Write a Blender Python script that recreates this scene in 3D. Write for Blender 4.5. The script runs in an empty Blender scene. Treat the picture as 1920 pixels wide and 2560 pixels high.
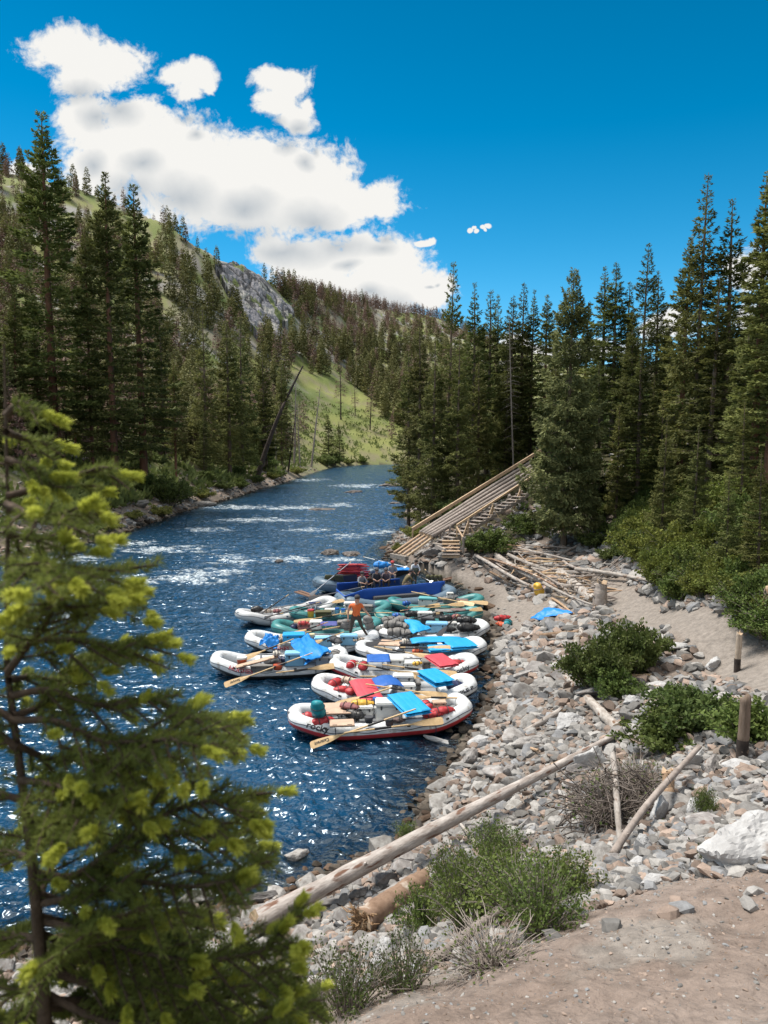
import bpy, bmesh, math, random
import numpy as np
from mathutils import Vector, Matrix
random.seed(7)
rng = np.random.default_rng(11)
R = math.radians
S = bpy.context.scene
COL = S.collection
# ------------------------------------------------------------ camera
PITCH = R(5.6); CAMZ = 9.0; FPX = 1848.0
cam = bpy.data.cameras.new('camera'); camo = bpy.data.objects.new('camera', cam); COL.objects.link(camo)
camo.location = (0, 0, CAMZ); camo.rotation_euler = (R(90) - PITCH, 0, 0)
cam.sensor_fit = 'VERTICAL'; cam.sensor_height = 36; cam.sensor_width = 27; cam.lens = 26
cam.clip_start = 0.05; cam.clip_end = 20000
cam.dof.use_dof = True; cam.dof.focus_distance = 26; cam.dof.aperture_fstop = 4.0
S.camera = camo
# ------------------------------------------------------------ light and exposure
SUN_EL = R(64); SUN_AZ = R(-62)            # azimuth from +Y, negative = left of the view
sdir = Vector((math.sin(SUN_AZ) * math.cos(SUN_EL), math.cos(SUN_AZ) * math.cos(SUN_EL), math.sin(SUN_EL)))
sl = bpy.data.lights.new('sun', 'SUN'); sl.energy = 4.1; sl.angle = R(20); sl.color = (1, .95, .87)
so = bpy.data.objects.new('sun', sl); COL.objects.link(so)
so.rotation_euler = sdir.to_track_quat('Z', 'Y').to_euler()
S.view_settings.view_transform = 'Standard'; S.view_settings.look = 'None'
S.view_settings.exposure = 0.54; S.view_settings.gamma = 1
cp, sp = math.cos(PITCH), math.sin(PITCH)
def ray(u, v):
    a = (u - 960) / FPX; b = (1280 - v) / FPX
    return Vector((a, cp + b * sp, -sp + b * cp))      # depth-1 ray
def P(u, v, z):
    d = ray(u, v); t = (z - CAMZ) / d.z
    return Vector((d.x * t, d.y * t, z))
def PD(u, v, y):
    d = ray(u, v); t = y / d.y
    return Vector((d.x * t, y, CAMZ + d.z * t))
# ---- world: sky texture, with cumulus clouds in the far sky
W = bpy.data.worlds.new('World'); S.world = W; W.use_nodes = True
nt = W.node_tree; nt.nodes.clear(); N = nt.nodes.new; Lk = nt.links.new
sky = N('ShaderNodeTexSky'); sky.sky_type = 'NISHITA'; sky.sun_disc = False
sky.sun_elevation = SUN_EL; sky.sun_rotation = SUN_AZ; sky.altitude = 1800; sky.air_density = 1.0; sky.dust_density = 0.2; sky.ozone_density = 2.5
hs = N('ShaderNodeHueSaturation'); hs.inputs['Saturation'].default_value = 1.46; hs.inputs['Hue'].default_value = .481; hs.inputs['Value'].default_value = .9
Lk(sky.outputs[0], hs.inputs['Color'])
clouds = [ # u, v, ru, rv
 (170,125,110,45),(270,160,100,58),(205,175,90,50),
 (440,185,50,26),(500,190,50,32),(470,225,42,30),(525,205,24,26),(665,190,42,26),(715,200,60,34),(700,245,55,40),(745,285,45,34),(775,262,22,26),
 (205,300,60,60),(330,300,90,60),(430,380,170,85),(300,370,130,90),(250,440,110,85),(600,400,140,75),(560,470,260,100),
 (760,440,130,85),(830,500,150,70),(940,480,60,42),(930,510,80,45),(700,520,230,62),(850,560,60,30),
 (80,425,55,32),(30,440,50,20),
 (690,625,70,45),(780,650,130,60),(900,640,90,42),(960,670,120,75),(900,740,190,80),(1060,720,60,60),
 (1050,600,20,8),(1068,596,14,9),(1178,572,9,6),(1188,566,7,4),(1196,574,6,5),(1215,563,8,4),(1226,558,9,5),(1222,568,5,4),
 (1860,660,60,50),(1660,820,70,35),(1420,880,160,25),(1900,800,90,40),(1290,870,50,30)]
def qof(u, v):
    d = ray(u, v); return d.x / d.y, d.z / d.y
g = bpy.data.node_groups.new('cloud_density', 'ShaderNodeTree')
g.interface.new_socket('Q', in_out='INPUT', socket_type='NodeSocketVector')
g.interface.new_socket('D', in_out='OUTPUT', socket_type='NodeSocketFloat'); g.interface.new_socket('M', in_out='OUTPUT', socket_type='NodeSocketFloat')
gi = g.nodes.new('NodeGroupInput'); go = g.nodes.new('NodeGroupOutput')
def gn(t, op=None, **k):
    n = g.nodes.new(t)
    if op: n.operation = op
    return n
warp = gn('ShaderNodeTexNoise'); warp.inputs['Scale'].default_value = 9; warp.inputs['Detail'].default_value = 5
g.links.new(gi.outputs[0], warp.inputs['Vector'])
wsub = gn('ShaderNodeVectorMath', 'SUBTRACT'); wsub.inputs[1].default_value = (.5, .5, .5); g.links.new(warp.outputs['Color'], wsub.inputs[0])
wm = gn('ShaderNodeVectorMath', 'MULTIPLY_ADD'); wm.inputs[1].default_value = (.05, .05, 0)
g.links.new(wsub.outputs[0], wm.inputs[0]); g.links.new(gi.outputs[0], wm.inputs[2])
acc = None
for (u, v, ru, rv) in clouds:
    cx, cz = qof(u, v); sx = FPX / ru; sz = FPX / rv
    m = gn('ShaderNodeVectorMath', 'MULTIPLY_ADD'); m.inputs[1].default_value = (sx, sz, 0); m.inputs[2].default_value = (-cx * sx, -cz * sz, 0)
    g.links.new(wm.outputs[0], m.inputs[0])
    l = gn('ShaderNodeVectorMath', 'LENGTH'); g.links.new(m.outputs[0], l.inputs[0])
    if acc is None: acc = l.outputs['Value']
    else:
        k = gn('ShaderNodeMath', 'SMOOTH_MIN'); k.inputs[2].default_value = .25
        g.links.new(acc, k.inputs[0]); g.links.new(l.outputs['Value'], k.inputs[1]); acc = k.outputs[0]
n2 = gn('ShaderNodeTexNoise'); n2.inputs['Scale'].default_value = 17; n2.inputs['Detail'].default_value = 10; n2.inputs['Roughness'].default_value = .66
g.links.new(wm.outputs[0], n2.inputs['Vector'])
n3 = gn('ShaderNodeTexVoronoi'); n3.feature = 'SMOOTH_F1'; n3.inputs['Scale'].default_value = 30; n3.inputs['Smoothness'].default_value = .6
n3.inputs['Detail'].default_value = 2
g.links.new(wm.outputs[0], n3.inputs['Vector'])
mm = gn('ShaderNodeMath', 'MULTIPLY_ADD'); mm.inputs[1].default_value = 1.15; g.links.new(n2.outputs['Fac'], mm.inputs[0])
inv = gn('ShaderNodeMath', 'SUBTRACT'); inv.inputs[0].default_value = .97; g.links.new(acc, inv.inputs[1]); g.links.new(inv.outputs[0], mm.inputs[2])
m4 = gn('ShaderNodeMath', 'MULTIPLY_ADD'); m4.inputs[1].default_value = -.45; g.links.new(n3.outputs['Distance'], m4.inputs[0]); g.links.new(mm.outputs[0], m4.inputs[2])
n5 = gn('ShaderNodeTexNoise'); n5.inputs['Scale'].default_value = 120; n5.inputs['Detail'].default_value = 6; n5.inputs['Roughness'].default_value = .6; g.links.new(wm.outputs[0], n5.inputs['Vector'])
m5 = gn('ShaderNodeMath', 'MULTIPLY_ADD'); m5.inputs[1].default_value = .8; g.links.new(n5.outputs['Fac'], m5.inputs[0]); g.links.new(m4.outputs[0], m5.inputs[2])
m6 = gn('ShaderNodeMath', 'SUBTRACT'); m6.inputs[1].default_value = .43; g.links.new(m5.outputs[0], m6.inputs[0]); g.links.new(m6.outputs[0], go.inputs[0])
ms_ = gn('ShaderNodeMath', 'MULTIPLY_ADD'); ms_.inputs[1].default_value = .25; g.links.new(n2.outputs['Fac'], ms_.inputs[0]); g.links.new(inv.outputs[0], ms_.inputs[2]); g.links.new(ms_.outputs[0], go.inputs[1])
tc = N('ShaderNodeTexCoord'); sep = N('ShaderNodeSeparateXYZ'); Lk(tc.outputs['Generated'], sep.inputs[0])
def wmath(op, a, b=None, c=None, clamp=False):
    n = N('ShaderNodeMath'); n.operation = op; n.use_clamp = clamp
    for i, q in enumerate((a, b, c)):
        if q is None: continue
        if isinstance(q, (int, float)): n.inputs[i].default_value = q
        else: Lk(q, n.inputs[i])
    return n.outputs[0]
yc = wmath('MAXIMUM', sep.outputs['Y'], .05)
comb = N('ShaderNodeCombineXYZ'); Lk(wmath('DIVIDE', sep.outputs['X'], yc), comb.inputs[0]); Lk(wmath('DIVIDE', sep.outputs['Z'], yc), comb.inputs[1])
def dens(off):
    a = N('ShaderNodeVectorMath'); a.operation = 'ADD'; a.inputs[1].default_value = off; Lk(comb.outputs[0], a.inputs[0])
    q = N('ShaderNodeGroup'); q.node_tree = g; Lk(a.outputs[0], q.inputs[0]); return q.outputs[0], q.outputs[1]
d0, _m = dens((0, 0, 0)); d1, _m = dens((-.006, .014, 0)); _d, d2 = dens((-.010, .055, 0))
al = N('ShaderNodeMapRange'); al.interpolation_type = 'SMOOTHSTEP'; al.inputs[1].default_value = -.08; al.inputs[2].default_value = .42; Lk(d0, al.inputs[0])
front = wmath('GREATER_THAN', sep.outputs['Y'], .06)
alpha0 = wmath('MULTIPLY', al.outputs[0], front)
# unseen broken cloud added overhead and behind, for white water reflections and neutral fill
on = N('ShaderNodeTexNoise'); on.inputs['Scale'].default_value = 3.1; on.inputs['Detail'].default_value = 7; on.inputs['Roughness'].default_value = .55; Lk(tc.outputs['Generated'], on.inputs['Vector'])
oa = N('ShaderNodeMapRange'); oa.interpolation_type = 'SMOOTHSTEP'; oa.inputs[1].default_value = .42; oa.inputs[2].default_value = .52; Lk(on.outputs['Fac'], oa.inputs[0])
oz = N('ShaderNodeMapRange'); oz.inputs[1].default_value = .60; oz.inputs[2].default_value = .70; Lk(wmath('ADD', sep.outputs['Z'], wmath('MULTIPLY', wmath('LESS_THAN', sep.outputs['Y'], -.1), .5)), oz.inputs[0])
alpha = wmath('MAXIMUM', alpha0, wmath('MULTIPLY', oa.outputs[0], wmath('MULTIPLY', oz.outputs[0], wmath('GREATER_THAN', sep.outputs['Z'], .02))))
t1 = wmath('MULTIPLY', wmath('MAXIMUM', d1, 0), .05); t2 = wmath('MULTIPLY', wmath('MAXIMUM', wmath('SUBTRACT', d2, .22), 0), .66)
sh = wmath('SUBTRACT', 1.16, wmath('ADD', t1, t2)); sh = wmath('MAXIMUM', wmath('MINIMUM', sh, 1.0), .38)  # shading put into the cloud colour: white tops, grey under denser mass
cr = N('ShaderNodeValToRGB'); cr.color_ramp.elements[0].color = (.34, .40, .46, 1); cr.color_ramp.elements[0].position = .38
cr.color_ramp.elements[1].color = (.86, .85, .82, 1); Lk(sh, cr.inputs[0])
bgc = N('ShaderNodeBackground'); Lk(cr.outputs[0], bgc.inputs[0]); Lk(wmath('ADD', .74, wmath('MULTIPLY', oz.outputs[0], .3)), bgc.inputs[1])  # added overhead cloud emits more, as extra fill
bg = N('ShaderNodeBackground'); Lk(hs.outputs[0], bg.inputs[0]); zr_ = N('ShaderNodeMapRange'); zr_.inputs[1].default_value = .08; zr_.inputs[2].default_value = .5; zr_.inputs[3].default_value = .134; zr_.inputs[4].default_value = .092; Lk(sep.outputs['Z'], zr_.inputs[0]); Lk(zr_.outputs[0], bg.inputs[1])
mx = N('ShaderNodeMixShader'); Lk(alpha, mx.inputs[0]); Lk(bg.outputs[0], mx.inputs[1]); Lk(bgc.outputs[0], mx.inputs[2])
W.cycles.sampling_method = 'MANUAL'; W.cycles.sample_map_resolution = 256
wo = N('ShaderNodeOutputWorld'); Lk(mx.outputs[0], wo.inputs[0])
S.cycles.max_bounces = 5; S.cycles.diffuse_bounces = 2; S.cycles.glossy_bounces = 3; S.cycles.transparent_max_bounces = 8
S.cycles.caustics_reflective = False; S.cycles.caustics_refractive = False; S.cycles.sample_clamp_indirect = 4; S.cycles.sample_clamp_direct = 2.6
# ------------------------------------------------------------ helpers
def lin(h):
    h = h.lstrip('#'); c = [int(h[i:i+2], 16) / 255 for i in (0, 2, 4)]
    return tuple((x / 12.92 if x <= .04045 else ((x + .055) / 1.055) ** 2.4) for x in c)
def tag(o, label=None, cat=None, group=None, kind=None):
    if label: o['label'] = label
    if cat: o['category'] = cat
    if group: o['group'] = group
    if kind: o['kind'] = kind
    return o
def link(name, me, parent=None):
    o = bpy.data.objects.new(name, me); COL.objects.link(o)
    if parent: o.parent = parent
    return o
def empty(name, loc, rz=0, **k):
    o = link(name, None); o.location = loc; o.rotation_euler = (0, 0, rz); o.empty_display_size = .2
    return tag(o, **k)
def mat(name, c=(.5, .5, .5), rough=.7, var=.12, scale=6, bump=0, bscale=20, spec=.3, metal=0, c2=None, rand=0, coord='Object', trans=0, stretch=None, c3=None, c3s=2, c3t=.62):
    m = bpy.data.materials.new(name); m.use_nodes = True; t = m.node_tree; b = t.nodes['Principled BSDF']
    b.inputs['Roughness'].default_value = rough; b.inputs['Specular IOR Level'].default_value = spec; b.inputs['Metallic'].default_value = metal
    tcn = t.nodes.new('ShaderNodeTexCoord'); vec = tcn.outputs[coord]
    if stretch:
        mp = t.nodes.new('ShaderNodeMapping'); mp.inputs['Scale'].default_value = stretch; t.links.new(vec, mp.inputs[0]); vec = mp.outputs[0]
    n = t.nodes.new('ShaderNodeTexNoise'); n.inputs['Scale'].default_value = scale; n.inputs['Detail'].default_value = 6; n.inputs['Roughness'].default_value = .65
    t.links.new(vec, n.inputs['Vector'])
    r = t.nodes.new('ShaderNodeValToRGB'); r.color_ramp.elements[0].position = .32; r.color_ramp.elements[1].position = .68
    ca = c if c2 else tuple(max(0, x * (1 - var)) for x in c); cb = c2 if c2 else tuple(min(1, x * (1 + var)) for x in c)
    r.color_ramp.elements[0].color = (*ca, 1); r.color_ramp.elements[1].color = (*cb, 1)
    t.links.new(n.outputs['Fac'], r.inputs[0]); out = r.outputs[0]
    if c3:
        n3 = t.nodes.new('ShaderNodeTexNoise'); n3.inputs['Scale'].default_value = c3s; n3.inputs['Detail'].default_value = 5; t.links.new(vec, n3.inputs['Vector'])
        mr = t.nodes.new('ShaderNodeMapRange'); mr.inputs[1].default_value = c3t; mr.inputs[2].default_value = c3t + .08; t.links.new(n3.outputs['Fac'], mr.inputs[0])
        mxc = t.nodes.new('ShaderNodeMixRGB'); t.links.new(mr.outputs[0], mxc.inputs[0]); t.links.new(out, mxc.inputs[1]); mxc.inputs[2].default_value = (*c3, 1); out = mxc.outputs[0]
    if rand:
        oi = t.nodes.new('ShaderNodeObjectInfo'); mr = t.nodes.new('ShaderNodeMapRange'); mr.inputs[3].default_value = 1 - rand; mr.inputs[4].default_value = 1 + rand
        t.links.new(oi.outputs['Random'], mr.inputs[0]); hv = t.nodes.new('ShaderNodeHueSaturation'); t.links.new(mr.outputs[0], hv.inputs['Value'])
        m2 = t.nodes.new('ShaderNodeMapRange'); m2.inputs[3].default_value = .5 - rand * .06; m2.inputs[4].default_value = .5 + rand * .06
        mu = t.nodes.new('ShaderNodeMath'); mu.operation = 'FRACT'; m3 = t.nodes.new('ShaderNodeMath'); m3.operation = 'MULTIPLY'; m3.inputs[1].default_value = 7.3
        t.links.new(oi.outputs['Random'], m3.inputs[0]); t.links.new(m3.outputs[0], mu.inputs[0]); t.links.new(mu.outputs[0], m2.inputs[0]); t.links.new(m2.outputs[0], hv.inputs['Hue'])
        t.links.new(out, hv.inputs['Color']); out = hv.outputs[0]
    t.links.new(out, b.inputs['Base Color'])
    if bump:
        n2 = t.nodes.new('ShaderNodeTexNoise'); n2.inputs['Scale'].default_value = bscale; n2.inputs['Detail'].default_value = 8; t.links.new(vec, n2.inputs['Vector'])
        bp = t.nodes.new('ShaderNodeBump'); bp.inputs['Strength'].default_value = bump; bp.inputs['Distance'].default_value = .02
        t.links.new(n2.outputs['Fac'], bp.inputs['Height']); t.links.new(bp.outputs[0], b.inputs['Normal'])
    if trans:
        o = t.nodes['Material Output']; tr = t.nodes.new('ShaderNodeBsdfTranslucent'); t.links.new(out, tr.inputs[0])
        ms = t.nodes.new('ShaderNodeMixShader'); ms.inputs[0].default_value = trans; t.links.new(b.outputs[0], ms.inputs[1]); t.links.new(tr.outputs[0], ms.inputs[2]); t.links.new(ms.outputs[0], o.inputs[0])
    return m
def vcmat(name, rough=.9, scale=3, amt=.35, bump=.4, bscale=8, dist=.05, attr='Col', spec=.2):
    m = bpy.data.materials.new(name); m.use_nodes = True; t = m.node_tree; b = t.nodes['Principled BSDF']
    b.inputs['Roughness'].default_value = rough; b.inputs['Specular IOR Level'].default_value = spec
    a = t.nodes.new('ShaderNodeAttribute'); a.attribute_name = attr
    tcn = t.nodes.new('ShaderNodeTexCoord')
    n = t.nodes.new('ShaderNodeTexNoise'); n.inputs['Scale'].default_value = scale; n.inputs['Detail'].default_value = 10; n.inputs['Roughness'].default_value = .7
    t.links.new(tcn.outputs['Object'], n.inputs['Vector'])
    mr = t.nodes.new('ShaderNodeMapRange'); mr.inputs[1].default_value = .3; mr.inputs[2].default_value = .7; mr.inputs[3].default_value = 1 - amt; mr.inputs[4].default_value = 1 + amt
    t.links.new(n.outputs['Fac'], mr.inputs[0])
    mu = t.nodes.new('ShaderNodeVectorMath'); mu.operation = 'SCALE'; t.links.new(a.outputs['Color'], mu.inputs[0]); t.links.new(mr.outputs[0], mu.inputs['Scale'])
    t.links.new(mu.outputs[0], b.inputs['Base Color'])
    n2 = t.nodes.new('ShaderNodeTexNoise'); n2.inputs['Scale'].default_value = bscale; n2.inputs['Detail'].default_value = 10; t.links.new(tcn.outputs['Object'], n2.inputs['Vector'])
    bp = t.nodes.new('ShaderNodeBump'); bp.inputs['Strength'].default_value = bump; bp.inputs['Distance'].default_value = dist
    t.links.new(n2.outputs['Fac'], bp.inputs['Height']); t.links.new(bp.outputs[0], b.inputs['Normal'])
    return m
def npmesh(name, V, F, mats=(), smooth=False, col=None, mi=None):
    """V (n,3), F (m,k) same k"""
    V = np.asarray(V, np.float32); F = np.asarray(F, np.int32); m, k = F.shape
    me = bpy.data.meshes.new(name); me.vertices.add(len(V)); me.vertices.foreach_set('co', V.ravel())
    me.loops.add(m * k); me.loops.foreach_set('vertex_index', F.ravel())
    me.polygons.add(m); me.polygons.foreach_set('loop_start', np.arange(0, m * k, k, dtype=np.int32))
    if smooth: me.polygons.foreach_set('use_smooth', np.ones(m, bool))
    else: me.polygons.foreach_set('use_smooth', np.zeros(m, bool))
    for q in mats: me.materials.append(q)
    if mi is not None: me.polygons.foreach_set('material_index', np.asarray(mi, np.int32))
    me.update(calc_edges=True)
    if col is not None:
        ca = me.color_attributes.new('Col', 'FLOAT_COLOR', 'POINT'); c4 = np.ones((len(V), 4), np.float32); c4[:, :3] = col
        ca.data.foreach_set('color', c4.ravel())
    return me
def hash2(ix, iy, s=0):
    h = (ix.astype(np.int64) * 374761393 + iy.astype(np.int64) * 668265263 + s * 982451653) & 0x7fffffff
    h = ((h ^ (h >> 13)) * 1274126177) & 0x7fffffff
    return ((h ^ (h >> 16)) & 0xffff) / 65535.0
def vnoise(x, y, s=0):
    ix = np.floor(x); iy = np.floor(y); fx = x - ix; fy = y - iy; fx = fx * fx * (3 - 2 * fx); fy = fy * fy * (3 - 2 * fy)
    a = hash2(ix, iy, s); b = hash2(ix + 1, iy, s); c = hash2(ix, iy + 1, s); d = hash2(ix + 1, iy + 1, s)
    return (a * (1 - fx) + b * fx) * (1 - fy) + (c * (1 - fx) + d * fx) * fy
def fbm(x, y, o=4, s=0):
    r = 0; a = .5
    for i in range(o): r = r + a * vnoise(x * 2 ** i, y * 2 ** i, s + i * 17); a *= .5
    return r / (1 - .5 ** o)
def sstep(a, b, x):
    t = np.clip((x - a) / (b - a), 0, 1); return t * t * (3 - 2 * t)
# ------------------------------------------------------------ the land
def pxw(l): return np.array([tuple(P(u, v, 0))[:2] for (u, v) in l])
SR = pxw([(-1500,2560),(-700,2480),(0,2380),(350,2330),(560,2270),(640,2255),(760,2205),(930,2130),(1035,2085),(1050,2000),(1130,1900),(1165,1835),(1215,1770),(1240,1700),(1232,1620),(1225,1560),(1212,1500),(1150,1460),(1040,1425),(975,1395),(962,1370),(990,1340),(1030,1312),(1005,1290),(1035,1250),(1010,1215),(1020,1190),(1030,1175)])
SR = np.vstack([[[-60, 4]], SR, [[300, 230]]])
SL = pxw([(-1200,1520),(-400,1440),(0,1402),(150,1374),(250,1350),(330,1322),(400,1300),(450,1280),(520,1262),(600,1240),(650,1222),(700,1210),(790,1180),(830,1168),(900,1163),(1000,1161)])
SL = np.vstack([[[-120, 12]], SL, [[420, 292]]])
def pdist(x, y, L):
    d = np.full(x.shape, 1e9)
    for (a, b) in zip(L[:-1], L[1:]):
        e = b - a; t = np.clip(((x - a[0]) * e[0] + (y - a[1]) * e[1]) / (e @ e), 0, 1)
        d = np.minimum(d, np.hypot(x - a[0] - t * e[0], y - a[1] - t * e[1]))
    return d
def inpoly(x, y, L):
    r = np.zeros(x.shape, bool); n = len(L)
    for i in range(n):
        x1, y1 = L[i]; x2, y2 = L[(i + 1) % n]
        if y1 == y2: continue
        c = ((y1 > y) != (y2 > y)) & (x < (x2 - x1) * (y - y1) / (y2 - y1) + x1); r ^= c
    return r
PR = np.vstack([SR, [[5000, 230], [5000, -5000], [-60, -5000]]])
PL = np.vstack([SL, [[5000, 292], [5000, 6000], [-6000, 6000], [-6000, 12]]])
def sdR(x, y): d = pdist(x, y, SR); return np.where(inpoly(x, y, PR), d, -d)
def sdL(x, y): d = pdist(x, y, SL); return np.where(inpoly(x, y, PL), d, -d)
cps = [(800,2350,.9),(1000,2300,1.3),(650,2380,.8),(1150,2100,.7),(1200,1950,.7),(1300,1850,.8),(1300,1700,.7),(1300,1600,.7),(1300,1500,.8),(1150,1425,.8),(1050,1390,1.0),(1200,1390,1.5),
 (1410,1375,2.2),(1450,1500,1.4),(1500,1600,1.5),(1450,1750,1.4),(1540,1840,1.6),(1650,1560,2.0),(1700,1500,2.6),(1842,1690,2.3),(1852,1905,3.2),(1700,1800,2.3),(1600,2000,2.1),(1450,2150,2.5),(1300,2330,3.3),
 (1100,2430,3.7),(1400,2300,4.0),(1650,2200,4.25),(1850,2160,4.35),(1920,2560,5.0),(1300,2560,4.85),(1000,2560,4.5),(850,2550,3.7),(600,2500,1.6),(400,2560,1.8),
 (1750,1480,3.2),(1900,1500,4.0),(1900,1300,5.8),(1600,1330,3.6),(1500,1350,2.8),(1900,1650,2.9)]
cw = [tuple(P(*c)) for c in cps] + [(0,-2,7.4),(3,-2,7.4),(-3,-2,7),(-1,1.4,6.0),(-4,3,4.0),(2,2,6.2),(-6,0,4.5),(8,0,7.5),(6,5,5.0),(10,9,5.5),
 (12,58,5.4),(6,60,3),(20,60,10),(30,40,11),(25,25,8),(16,20,5.0),(40,80,16),(12,85,6),(6,85,3),(20,120,9),(14,150,5),(60,150,25),(30,220,10),(50,200,15),(100,100,35),(60,20,18),(0,-40,9),(40,-30,16),(-40,-30,9)]
for a, b in zip(SR[:-1], SR[1:]):
    cw.append((*a, .0))
    if np.hypot(*(b - a)) > 12 and a[1] < 300: cw.append((*((a + b) / 2), 0))
cw = np.array(cw)
def U(r): return np.where(r > 1e-6, r * r * np.log(np.maximum(r, 1e-6)), 0)
_n = len(cw); _A = np.zeros((_n + 3, _n + 3)); _r = np.hypot(cw[:, None, 0] - cw[None, :, 0], cw[:, None, 1] - cw[None, :, 1]); _A[:_n, :_n] = U(_r) + np.eye(_n) * 2.0
_A[:_n, _n] = 1; _A[:_n, _n+1:] = cw[:, :2]; _A[_n:, :_n] = _A[:_n, _n:].T
_w = np.linalg.solve(_A, np.concatenate([cw[:, 2], np.zeros(3)]))
def tps(x, y):
    xf = np.clip(x.ravel(), -60, 120); yf = np.clip(y.ravel(), -40, 240); o = np.zeros_like(xf)
    for i in range(0, len(xf), 20000):
        a, b = xf[i:i+20000], yf[i:i+20000]; rr = np.hypot(a[:, None] - cw[None, :, 0], b[:, None] - cw[None, :, 1])
        o[i:i+20000] = U(rr) @ _w[:_n] + _w[_n] + _w[_n+1] * a + _w[_n+2] * b
    return o.reshape(x.shape)
# skyline of the far valley side:  s = x/y -> ridge distance, ridge height
sk = [(-1500,330,420),(-300,390,420),(0,425,430),(100,450,430),(200,475,430),(350,522,420),(420,560,400),(480,606,390),(560,655,400),(650,695,430),(740,732,500),(850,748,640),(950,768,800),(1090,792,950),(1200,840,950),(1500,930,900),(2600,960,900)]
skq = np.array([(qof(u, v)[0], d, CAMZ + qof(u, v)[1] * d) for u, v, d in sk])
def hillz(x, y):
    s = np.where(y > 1, x / np.maximum(y, 1), np.where(x > 0, 3, -3)); s = np.clip(s, -1.6, 1.3)
    Rr = np.interp(s, skq[:, 0], skq[:, 1]); Rz = np.interp(s, skq[:, 0], skq[:, 2]); yy = np.maximum(y, 1)
    dl = sdL(x, y)
    t = dl / (dl + np.maximum(Rr - yy, 1)); t = np.where(yy >= Rr, 1, t)
    z = Rz * np.clip(t, 0, 1) ** .96
    back = np.maximum(yy - Rr, 0); z = z - back * .25
    nz = fbm(x / 60, y / 60, 5, 3) - .5; z = z + nz * 26 * sstep(15, 150, dl) * (1 - .75 * sstep(.8, 1, t)) + (fbm(x / 9, y / 9, 4, 9) - .5) * 3.5 * sstep(2, 40, dl)
    q = np.clip(dl, 0, 14); z = z + q * .16 * np.exp(-dl / 60)
    return np.where(dl > 0, np.maximum(z, .10 * np.minimum(dl, 3)), -5), dl, t
def cliffmask(u, v):   # far outcrop, in directions
    return inpoly(u, v, [(545,668),(590,655),(660,700),(740,780),(725,812),(700,800),(690,850),(640,830),(600,770)])
def uv_of(x, y, z):
    dx, dy, dz = x, y, z - CAMZ; dep = dy * cp - dz * sp; dep = np.where(dep < .1, 1e9, dep); up = dy * sp + dz * cp
    return 960 + FPX * dx / dep, 1280 - FPX * up / dep
TRAIL = np.array([tuple(P(u, v, z))[:2] for u, v, z  in [(2300,1780,3.3),(2000,1700,3.0),(1870,1650,2.6),(1770,1605,2.3),(1690,1565,2.1),(1630,1525,2.0),(1560,1492,1.8),(1480,1465,1.5),(1400,1500,1.3)]]) - [.45, .2]
def terrain(x, y):
    dr = sdR(x, y); hz, dl, t = hillz(x, y)
    zr = tps(x, y); zr = np.maximum(zr, .22 * np.minimum(dr, 1.5))
    rough = (fbm(x * .9, y * .9, 4, 31) - .5) * .35 * sstep(.5, 4, dr); tr = pdist(x, y, TRAIL)
    rough *= sstep(.5, 1.6, tr)
    zr = zr + rough + (fbm(x * 5, y * 5, 3, 41) - .5) * .07 * sstep(.2, 1, dr) * (1 - sstep(20, 40, np.hypot(x, y))) + (fbm(x/14, y/14, 3, 77) - .5) * 4 * sstep(14, 40, dr)
    bed = -np.clip(.28 * np.minimum(-dr, -dl), 0, 2.2) + (fbm(x * 2, y * 2, 3, 5) - .5) * .12
    z = np.where(dr > 0, zr, np.where(dl > 0, hz, bed))
    z = np.where((dr > 0) & (dl > 0), np.maximum(zr, hz), z)
    return z, dr, dl, t
def HZ(x, y):
    z = terrain(np.array([float(x)]), np.array([float(y)]))[0]; return float(z[0])
def G(u, v, lift=0):
    """where the ray of a direction first meets the land"""
    d = ray(u, v); ts = np.concatenate([np.arange(1.5, 60, .06), np.arange(60, 1200, .8)])
    X = d.x * ts; Y = d.y * ts; Z = CAMZ + d.z * ts
    z = np.maximum(terrain(X, Y)[0], 0); k = np.argmax(Z <= z)
    return Vector((X[k], Y[k], z[k] + lift))
az = np.concatenate([np.linspace(-math.pi, R(-50), 40)[:-1], np.linspace(R(-50), R(-31), 40)[:-1], np.linspace(R(-31), R(31), 520), np.linspace(R(31), R(50), 40)[1:], np.linspace(R(50), math.pi, 40)[1:]])
rr_ = np.concatenate([np.geomspace(1.0, 60, 330), np.geomspace(60, 1400, 260)[1:], [2500, 5000]])
A2, R2 = np.meshgrid(az, rr_); X = R2 * np.sin(A2); Y = R2 * np.cos(A2)
Z, DR, DL, T = terrain(X, Y); Z = np.where(R2 > 1500, -20, Z)
u_, v_ = uv_of(X, Y, Z)
# rocky outcrop: real relief
cm = cliffmask(u_, v_) & (Y > 150)
nz = np.abs(fbm(X / 7, Y / 7, 4, 55) - .5) * 2
cs_ = cm.astype(float)
for _ in range(5): cs_[1:-1, 1:-1] = (cs_[:-2, 1:-1] + cs_[2:, 1:-1] + cs_[1:-1, :-2] + cs_[1:-1, 2:] + 2 * cs_[1:-1, 1:-1]) / 6
Z = Z + cs_ * 1.0
def C(*c): return np.array(c)
gr1 = C(.115, .145, .040); gr2 = C(.19, .20, .065); soil = C(.19, .15, .115); rock = C(.25, .24, .235); dirt = C(.235, .205, .18); peb = C(.165, .135, .115)
def mixc(a, b, t): return a * (1 - t[..., None]) + b * t[..., None]
n1 = fbm(X / 20, Y / 20, 5, 61); n2 = fbm(X / 4, Y / 4, 4, 71)
colL = mixc(np.broadcast_to(gr1, X.shape + (3,)), gr2, sstep(.35, .65, n1))
colL = mixc(colL, np.broadcast_to(soil, X.shape + (3,)), sstep(.5, .62, n2) * .5)
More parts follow.
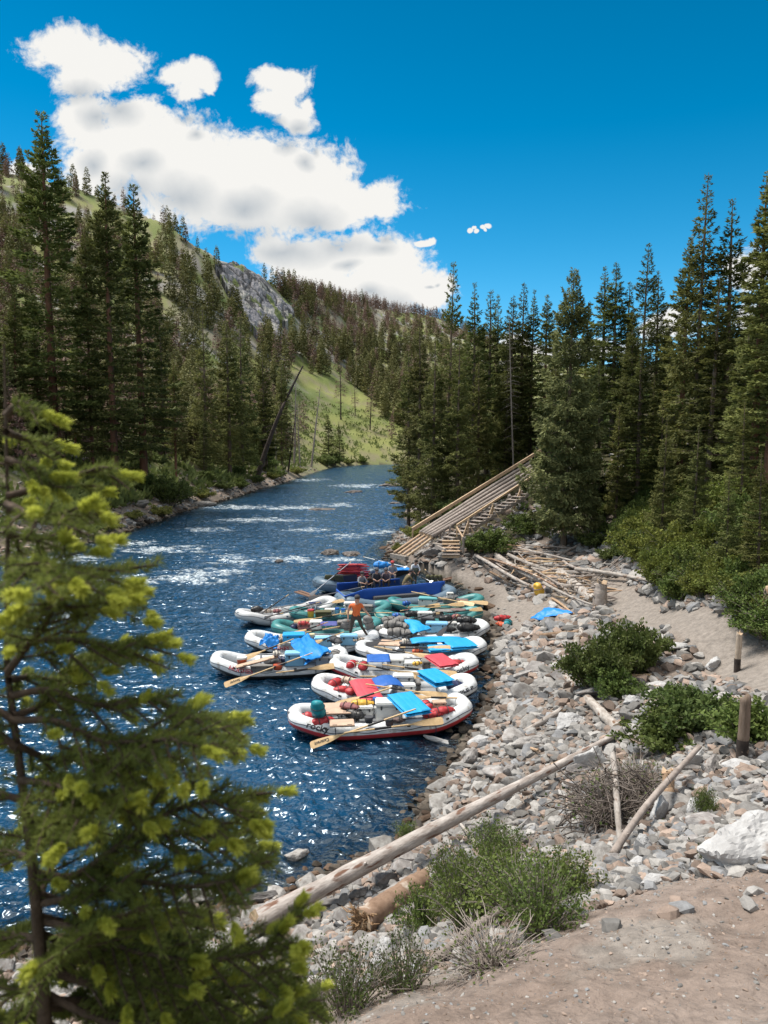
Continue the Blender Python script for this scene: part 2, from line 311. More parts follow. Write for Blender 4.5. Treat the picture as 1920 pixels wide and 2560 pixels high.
colL = mixc(colL, np.broadcast_to(rock, X.shape + (3,)), sstep(.58, .66, fbm(X / 12, Y / 12, 5, 88)) * sstep(1000, 900, v_) * .9)
colL = mixc(colL, np.broadcast_to(C(.21, .185, .16), X.shape + (3,)), .75 * sstep(380, 480, u_) * sstep(1000, 940, u_) * sstep(900, 820, v_) * sstep(.4, .55, n1))
colL = np.where(cm[..., None], mixc(np.broadcast_to(C(.085, .083, .092), X.shape + (3,)), C(.24, .225, .20), sstep(.55, .62, fbm(X / 9, Z / 6, 5, 99))), colL)
colL = mixc(colL, np.broadcast_to(C(.24, .19, .15), X.shape + (3,)), sstep(9, 3, DL) * (1 - .8 * sstep(150, 220, Y)))
colL = mixc(colL, np.broadcast_to(C(.20, .16, .12), X.shape + (3,)), sstep(20, 8, DL) * sstep(.4, .55, n2) * (Y < 110))
tr = pdist(X, Y, TRAIL); wide = sstep(1.0, .45, tr + (n2 - .5) * .8)
near = inpoly(u_, v_, [(760,2600),(1000,2500),(1230,2370),(1480,2260),(1640,2190),(2100,2150),(2600,2200),(2600,3300),(-400,3300)]) & (Y < 12)
sand = inpoly(u_, v_, [(1050,1410),(1130,1405),(1270,1470),(1400,1530),(1380,1560),(1260,1600),(1225,1560),(1212,1500),(1130,1450)]) & (Y > 20)
colR = mixc(np.broadcast_to(peb, X.shape + (3,)), C(.22, .18, .15), sstep(.4, .6, n2))
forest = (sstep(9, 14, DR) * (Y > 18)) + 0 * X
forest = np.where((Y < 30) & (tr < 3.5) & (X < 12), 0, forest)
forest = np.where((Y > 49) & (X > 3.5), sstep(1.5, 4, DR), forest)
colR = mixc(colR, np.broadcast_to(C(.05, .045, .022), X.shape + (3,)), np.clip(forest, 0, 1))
colR = mixc(colR, np.broadcast_to(dirt, X.shape + (3,)), np.maximum.reduce([wide * (Y > 12), near * 1., sand * .95]))
dn = fbm(X * 3, Y * 3, 5, 404); dn2 = fbm(X * .8, Y * .8, 4, 405); isd = near * 1.; colR = colR * (1 - isd * (.13 * sstep(.55, .68, dn) + .07 * sstep(.5, .65, dn2)))[..., None] * (1 + isd[..., None] * sstep(.5, .62, dn2)[..., None] * (C(.06, -.03, -.06)))
edge_ = near * sstep(.5, .0, np.abs(Z - 4.55)) * sstep(.45, .55, dn2) * (Y > 4.2); colR = mixc(colR, np.broadcast_to(C(.13, .085, .06), X.shape + (3,)), .35 * edge_)
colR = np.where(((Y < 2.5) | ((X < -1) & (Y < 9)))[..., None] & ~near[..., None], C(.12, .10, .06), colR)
wet = sstep(.45, .0, Z) ; colR = colR * (1 - .45 * wet * (DR > 0))[..., None]
bedc = C(.055, .05, .038) * np.ones(X.shape + (3,))
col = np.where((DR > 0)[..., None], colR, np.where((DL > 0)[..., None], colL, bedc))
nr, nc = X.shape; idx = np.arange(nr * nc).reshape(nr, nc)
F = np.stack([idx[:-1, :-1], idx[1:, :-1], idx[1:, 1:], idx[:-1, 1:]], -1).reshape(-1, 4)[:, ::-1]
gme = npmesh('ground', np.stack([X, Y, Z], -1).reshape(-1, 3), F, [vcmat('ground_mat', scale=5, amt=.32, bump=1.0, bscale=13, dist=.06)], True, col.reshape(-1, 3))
ground = tag(link('ground', gme), kind='structure')
# ---- grey cliff on the far slope, with real ledges and cracks
ss = np.linspace(qof(535, 1000)[0], qof(750, 1000)[0], 230); yy_ = np.geomspace(230, 470, 420); S2, Y2 = np.meshgrid(ss, yy_); X2 = S2 * Y2; Zc, _a, _b, _c = terrain(X2, Y2); uc, vc = uv_of(X2, Y2, Zc)
wz = fbm(X2 / 25, Y2 / 25, 4, 301) * 14; cmk = inpoly(uc + wz * 2 - 14, vc + wz * 2 - 34, [(545,668),(590,655),(660,700),(740,780),(725,812),(700,800),(690,850),(640,830),(600,770)])
rg = 1 - np.abs(2 * fbm(X2 / 16 + wz / 9, Y2 / 26, 5, 311) - 1); r2_ = np.abs(fbm(X2 / 4, Y2 / 9, 5, 321) - .5) * 2; Zc = Zc + np.where(cmk, 1.0 + 3 * rg + 2.6 * r2_, -2.5)
cc_ = mixc(np.broadcast_to(C(.17, .165, .18), X2.shape + (3,)), C(.30, .285, .26), sstep(.55, .64, fbm(X2 / 7, Zc / 5, 5, 99))); cc_ = mixc(cc_, np.broadcast_to(C(.05, .048, .05), X2.shape + (3,)), sstep(.16, .05, r2_)); cc_ = mixc(cc_, np.broadcast_to(C(.12, .14, .05), X2.shape + (3,)), sstep(.60, .66, fbm(X2 / 5, Y2 / 8, 4, 333)))
ii = np.arange(X2.size).reshape(X2.shape); F = np.stack([ii[:-1, :-1], ii[1:, :-1], ii[1:, 1:], ii[:-1, 1:]], -1); kf = cmk[:-1, :-1] | cmk[1:, 1:] | cmk[1:, :-1] | cmk[:-1, 1:]; F = F[kf][:, ::-1]; us_, iv_ = np.unique(F, return_inverse=True)
tag(link('cliff', npmesh('cliff', np.stack([X2, Y2, Zc], -1).reshape(-1, 3)[us_], iv_.reshape(F.shape), [vcmat('cliff_mat', scale=.35, amt=.35, bump=1, bscale=.5, dist=.8)], False, cc_.reshape(-1, 3)[us_])), kind='structure')
# ------------------------------------------------------------ the river
azw = np.linspace(R(-42), R(33), 760); rw = np.geomspace(7, 340, 1150)
A2, R2 = np.meshgrid(azw, rw); X = R2 * np.sin(A2); Y = R2 * np.cos(A2)
dr = -sdR(X, Y); dl = -sdL(X, Y)
def ridged(x, y, s, o=3):
    r = 0; a = .55
    for i in range(o): n = vnoise(x * 1.9**i, y * 1.9**i, s + i * 13); r = r + a * (1 - np.abs(2 * n - 1)); a *= .5
    return r
wx = fbm(X / 5, Y / 5, 3, 7) * 3; wy = fbm(X / 5, Y / 5, 3, 8) * 3
rap = np.zeros(X.shape)
for (u, v, a, b, k) in [(500,1440,110,20,.95),(730,1398,90,9,.95),(840,1400,60,8,.8),(280,1465,110,28,1),(150,1400,110,12,.8),(420,1375,110,9,.8),(590,1400,90,12,.7),(520,1325,60,6,.8),(650,1300,110,6,.75),(600,1268,90,5,.8),(720,1270,70,5,.8),(840,1262,70,5,.6),(900,1215,70,5,.7),(770,1200,50,4,.6),(640,1470,60,12,.6),(130,1540,110,22,.8),(960,1330,60,8,.6),(330,1330+30,60,8,.7),(250,1640,110,16,.4),(860,1340,60,7,.5),(780,1325,60,6,.6),(300,1960,120,40,.3)]:
    c = P(u, v, 0); dx = a * c.y / FPX; dy = abs(P(u, v - b, 0).y - P(u, v + b, 0).y) / 2
    rap = np.maximum(rap, k * np.exp(-((X - c.x) / dx) ** 2 - ((Y - c.y) / dy) ** 2))
rap = rap + .16 * sstep(38, 60, Y)
amp = .085 + .16 * rap
Zw = amp * (ridged(X * .75 + wx, Y * 1.1 + wy, 21) - .55) * 1.6 + .105 * (ridged(X * 2.0 + wx * 2, Y * 3.2 + wy * 2, 45, 3) - .55) * 1.2 + (.034) * (ridged(X * 8 + wx, Y * 10 + wy, 65, 2) - .5) * sstep(60, 20, R2)
calm = sstep(0, 1.6, np.minimum(dr, dl)); Zw = Zw * (.25 + .75 * calm) - .005
fn = fbm(X * 1.3 + wx, Y * 2.2 + wy, 5, 91); foam = sstep(.49, .64, fn * .55 + .30 * rap + .10 * fbm(X * .25, Y * .5, 3, 14) + (Zw / amp) * .14) * sstep(.25, .6, rap + .12)
deep = sstep(.0, 2.6, np.minimum(dr, dl))
idx = np.arange(X.size).reshape(X.shape); keep = (np.minimum(dr, dl) > -1.5)
F = np.stack([idx[:-1, :-1], idx[1:, :-1], idx[1:, 1:], idx[:-1, 1:]], -1); kf = (keep[:-1, :-1] | keep[1:, 1:]); F = F[kf][:, ::-1]
used, invx = np.unique(F, return_inverse=True); F = invx.reshape(F.shape)
V = np.stack([X, Y, Zw], -1).reshape(-1, 3)[used]; cc = np.stack([foam, deep, rap], -1).reshape(-1, 3)[used]
wmt = bpy.data.materials.new('river_water'); wmt.use_nodes = True; t = wmt.node_tree; t.nodes.clear(); n_ = t.nodes.new; l_ = t.links.new
at = n_('ShaderNodeAttribute'); at.attribute_name = 'Col'; sp3 = n_('ShaderNodeSeparateColor'); l_(at.outputs['Color'], sp3.inputs[0])
tcw = n_('ShaderNodeTexCoord'); mp = n_('ShaderNodeMapping'); mp.inputs['Scale'].default_value = (1, 1.5, 1); l_(tcw.outputs['Object'], mp.inputs[0])
bn = n_('ShaderNodeTexNoise'); bn.inputs['Scale'].default_value = 1.9; bn.inputs['Detail'].default_value = 2.2; bn.inputs['Roughness'].default_value = .5; bn.inputs['Distortion'].default_value = .7; l_(mp.outputs[0], bn.inputs['Vector'])
bp = n_('ShaderNodeBump'); bp.inputs['Strength'].default_value = 1; bp.inputs['Distance'].default_value = .13; l_(bn.outputs['Fac'], bp.inputs['Height'])
gl = n_('ShaderNodeBsdfGlossy'); gl.inputs['Roughness'].default_value = .15; gl.inputs['Color'].default_value = (.74, .87, 1, 1); l_(bp.outputs[0], gl.inputs['Normal'])
fr = n_('ShaderNodeFresnel'); fr.inputs['IOR'].default_value = 1.95; l_(bp.outputs[0], fr.inputs['Normal'])
df = n_('ShaderNodeBsdfDiffuse'); df.inputs['Color'].default_value = (.006, .040, .085, 1); l_(bp.outputs[0], df.inputs['Normal'])
tr_ = n_('ShaderNodeBsdfTransparent'); tr_.inputs[0].default_value = (.55, .66, .68, 1)
m1 = n_('ShaderNodeMixShader'); l_(sp3.outputs[1], m1.inputs[0]); l_(tr_.outputs[0], m1.inputs[1]); l_(df.outputs[0], m1.inputs[2])
m2 = n_('ShaderNodeMixShader'); l_(fr.outputs[0], m2.inputs[0]); l_(m1.outputs[0], m2.inputs[1]); l_(gl.outputs[0], m2.inputs[2])
fo = n_('ShaderNodeBsdfDiffuse'); fo.inputs['Color'].default_value = (.62, .68, .70, 1)
fnn = n_('ShaderNodeTexNoise'); fnn.inputs['Scale'].default_value = 5; fnn.inputs['Detail'].default_value = 8; fnn.inputs['Roughness'].default_value = .7; l_(mp.outputs[0], fnn.inputs['Vector'])
mrf = n_('ShaderNodeMapRange'); mrf.inputs[1].default_value = .42; mrf.inputs[2].default_value = .62; l_(fnn.outputs['Fac'], mrf.inputs[0])
mf = n_('ShaderNodeMath'); mf.operation = 'MULTIPLY'; l_(mrf.outputs[0], mf.inputs[0]); l_(sp3.outputs[0], mf.inputs[1])
m3 = n_('ShaderNodeMixShader'); l_(mf.outputs[0], m3.inputs[0]); l_(m2.outputs[0], m3.inputs[1]); l_(fo.outputs[0], m3.inputs[2])
ow = n_('ShaderNodeOutputMaterial'); l_(m3.outputs[0], ow.inputs[0])
river = tag(link('river_water', npmesh('river_water', V, F, [wmt], True, cc)), kind='structure')
# ------------------------------------------------------------ trees and plants
def norm(a): return a / np.maximum(np.linalg.norm(a, axis=-1, keepdims=True), 1e-9)
def diamonds(o, d, w):
    n = len(o); V = np.stack([o, o + d * .45 + w, o + d, o + d * .45 - w], 1).reshape(-1, 3)
    return V, np.arange(n * 4).reshape(n, 4)
def tubes(paths, seg=6):
    """paths: list of (pts (n,3), radii (n,)) -> quads"""
    Vs = []; Fs = []; off = 0
    for pts, rad in paths:
        pts = np.asarray(pts, float); rad = np.asarray(rad, float); n = len(pts)
        tg = norm(np.gradient(pts, axis=0)); up = np.where(np.abs(tg[:, 2:3]) > .9, np.array([[1., 0, 0]]), np.array([[0, 0, 1.]]))
        a = norm(np.cross(tg, up)); b = np.cross(tg, a); th = np.linspace(0, 2 * np.pi, seg, endpoint=False)
        V = pts[:, None] + rad[:, None, None] * (a[:, None] * np.cos(th)[None, :, None] + b[:, None] * np.sin(th)[None, :, None])
        i = np.arange(n * seg).reshape(n, seg); j = np.roll(i, -1, 1)
        Fs.append(np.stack([i[:-1], j[:-1], j[1:], i[1:]], -1).reshape(-1, 4) + off); Vs.append(V.reshape(-1, 3)); off += n * seg
    return np.vstack(Vs), np.vstack(Fs)
def conifer(name, h, rb, base, nb, spm, ln, wd, style, seed, tr_r=None, p=.8, gap=0):
    r = np.random.default_rng(seed); tr_r = tr_r or h * .011
    tz = np.linspace(-.03, 1, 14); sway = np.stack([np.sin(tz * 3 + seed) * .006 * h * tz, np.cos(tz * 2.3 + seed) * .006 * h * tz, tz * h], 1)
    trunk = [(sway, tr_r * (1 - np.clip(tz, 0, 1)) ** .75 + .012 + (tz < .03) * tr_r * .35)]
    nw = max(6, nb // 6); t = np.sort(r.integers(0, nw, nb) / nw + r.normal(0, .30, nb) / nw + .3 / nw).clip(0, .995) ** .9; t = base + (1 - base) * t; k = np.arange(nb); az = k * 2.399 + r.normal(0, .4, nb)
    q = (t - base) / (1 - base); L = rb * (np.clip(1 - q, .0, 1) ** p) * r.uniform(.72, 1.12, nb) + .006 * h
    L *= np.where(q < .12, .55 + 3.5 * q, 1)
    L *= 1 - gap * (vnoise(t * 9 + seed, az * .6, seed) > .55)
    el = np.interp(q, [0, .5, 1], {'spruce': [-.45, -.15, .7], 'fir': [-.15, .05, .8], 'sparse': [-.3, .1, .6], 'dead': [-.25, 0, .5]}[style]) + r.normal(0, .09, nb)
    cur = {'spruce': .16, 'fir': .08, 'sparse': .25, 'dead': -.1}[style]
    bx = np.interp(t, tz, sway[:, 0]); by = np.interp(t, tz, sway[:, 1]); bz = t * h
    def bp(i, s):
        e = el[i]; l = L[i] * s
        dz = np.sin(e) * l + cur * L[i] * s * s - (.10 * L[i] * np.sin(s * 3.14) if style == 'spruce' else 0)
        return np.stack([bx[i] + np.cos(az[i]) * np.cos(e) * l, by[i] + np.sin(az[i]) * np.cos(e) * l, bz[i] + dz], -1)
    for i in (range(nb) if style in ('dead', 'sparse') else range(0, nb, 3)):
        s = np.array([0, .35, .7, 1]); trunk.append((bp(np.full(4, i), s), np.array([1, .7, .45, .15]) * (.004 + .007 * L[i] ** .8) * (1.5 if h > 10 else 1)))
    TV, TF = tubes(trunk, 5)
    ns = np.maximum((L * spm).astype(int), 3); I = np.repeat(k, ns); n = len(I)
    s = r.random(n) ** .62; side = np.sign(r.random(n) - .5)
    o = bp(I, s); ca, sa = np.cos(az[I]), np.sin(az[I]); lat = np.stack([-sa, ca, np.zeros(n)], 1) * side[:, None]
    fw = np.stack([ca * np.cos(el[I]), sa * np.cos(el[I]), np.sin(el[I]) + cur * 2 * s], 1)
    wl = (.30 * L[I] * np.sin(np.clip(s * 1.15 + .12, 0, 1.2) * 2.6) + .05) * r.random(n) ** .8
    wl = np.abs(wl)
    droop = {'spruce': .55, 'fir': .12, 'sparse': .25, 'dead': .1}[style]
    o = o + lat * wl[:, None] + fw * (wl * .45)[:, None]; o[:, 2] -= wl * droop * .6 + r.random(n) * (.12 if style == 'spruce' else .03) * L[I]
    d = fw * r.uniform(.3, 1, n)[:, None] + lat * r.uniform(.1, 1.0, n)[:, None] + r.normal(0, .28, (n, 3)); d[:, 2] -= droop * r.random(n)
    tipk = np.interp(q[I], [.72, 1], [1, .5]); d = norm(d) * (ln * tipk * r.uniform(.6, 1.35, n))[:, None]
    w = norm(np.cross(d, r.normal(0, .5, (n, 3)) + np.array([0, 0, 1.]))) * (wd * tipk * r.uniform(.6, 1.3, n))[:, None]
    V, F = diamonds(o, d, w)
    return TV, TF, V, F
bark = mat('bark', (.11, .075, .055), .95, scale=3, c2=(.20, .15, .115), bump=.8, bscale=8, stretch=(3, 3, .6))
redbark = mat('red_bark', (.13, .06, .04), .95, scale=2, c2=(.22, .11, .07), bump=.8, bscale=8, stretch=(3, 3, .6))
deadbark = mat('bleached_bark', (.20, .165, .14), .95, scale=3, c2=(.36, .31, .27), bump=.5, stretch=(3, 3, .5))
charbark = mat('charred_bark', (.025, .02, .018), .95, scale=3, c2=(.08, .06, .05))
def leafmat(n, a, b, rand=.28, trans=.32, sc=.9): return mat(n, a, .75, c2=b, scale=sc, rand=rand, trans=trans, spec=.25)
ndl = leafmat('needles_deep', (.065, .080, .024), (.20, .215, .062)); ndl_o = leafmat('needles_olive', (.08, .092, .028), (.24, .245, .075))
ndl_b = leafmat('needles_spruce', (.10, .12, .045), (.30, .32, .13), .1); ndl_h = leafmat('needles_hill', (.10, .10, .036), (.235, .225, .085), .3, .15, .3)
ndl_d = leafmat('needles_dead', (.15, .09, .065), (.28, .19, .15), .25, .1, .4); ndl_g = leafmat('twigs_grey', (.14, .115, .10), (.23, .20, .18), .2, 0, .4)
protos = {}
def mkproto(key, tm, cm, *a, **k):
    TV, TF, V, F = conifer(key, *a, **k)
    protos[key] = (npmesh('trunk', TV, TF, [tm], True), npmesh('crown', V, F, [cm]), a[0], (TV, TF, V, F))
for i, (rb, p, st) in enumerate([(3.3, .95, 'spruce'), (3.5, .85, 'fir'), (2.8, .85, 'spruce'), (3.2, 1.0, 'fir')]):
    mkproto('dense%d' % i, bark, ndl if i % 2 else ndl_o, 20, rb, .05 + .03 * i, 170, 62, .31, .06, st, 20 + i, p=p * 1.08, gap=.30)
for i, (rb, p, b) in enumerate([(2.2, .75, .12), (3.9, .8, .10), (2.6, .7, .2)]):
    mkproto('tall%d' % i, redbark, ndl_o if i != 1 else ndl, 28, rb * 1.15, b, 190, 56, .40, .08, 'fir', 40 + i, p=p, tr_r=.36, gap=.35)
mkproto('hero', bark, ndl_b, 17, 3.9, .10, 240, 100, .27, .06, 'spruce', 77, p=.75, tr_r=.22, gap=.25)
mkproto('spire', bark, ndl, 22, 3.0, .08, 150, 52, .32, .065, 'sparse', 81, p=.9, tr_r=.2)
mkproto('snag', deadbark, ndl_g, 18, 2.3, .15, 75, 3, .35, .02, 'dead', 83, p=.5, tr_r=.2)
mkproto('burnt', charbark, ndl_d, 16, 2.2, .3, 60, 14, .5, .05, 'dead', 84, p=.5, tr_r=.22)
for i in range(5): mkproto('hill%d' % i, bark, ndl_h, 16, 2.6 + .45 * (i % 3), .08, 90, 15, .62, .17, ['fir', 'spruce'][i % 2], 90 + i, p=.75, tr_r=.2)
for i in range(3): mkproto('hilldead%d' % i, bark, ndl_d, 14, 1.9 + .35 * i, .12, 60, 16, .6, .12, 'dead', 100 + i, p=.7, tr_r=.16)
mkproto('pole', deadbark, ndl_d, 13, .9, .4, 18, 4, .4, .06, 'dead', 110, p=.5, tr_r=.17)
TREES = []
def tree(kind, loc, h, label, cat='tree', group=None, lean=(0, 0), name=None, wide=1.0, rot=None):
    tm, cm_, h0, _ = protos[kind]; s = h / h0 * 1.02; wide = wide * random.uniform(.88, 1.14); lean = (lean[0] + random.gauss(0, .012), lean[1] + random.gauss(0, .012))
    e = empty(name or 'conifer_tree', loc, random.random() * 6.28 if rot is None else rot, label=label, cat=cat, group=group)
    e.rotation_euler = (lean[0], lean[1], e.rotation_euler[2]); e.scale = (s * wide, s * wide, s)
    link('trunk', tm, e); c = link('crown', cm_, e); TREES.append(e); return e
def onland(u, y, v_top):
    d = ray(u, 1100); x = d.x / d.y * y; z = HZ(x, y); return Vector((x, y, max(z, 0) - .15)), PD(u, v_top, y).z - z
# right bank, by direction of the trunk, distance, and height of the top
RT = [(1117,662,62,'spire','tallest narrow spruce with open layered boughs at the water end of the right bank'),
 (1048,800,68,'dense2','slim conifer at the river edge, left end of the right-bank trees'),(1022,880,74,'dense1','low conifer furthest left on the right bank, over the river'),
 (1083,850,61,'dense0','dark spruce in front of the tall narrow spruce at the river'),(1180,712,68,'dense3','round-topped conifer just right of the tall narrow spruce'),
 (1215,728,76,'dense2','slender conifer second behind the round-topped one above the ramp'),(1240,742,84,'spire','thin wispy treetop showing left of the middle of the right bank trees'),
 (1145,850,60,'dense0','full dark spruce standing just above the riverside shrubs'),(1195,905,64,'dense2','full spruce behind the lower end of the log ramp'),
 (1275,742,70,'dense1','conifer left of the grey snag above the log ramp'),(1300,712,72,'dense2','pointed treetop directly above the grey snag'),(1325,728,72,'dense3','pointed treetop right of the grey snag'),
 (1262,880,69,'dense0','dense conifer beside the middle of the log ramp'),(1357,742,80,'tall1','pale open conifer crown between the snag and the big spruce'),
 (1455,765,72,'tall1','pale rounded treetop just right of the big spruce tip'),(1502,672,62,'dense3','left one of two twin dark conifers right of the big spruce'),
 (1528,655,60,'dense1','right one of two twin conifers with a sunlit yellow-green side'),(1560,705,60,'dense2','shorter conifer wedged next to the sunlit twin conifer'),
 (1597,610,56,'spire','needle-thin spire rising above the middle of the right forest'),(1632,680,58,'dense3','bushy-topped conifer right of the needle-thin spire'),
 (1575,780,57,'dense0','dark conifer below the needle-thin spire'),(1700,600,47,'tall1','conifer with a pale bare trunk left of the two tallest spires'),
 (1735,438,42,'dense2','taller of the two spires at the right, with a fine lacy tip'),(1803,505,42,'dense3','second of the two spires at the right, slightly shorter'),
 (1770,700,40,'dense1','broad dark conifer below the two right-hand spires'),(1888,440,33,'tall0','very tall dark conifer near the right edge with an open crown'),
 (1925,350,31,'tall2','tallest conifer, cut by the right edge of the photo'),(1850,760,37,'dense0','dark conifer behind the very tall one at the right'),
 (1500,900,50,'dense1','young olive conifer right of the big spruce'),(1600,860,47,'dense3','mid-height dark conifer above the fallen timber'),(1655,980,46,'dense0','lower conifer in the gap above the fallen timber'),
 (1545,1010,47,'dense2','small conifer close behind the leaning dead trunks'),(1385,900,66,'dense1','conifer filling in behind the top of the ramp'),(1470,1000,50,'dense3','low dark conifer behind the big spruce'),
 (1910,1130,24,'dense3','low bushy conifer at the right edge over the stump'),(1740,1060,33,'dense0','dark young conifer over the thicket on the right'),(1830,1180,26,'dense2','small conifer above the trail-side thicket'),
 (1860,1000,30,'dense3','dark spruce left of the low bushy conifer at the right edge')]
for (u, vt, y, k, lb) in RT:
    loc, h = onland(u, y, vt)
    tree(k, loc, h, lb, group='conifers on the right bank', wide={'spire': .95}.get(k, 1.0) * min(1.25, max(.85, (20 / max(h, 5)) ** .5)))
hl, hh = onland(1410, 44.5, 690); hl = G(1408, 1368); hh = PD(1410, 690, hl.y).z - hl.z
tree('hero', hl, hh, 'big drooping blue-green spruce beside the top of the log ramp', rot=1.0)
loc, h = onland(1285, 67, 770); tree('snag', loc, h, 'bare grey snag with curved dead branches among the right bank trees', 'dead tree', name='dead_tree', lean=(0, .05), wide=.62)
# filler rows deeper in the right forest
for i in range(34):
    y = random.uniform(66, 125); x = y * random.uniform(.10, .62); z = HZ(x, y)
    if sdR(np.array([x]), np.array([y]))[0] < 4: continue
    top = (1100 - random.uniform(770, 860) - 20) / FPX * y + CAMZ
    tree('dense%d' % (i % 4), (x, y, z - .2), max(top - z, 9), 'dark conifer deep in the right bank forest, mostly hidden by nearer ones', group='conifers deep in the right forest')
for i in range(26):
    y = random.uniform(36, 58); x = y * random.uniform(.28, .60); z = HZ(x, y)
    if x / y < .36 and y < 63: continue
    tree('dense%d' % (i % 4), (x, y, z - .2), random.uniform(5, 12), 'lower conifer in the shade beneath the tall right bank trees', group='understorey conifers on the right bank')
# left bank
LT = [(142,290,1152,'tall1','tallest fir on the left bank with a thin grey top',1.15),(232,545,1175,'tall2','slim half-bare fir between the two biggest left bank firs',.6),(290,440,1242,'tall1','big full fir left of its twin at the left waterside',.9),
 (362,470,1225,'tall1','right twin of the big fir pair at the left waterside',1.1),(45,735,1120,'tall1','broad dark fir at the left edge behind the sapling',1.2),(-30,560,1100,'tall0','fir cut by the left edge of the photo',1.1),
 (440,900,1195,'tall2','greyish thin fir right of the big pair',.9),(510,1030,1195,'dense1','small cone-shaped dark fir near the left shore',1.1),(515,768,1180,'dense0','pale green tall fir with a bare lower trunk',.9),
 (575,800,1192,'dense2','dark layered spruce left of the leaning burnt trunk',1.2),(607,790,1188,'dense0','dark spruce just behind the layered one',1.2),(660,885,1178,'dense3','sunlit yellow-green conifer behind the leaning burnt trunk',1.2),
 (668,965,1182,'dense1','smaller dark conifer in front of the sunlit yellow-green one',1.0),(705,900,1172,'dense2','conifer right of the sunlit yellow-green one',1.2),(190,900,1120,'tall2','shaded fir behind the tallest left fir',1.1),
 (100,800,1120,'tall0','shaded fir between the tallest fir and the left edge',1.0),(410,760,1150,'dense3','conifer rising behind the right twin fir',1.0),(822,1035,1160,'dense1','left one of the shapely pair on the far grassy shore',1.3),(850,1055,1160,'dense3','right one of the shapely pair on the far grassy shore',1.3)]
for (u, vt, vb, k, lb, wd) in LT:
    b = G(u, vb); h = PD(u, vt, b.y).z - b.z
    tree(k, (b.x, b.y, b.z - .2), h, lb, group='conifers on the left bank', wide=wd)
for (u, vt, vb, k, lb, le) in [(750,1000,1172,'pole','pale barkless dead pole at the left shore',.0),(778,960,1168,'pole','second pale dead pole leaning slightly right at the left shore',.12),(852,900,1050,'burnt','burnt black dead tree high on the far grassy slope',0),
  (925,955,1075,'burnt','burnt dead tree lowest on the far grassy slope',.03),(888,960,1040,'burnt','small burnt dead tree between two bigger ones on the grass',0),(720,1010,1180,'burnt','dark dead tree leaning beside the burnt trunk on the left shore',.15),(690,1050,1180,'snag','grey brushy snag just right of the leaning burnt trunk',.0),(735,930,1165,'snag','tall grey thin snag by the pale dead poles',.03)]:
    b = G(u, vb); h = PD(u, vt, b.y).z - b.z; tree(k, (b.x, b.y, b.z - .2), h, lb, 'dead tree', 'dead trees on the left side', (0, le), 'dead_tree', rot=0)
b = G(642, 1198); top = PD(758, 915, b.y + 2); ax = (top - b)
e = empty('dead_tree', b, label='long black burnt trunk leaning right over the left shore', cat='dead tree', group='dead trees on the left side'); tt = np.linspace(0, 1, 12)[:, None]; axv = np.array(ax); base_ = tt * axv + np.sin(tt * 3.1) * np.array([-.5, 0, .6])
Vt, Ft = tubes([(base_, np.linspace(.55, .13, 12))], 8); link('trunk', npmesh('trunk', Vt, Ft, [charbark], True), e); ps = []
for k in range(26):
    q = random.uniform(.2, .98); a = random.uniform(0, 6.28); l_b = random.uniform(.8, 2.6) * (1.1 - q * .6); p0 = q * axv + math.sin(q * 3.1) * np.array([-.5, 0, .6]); dv = np.array([math.cos(a), math.sin(a) * .6, .15]); ps.append((np.array([p0, p0 + dv * l_b * .5, p0 + dv * l_b + [0, 0, -.25 * l_b]]), [.07, .05, .02]))
Vt, Ft = tubes(ps, 5); link('branches', npmesh('branches', Vt, Ft, [charbark], True), e)
# the wooded valley side
def hillplace(n, seed):
    r = np.random.default_rng(seed); out = []
    while len(out) < n:
        s = qof(r.uniform(-330, 1240), 1000)[0]; y = r.uniform(60, 960) if r.random() < .5 else 60 * (16 ** r.random()); x = s * y
        Rr = np.interp(s, skq[:, 0], skq[:, 1])
        if y > Rr * 1.03: continue
        dl = sdL(np.array([x]), np.array([y]))[0]
        if dl < 9: continue
        z = HZ(x, y); u, v = uv_of(np.array([x]), np.array([y]), np.array([z])); u, v = float(u[0]), float(v[0])
        if y > 130 and cliffmask(np.array([u]), np.array([v]))[0]: continue
        p = .8
        if 720 < u < 1030 and v > 900 + (u - 740) * .62 + 20 * math.sin(u / 30): p = 0.006
        if u < 420: p = .30 if v < 640 else .5
        if 400 < u < 640 and v < 800: p = .16 if y < 260 else .7
        if u > 850 and v < 830: p *= .5 + .5 * (u < 1000)
        if 660 < u < 1000 and v < 900: p = 1
        if 400 < u < 660 and 600 < v < 1000 and y > 100: p *= .5
        if r.random() < p: out.append((x, y, z, u, v, r.random()))
    return out
hp = hillplace(2500, 5)
def hk(u, v, q):
    pd = .30 if u > 420 else .5
    if u > 780 and v < 860 : pd = .75
    if u > 940 and v < 800: pd = 1
    return q < pd
def hh_(y, q, dead): return (8 + 9 * ((q * 37) % 1)) * np.interp(y, [90, 260], [.60, .95]) * (1 if not dead else .85) * (1.0 if y < 300 else 1.1)
hp.sort(key=lambda a: a[1]); near_h = hp[:160]; far_h = hp[160:]
for i, (x, y, z, u, v, q) in enumerate(near_h):
    dead = hk(u, v, q); h = hh_(y, q, dead)
    if dead: tree('hilldead%d' % (i % 3), (x, y, z - .3), h, 'reddish brown dead conifer on the wooded valley side', 'dead tree', 'dead conifers on the valley side', name='dead_tree')
    else: tree('hill%d' % (i % 5), (x, y, z - .3), h, 'green conifer on the wooded valley side above the left bank', 'tree', 'conifers on the valley side')
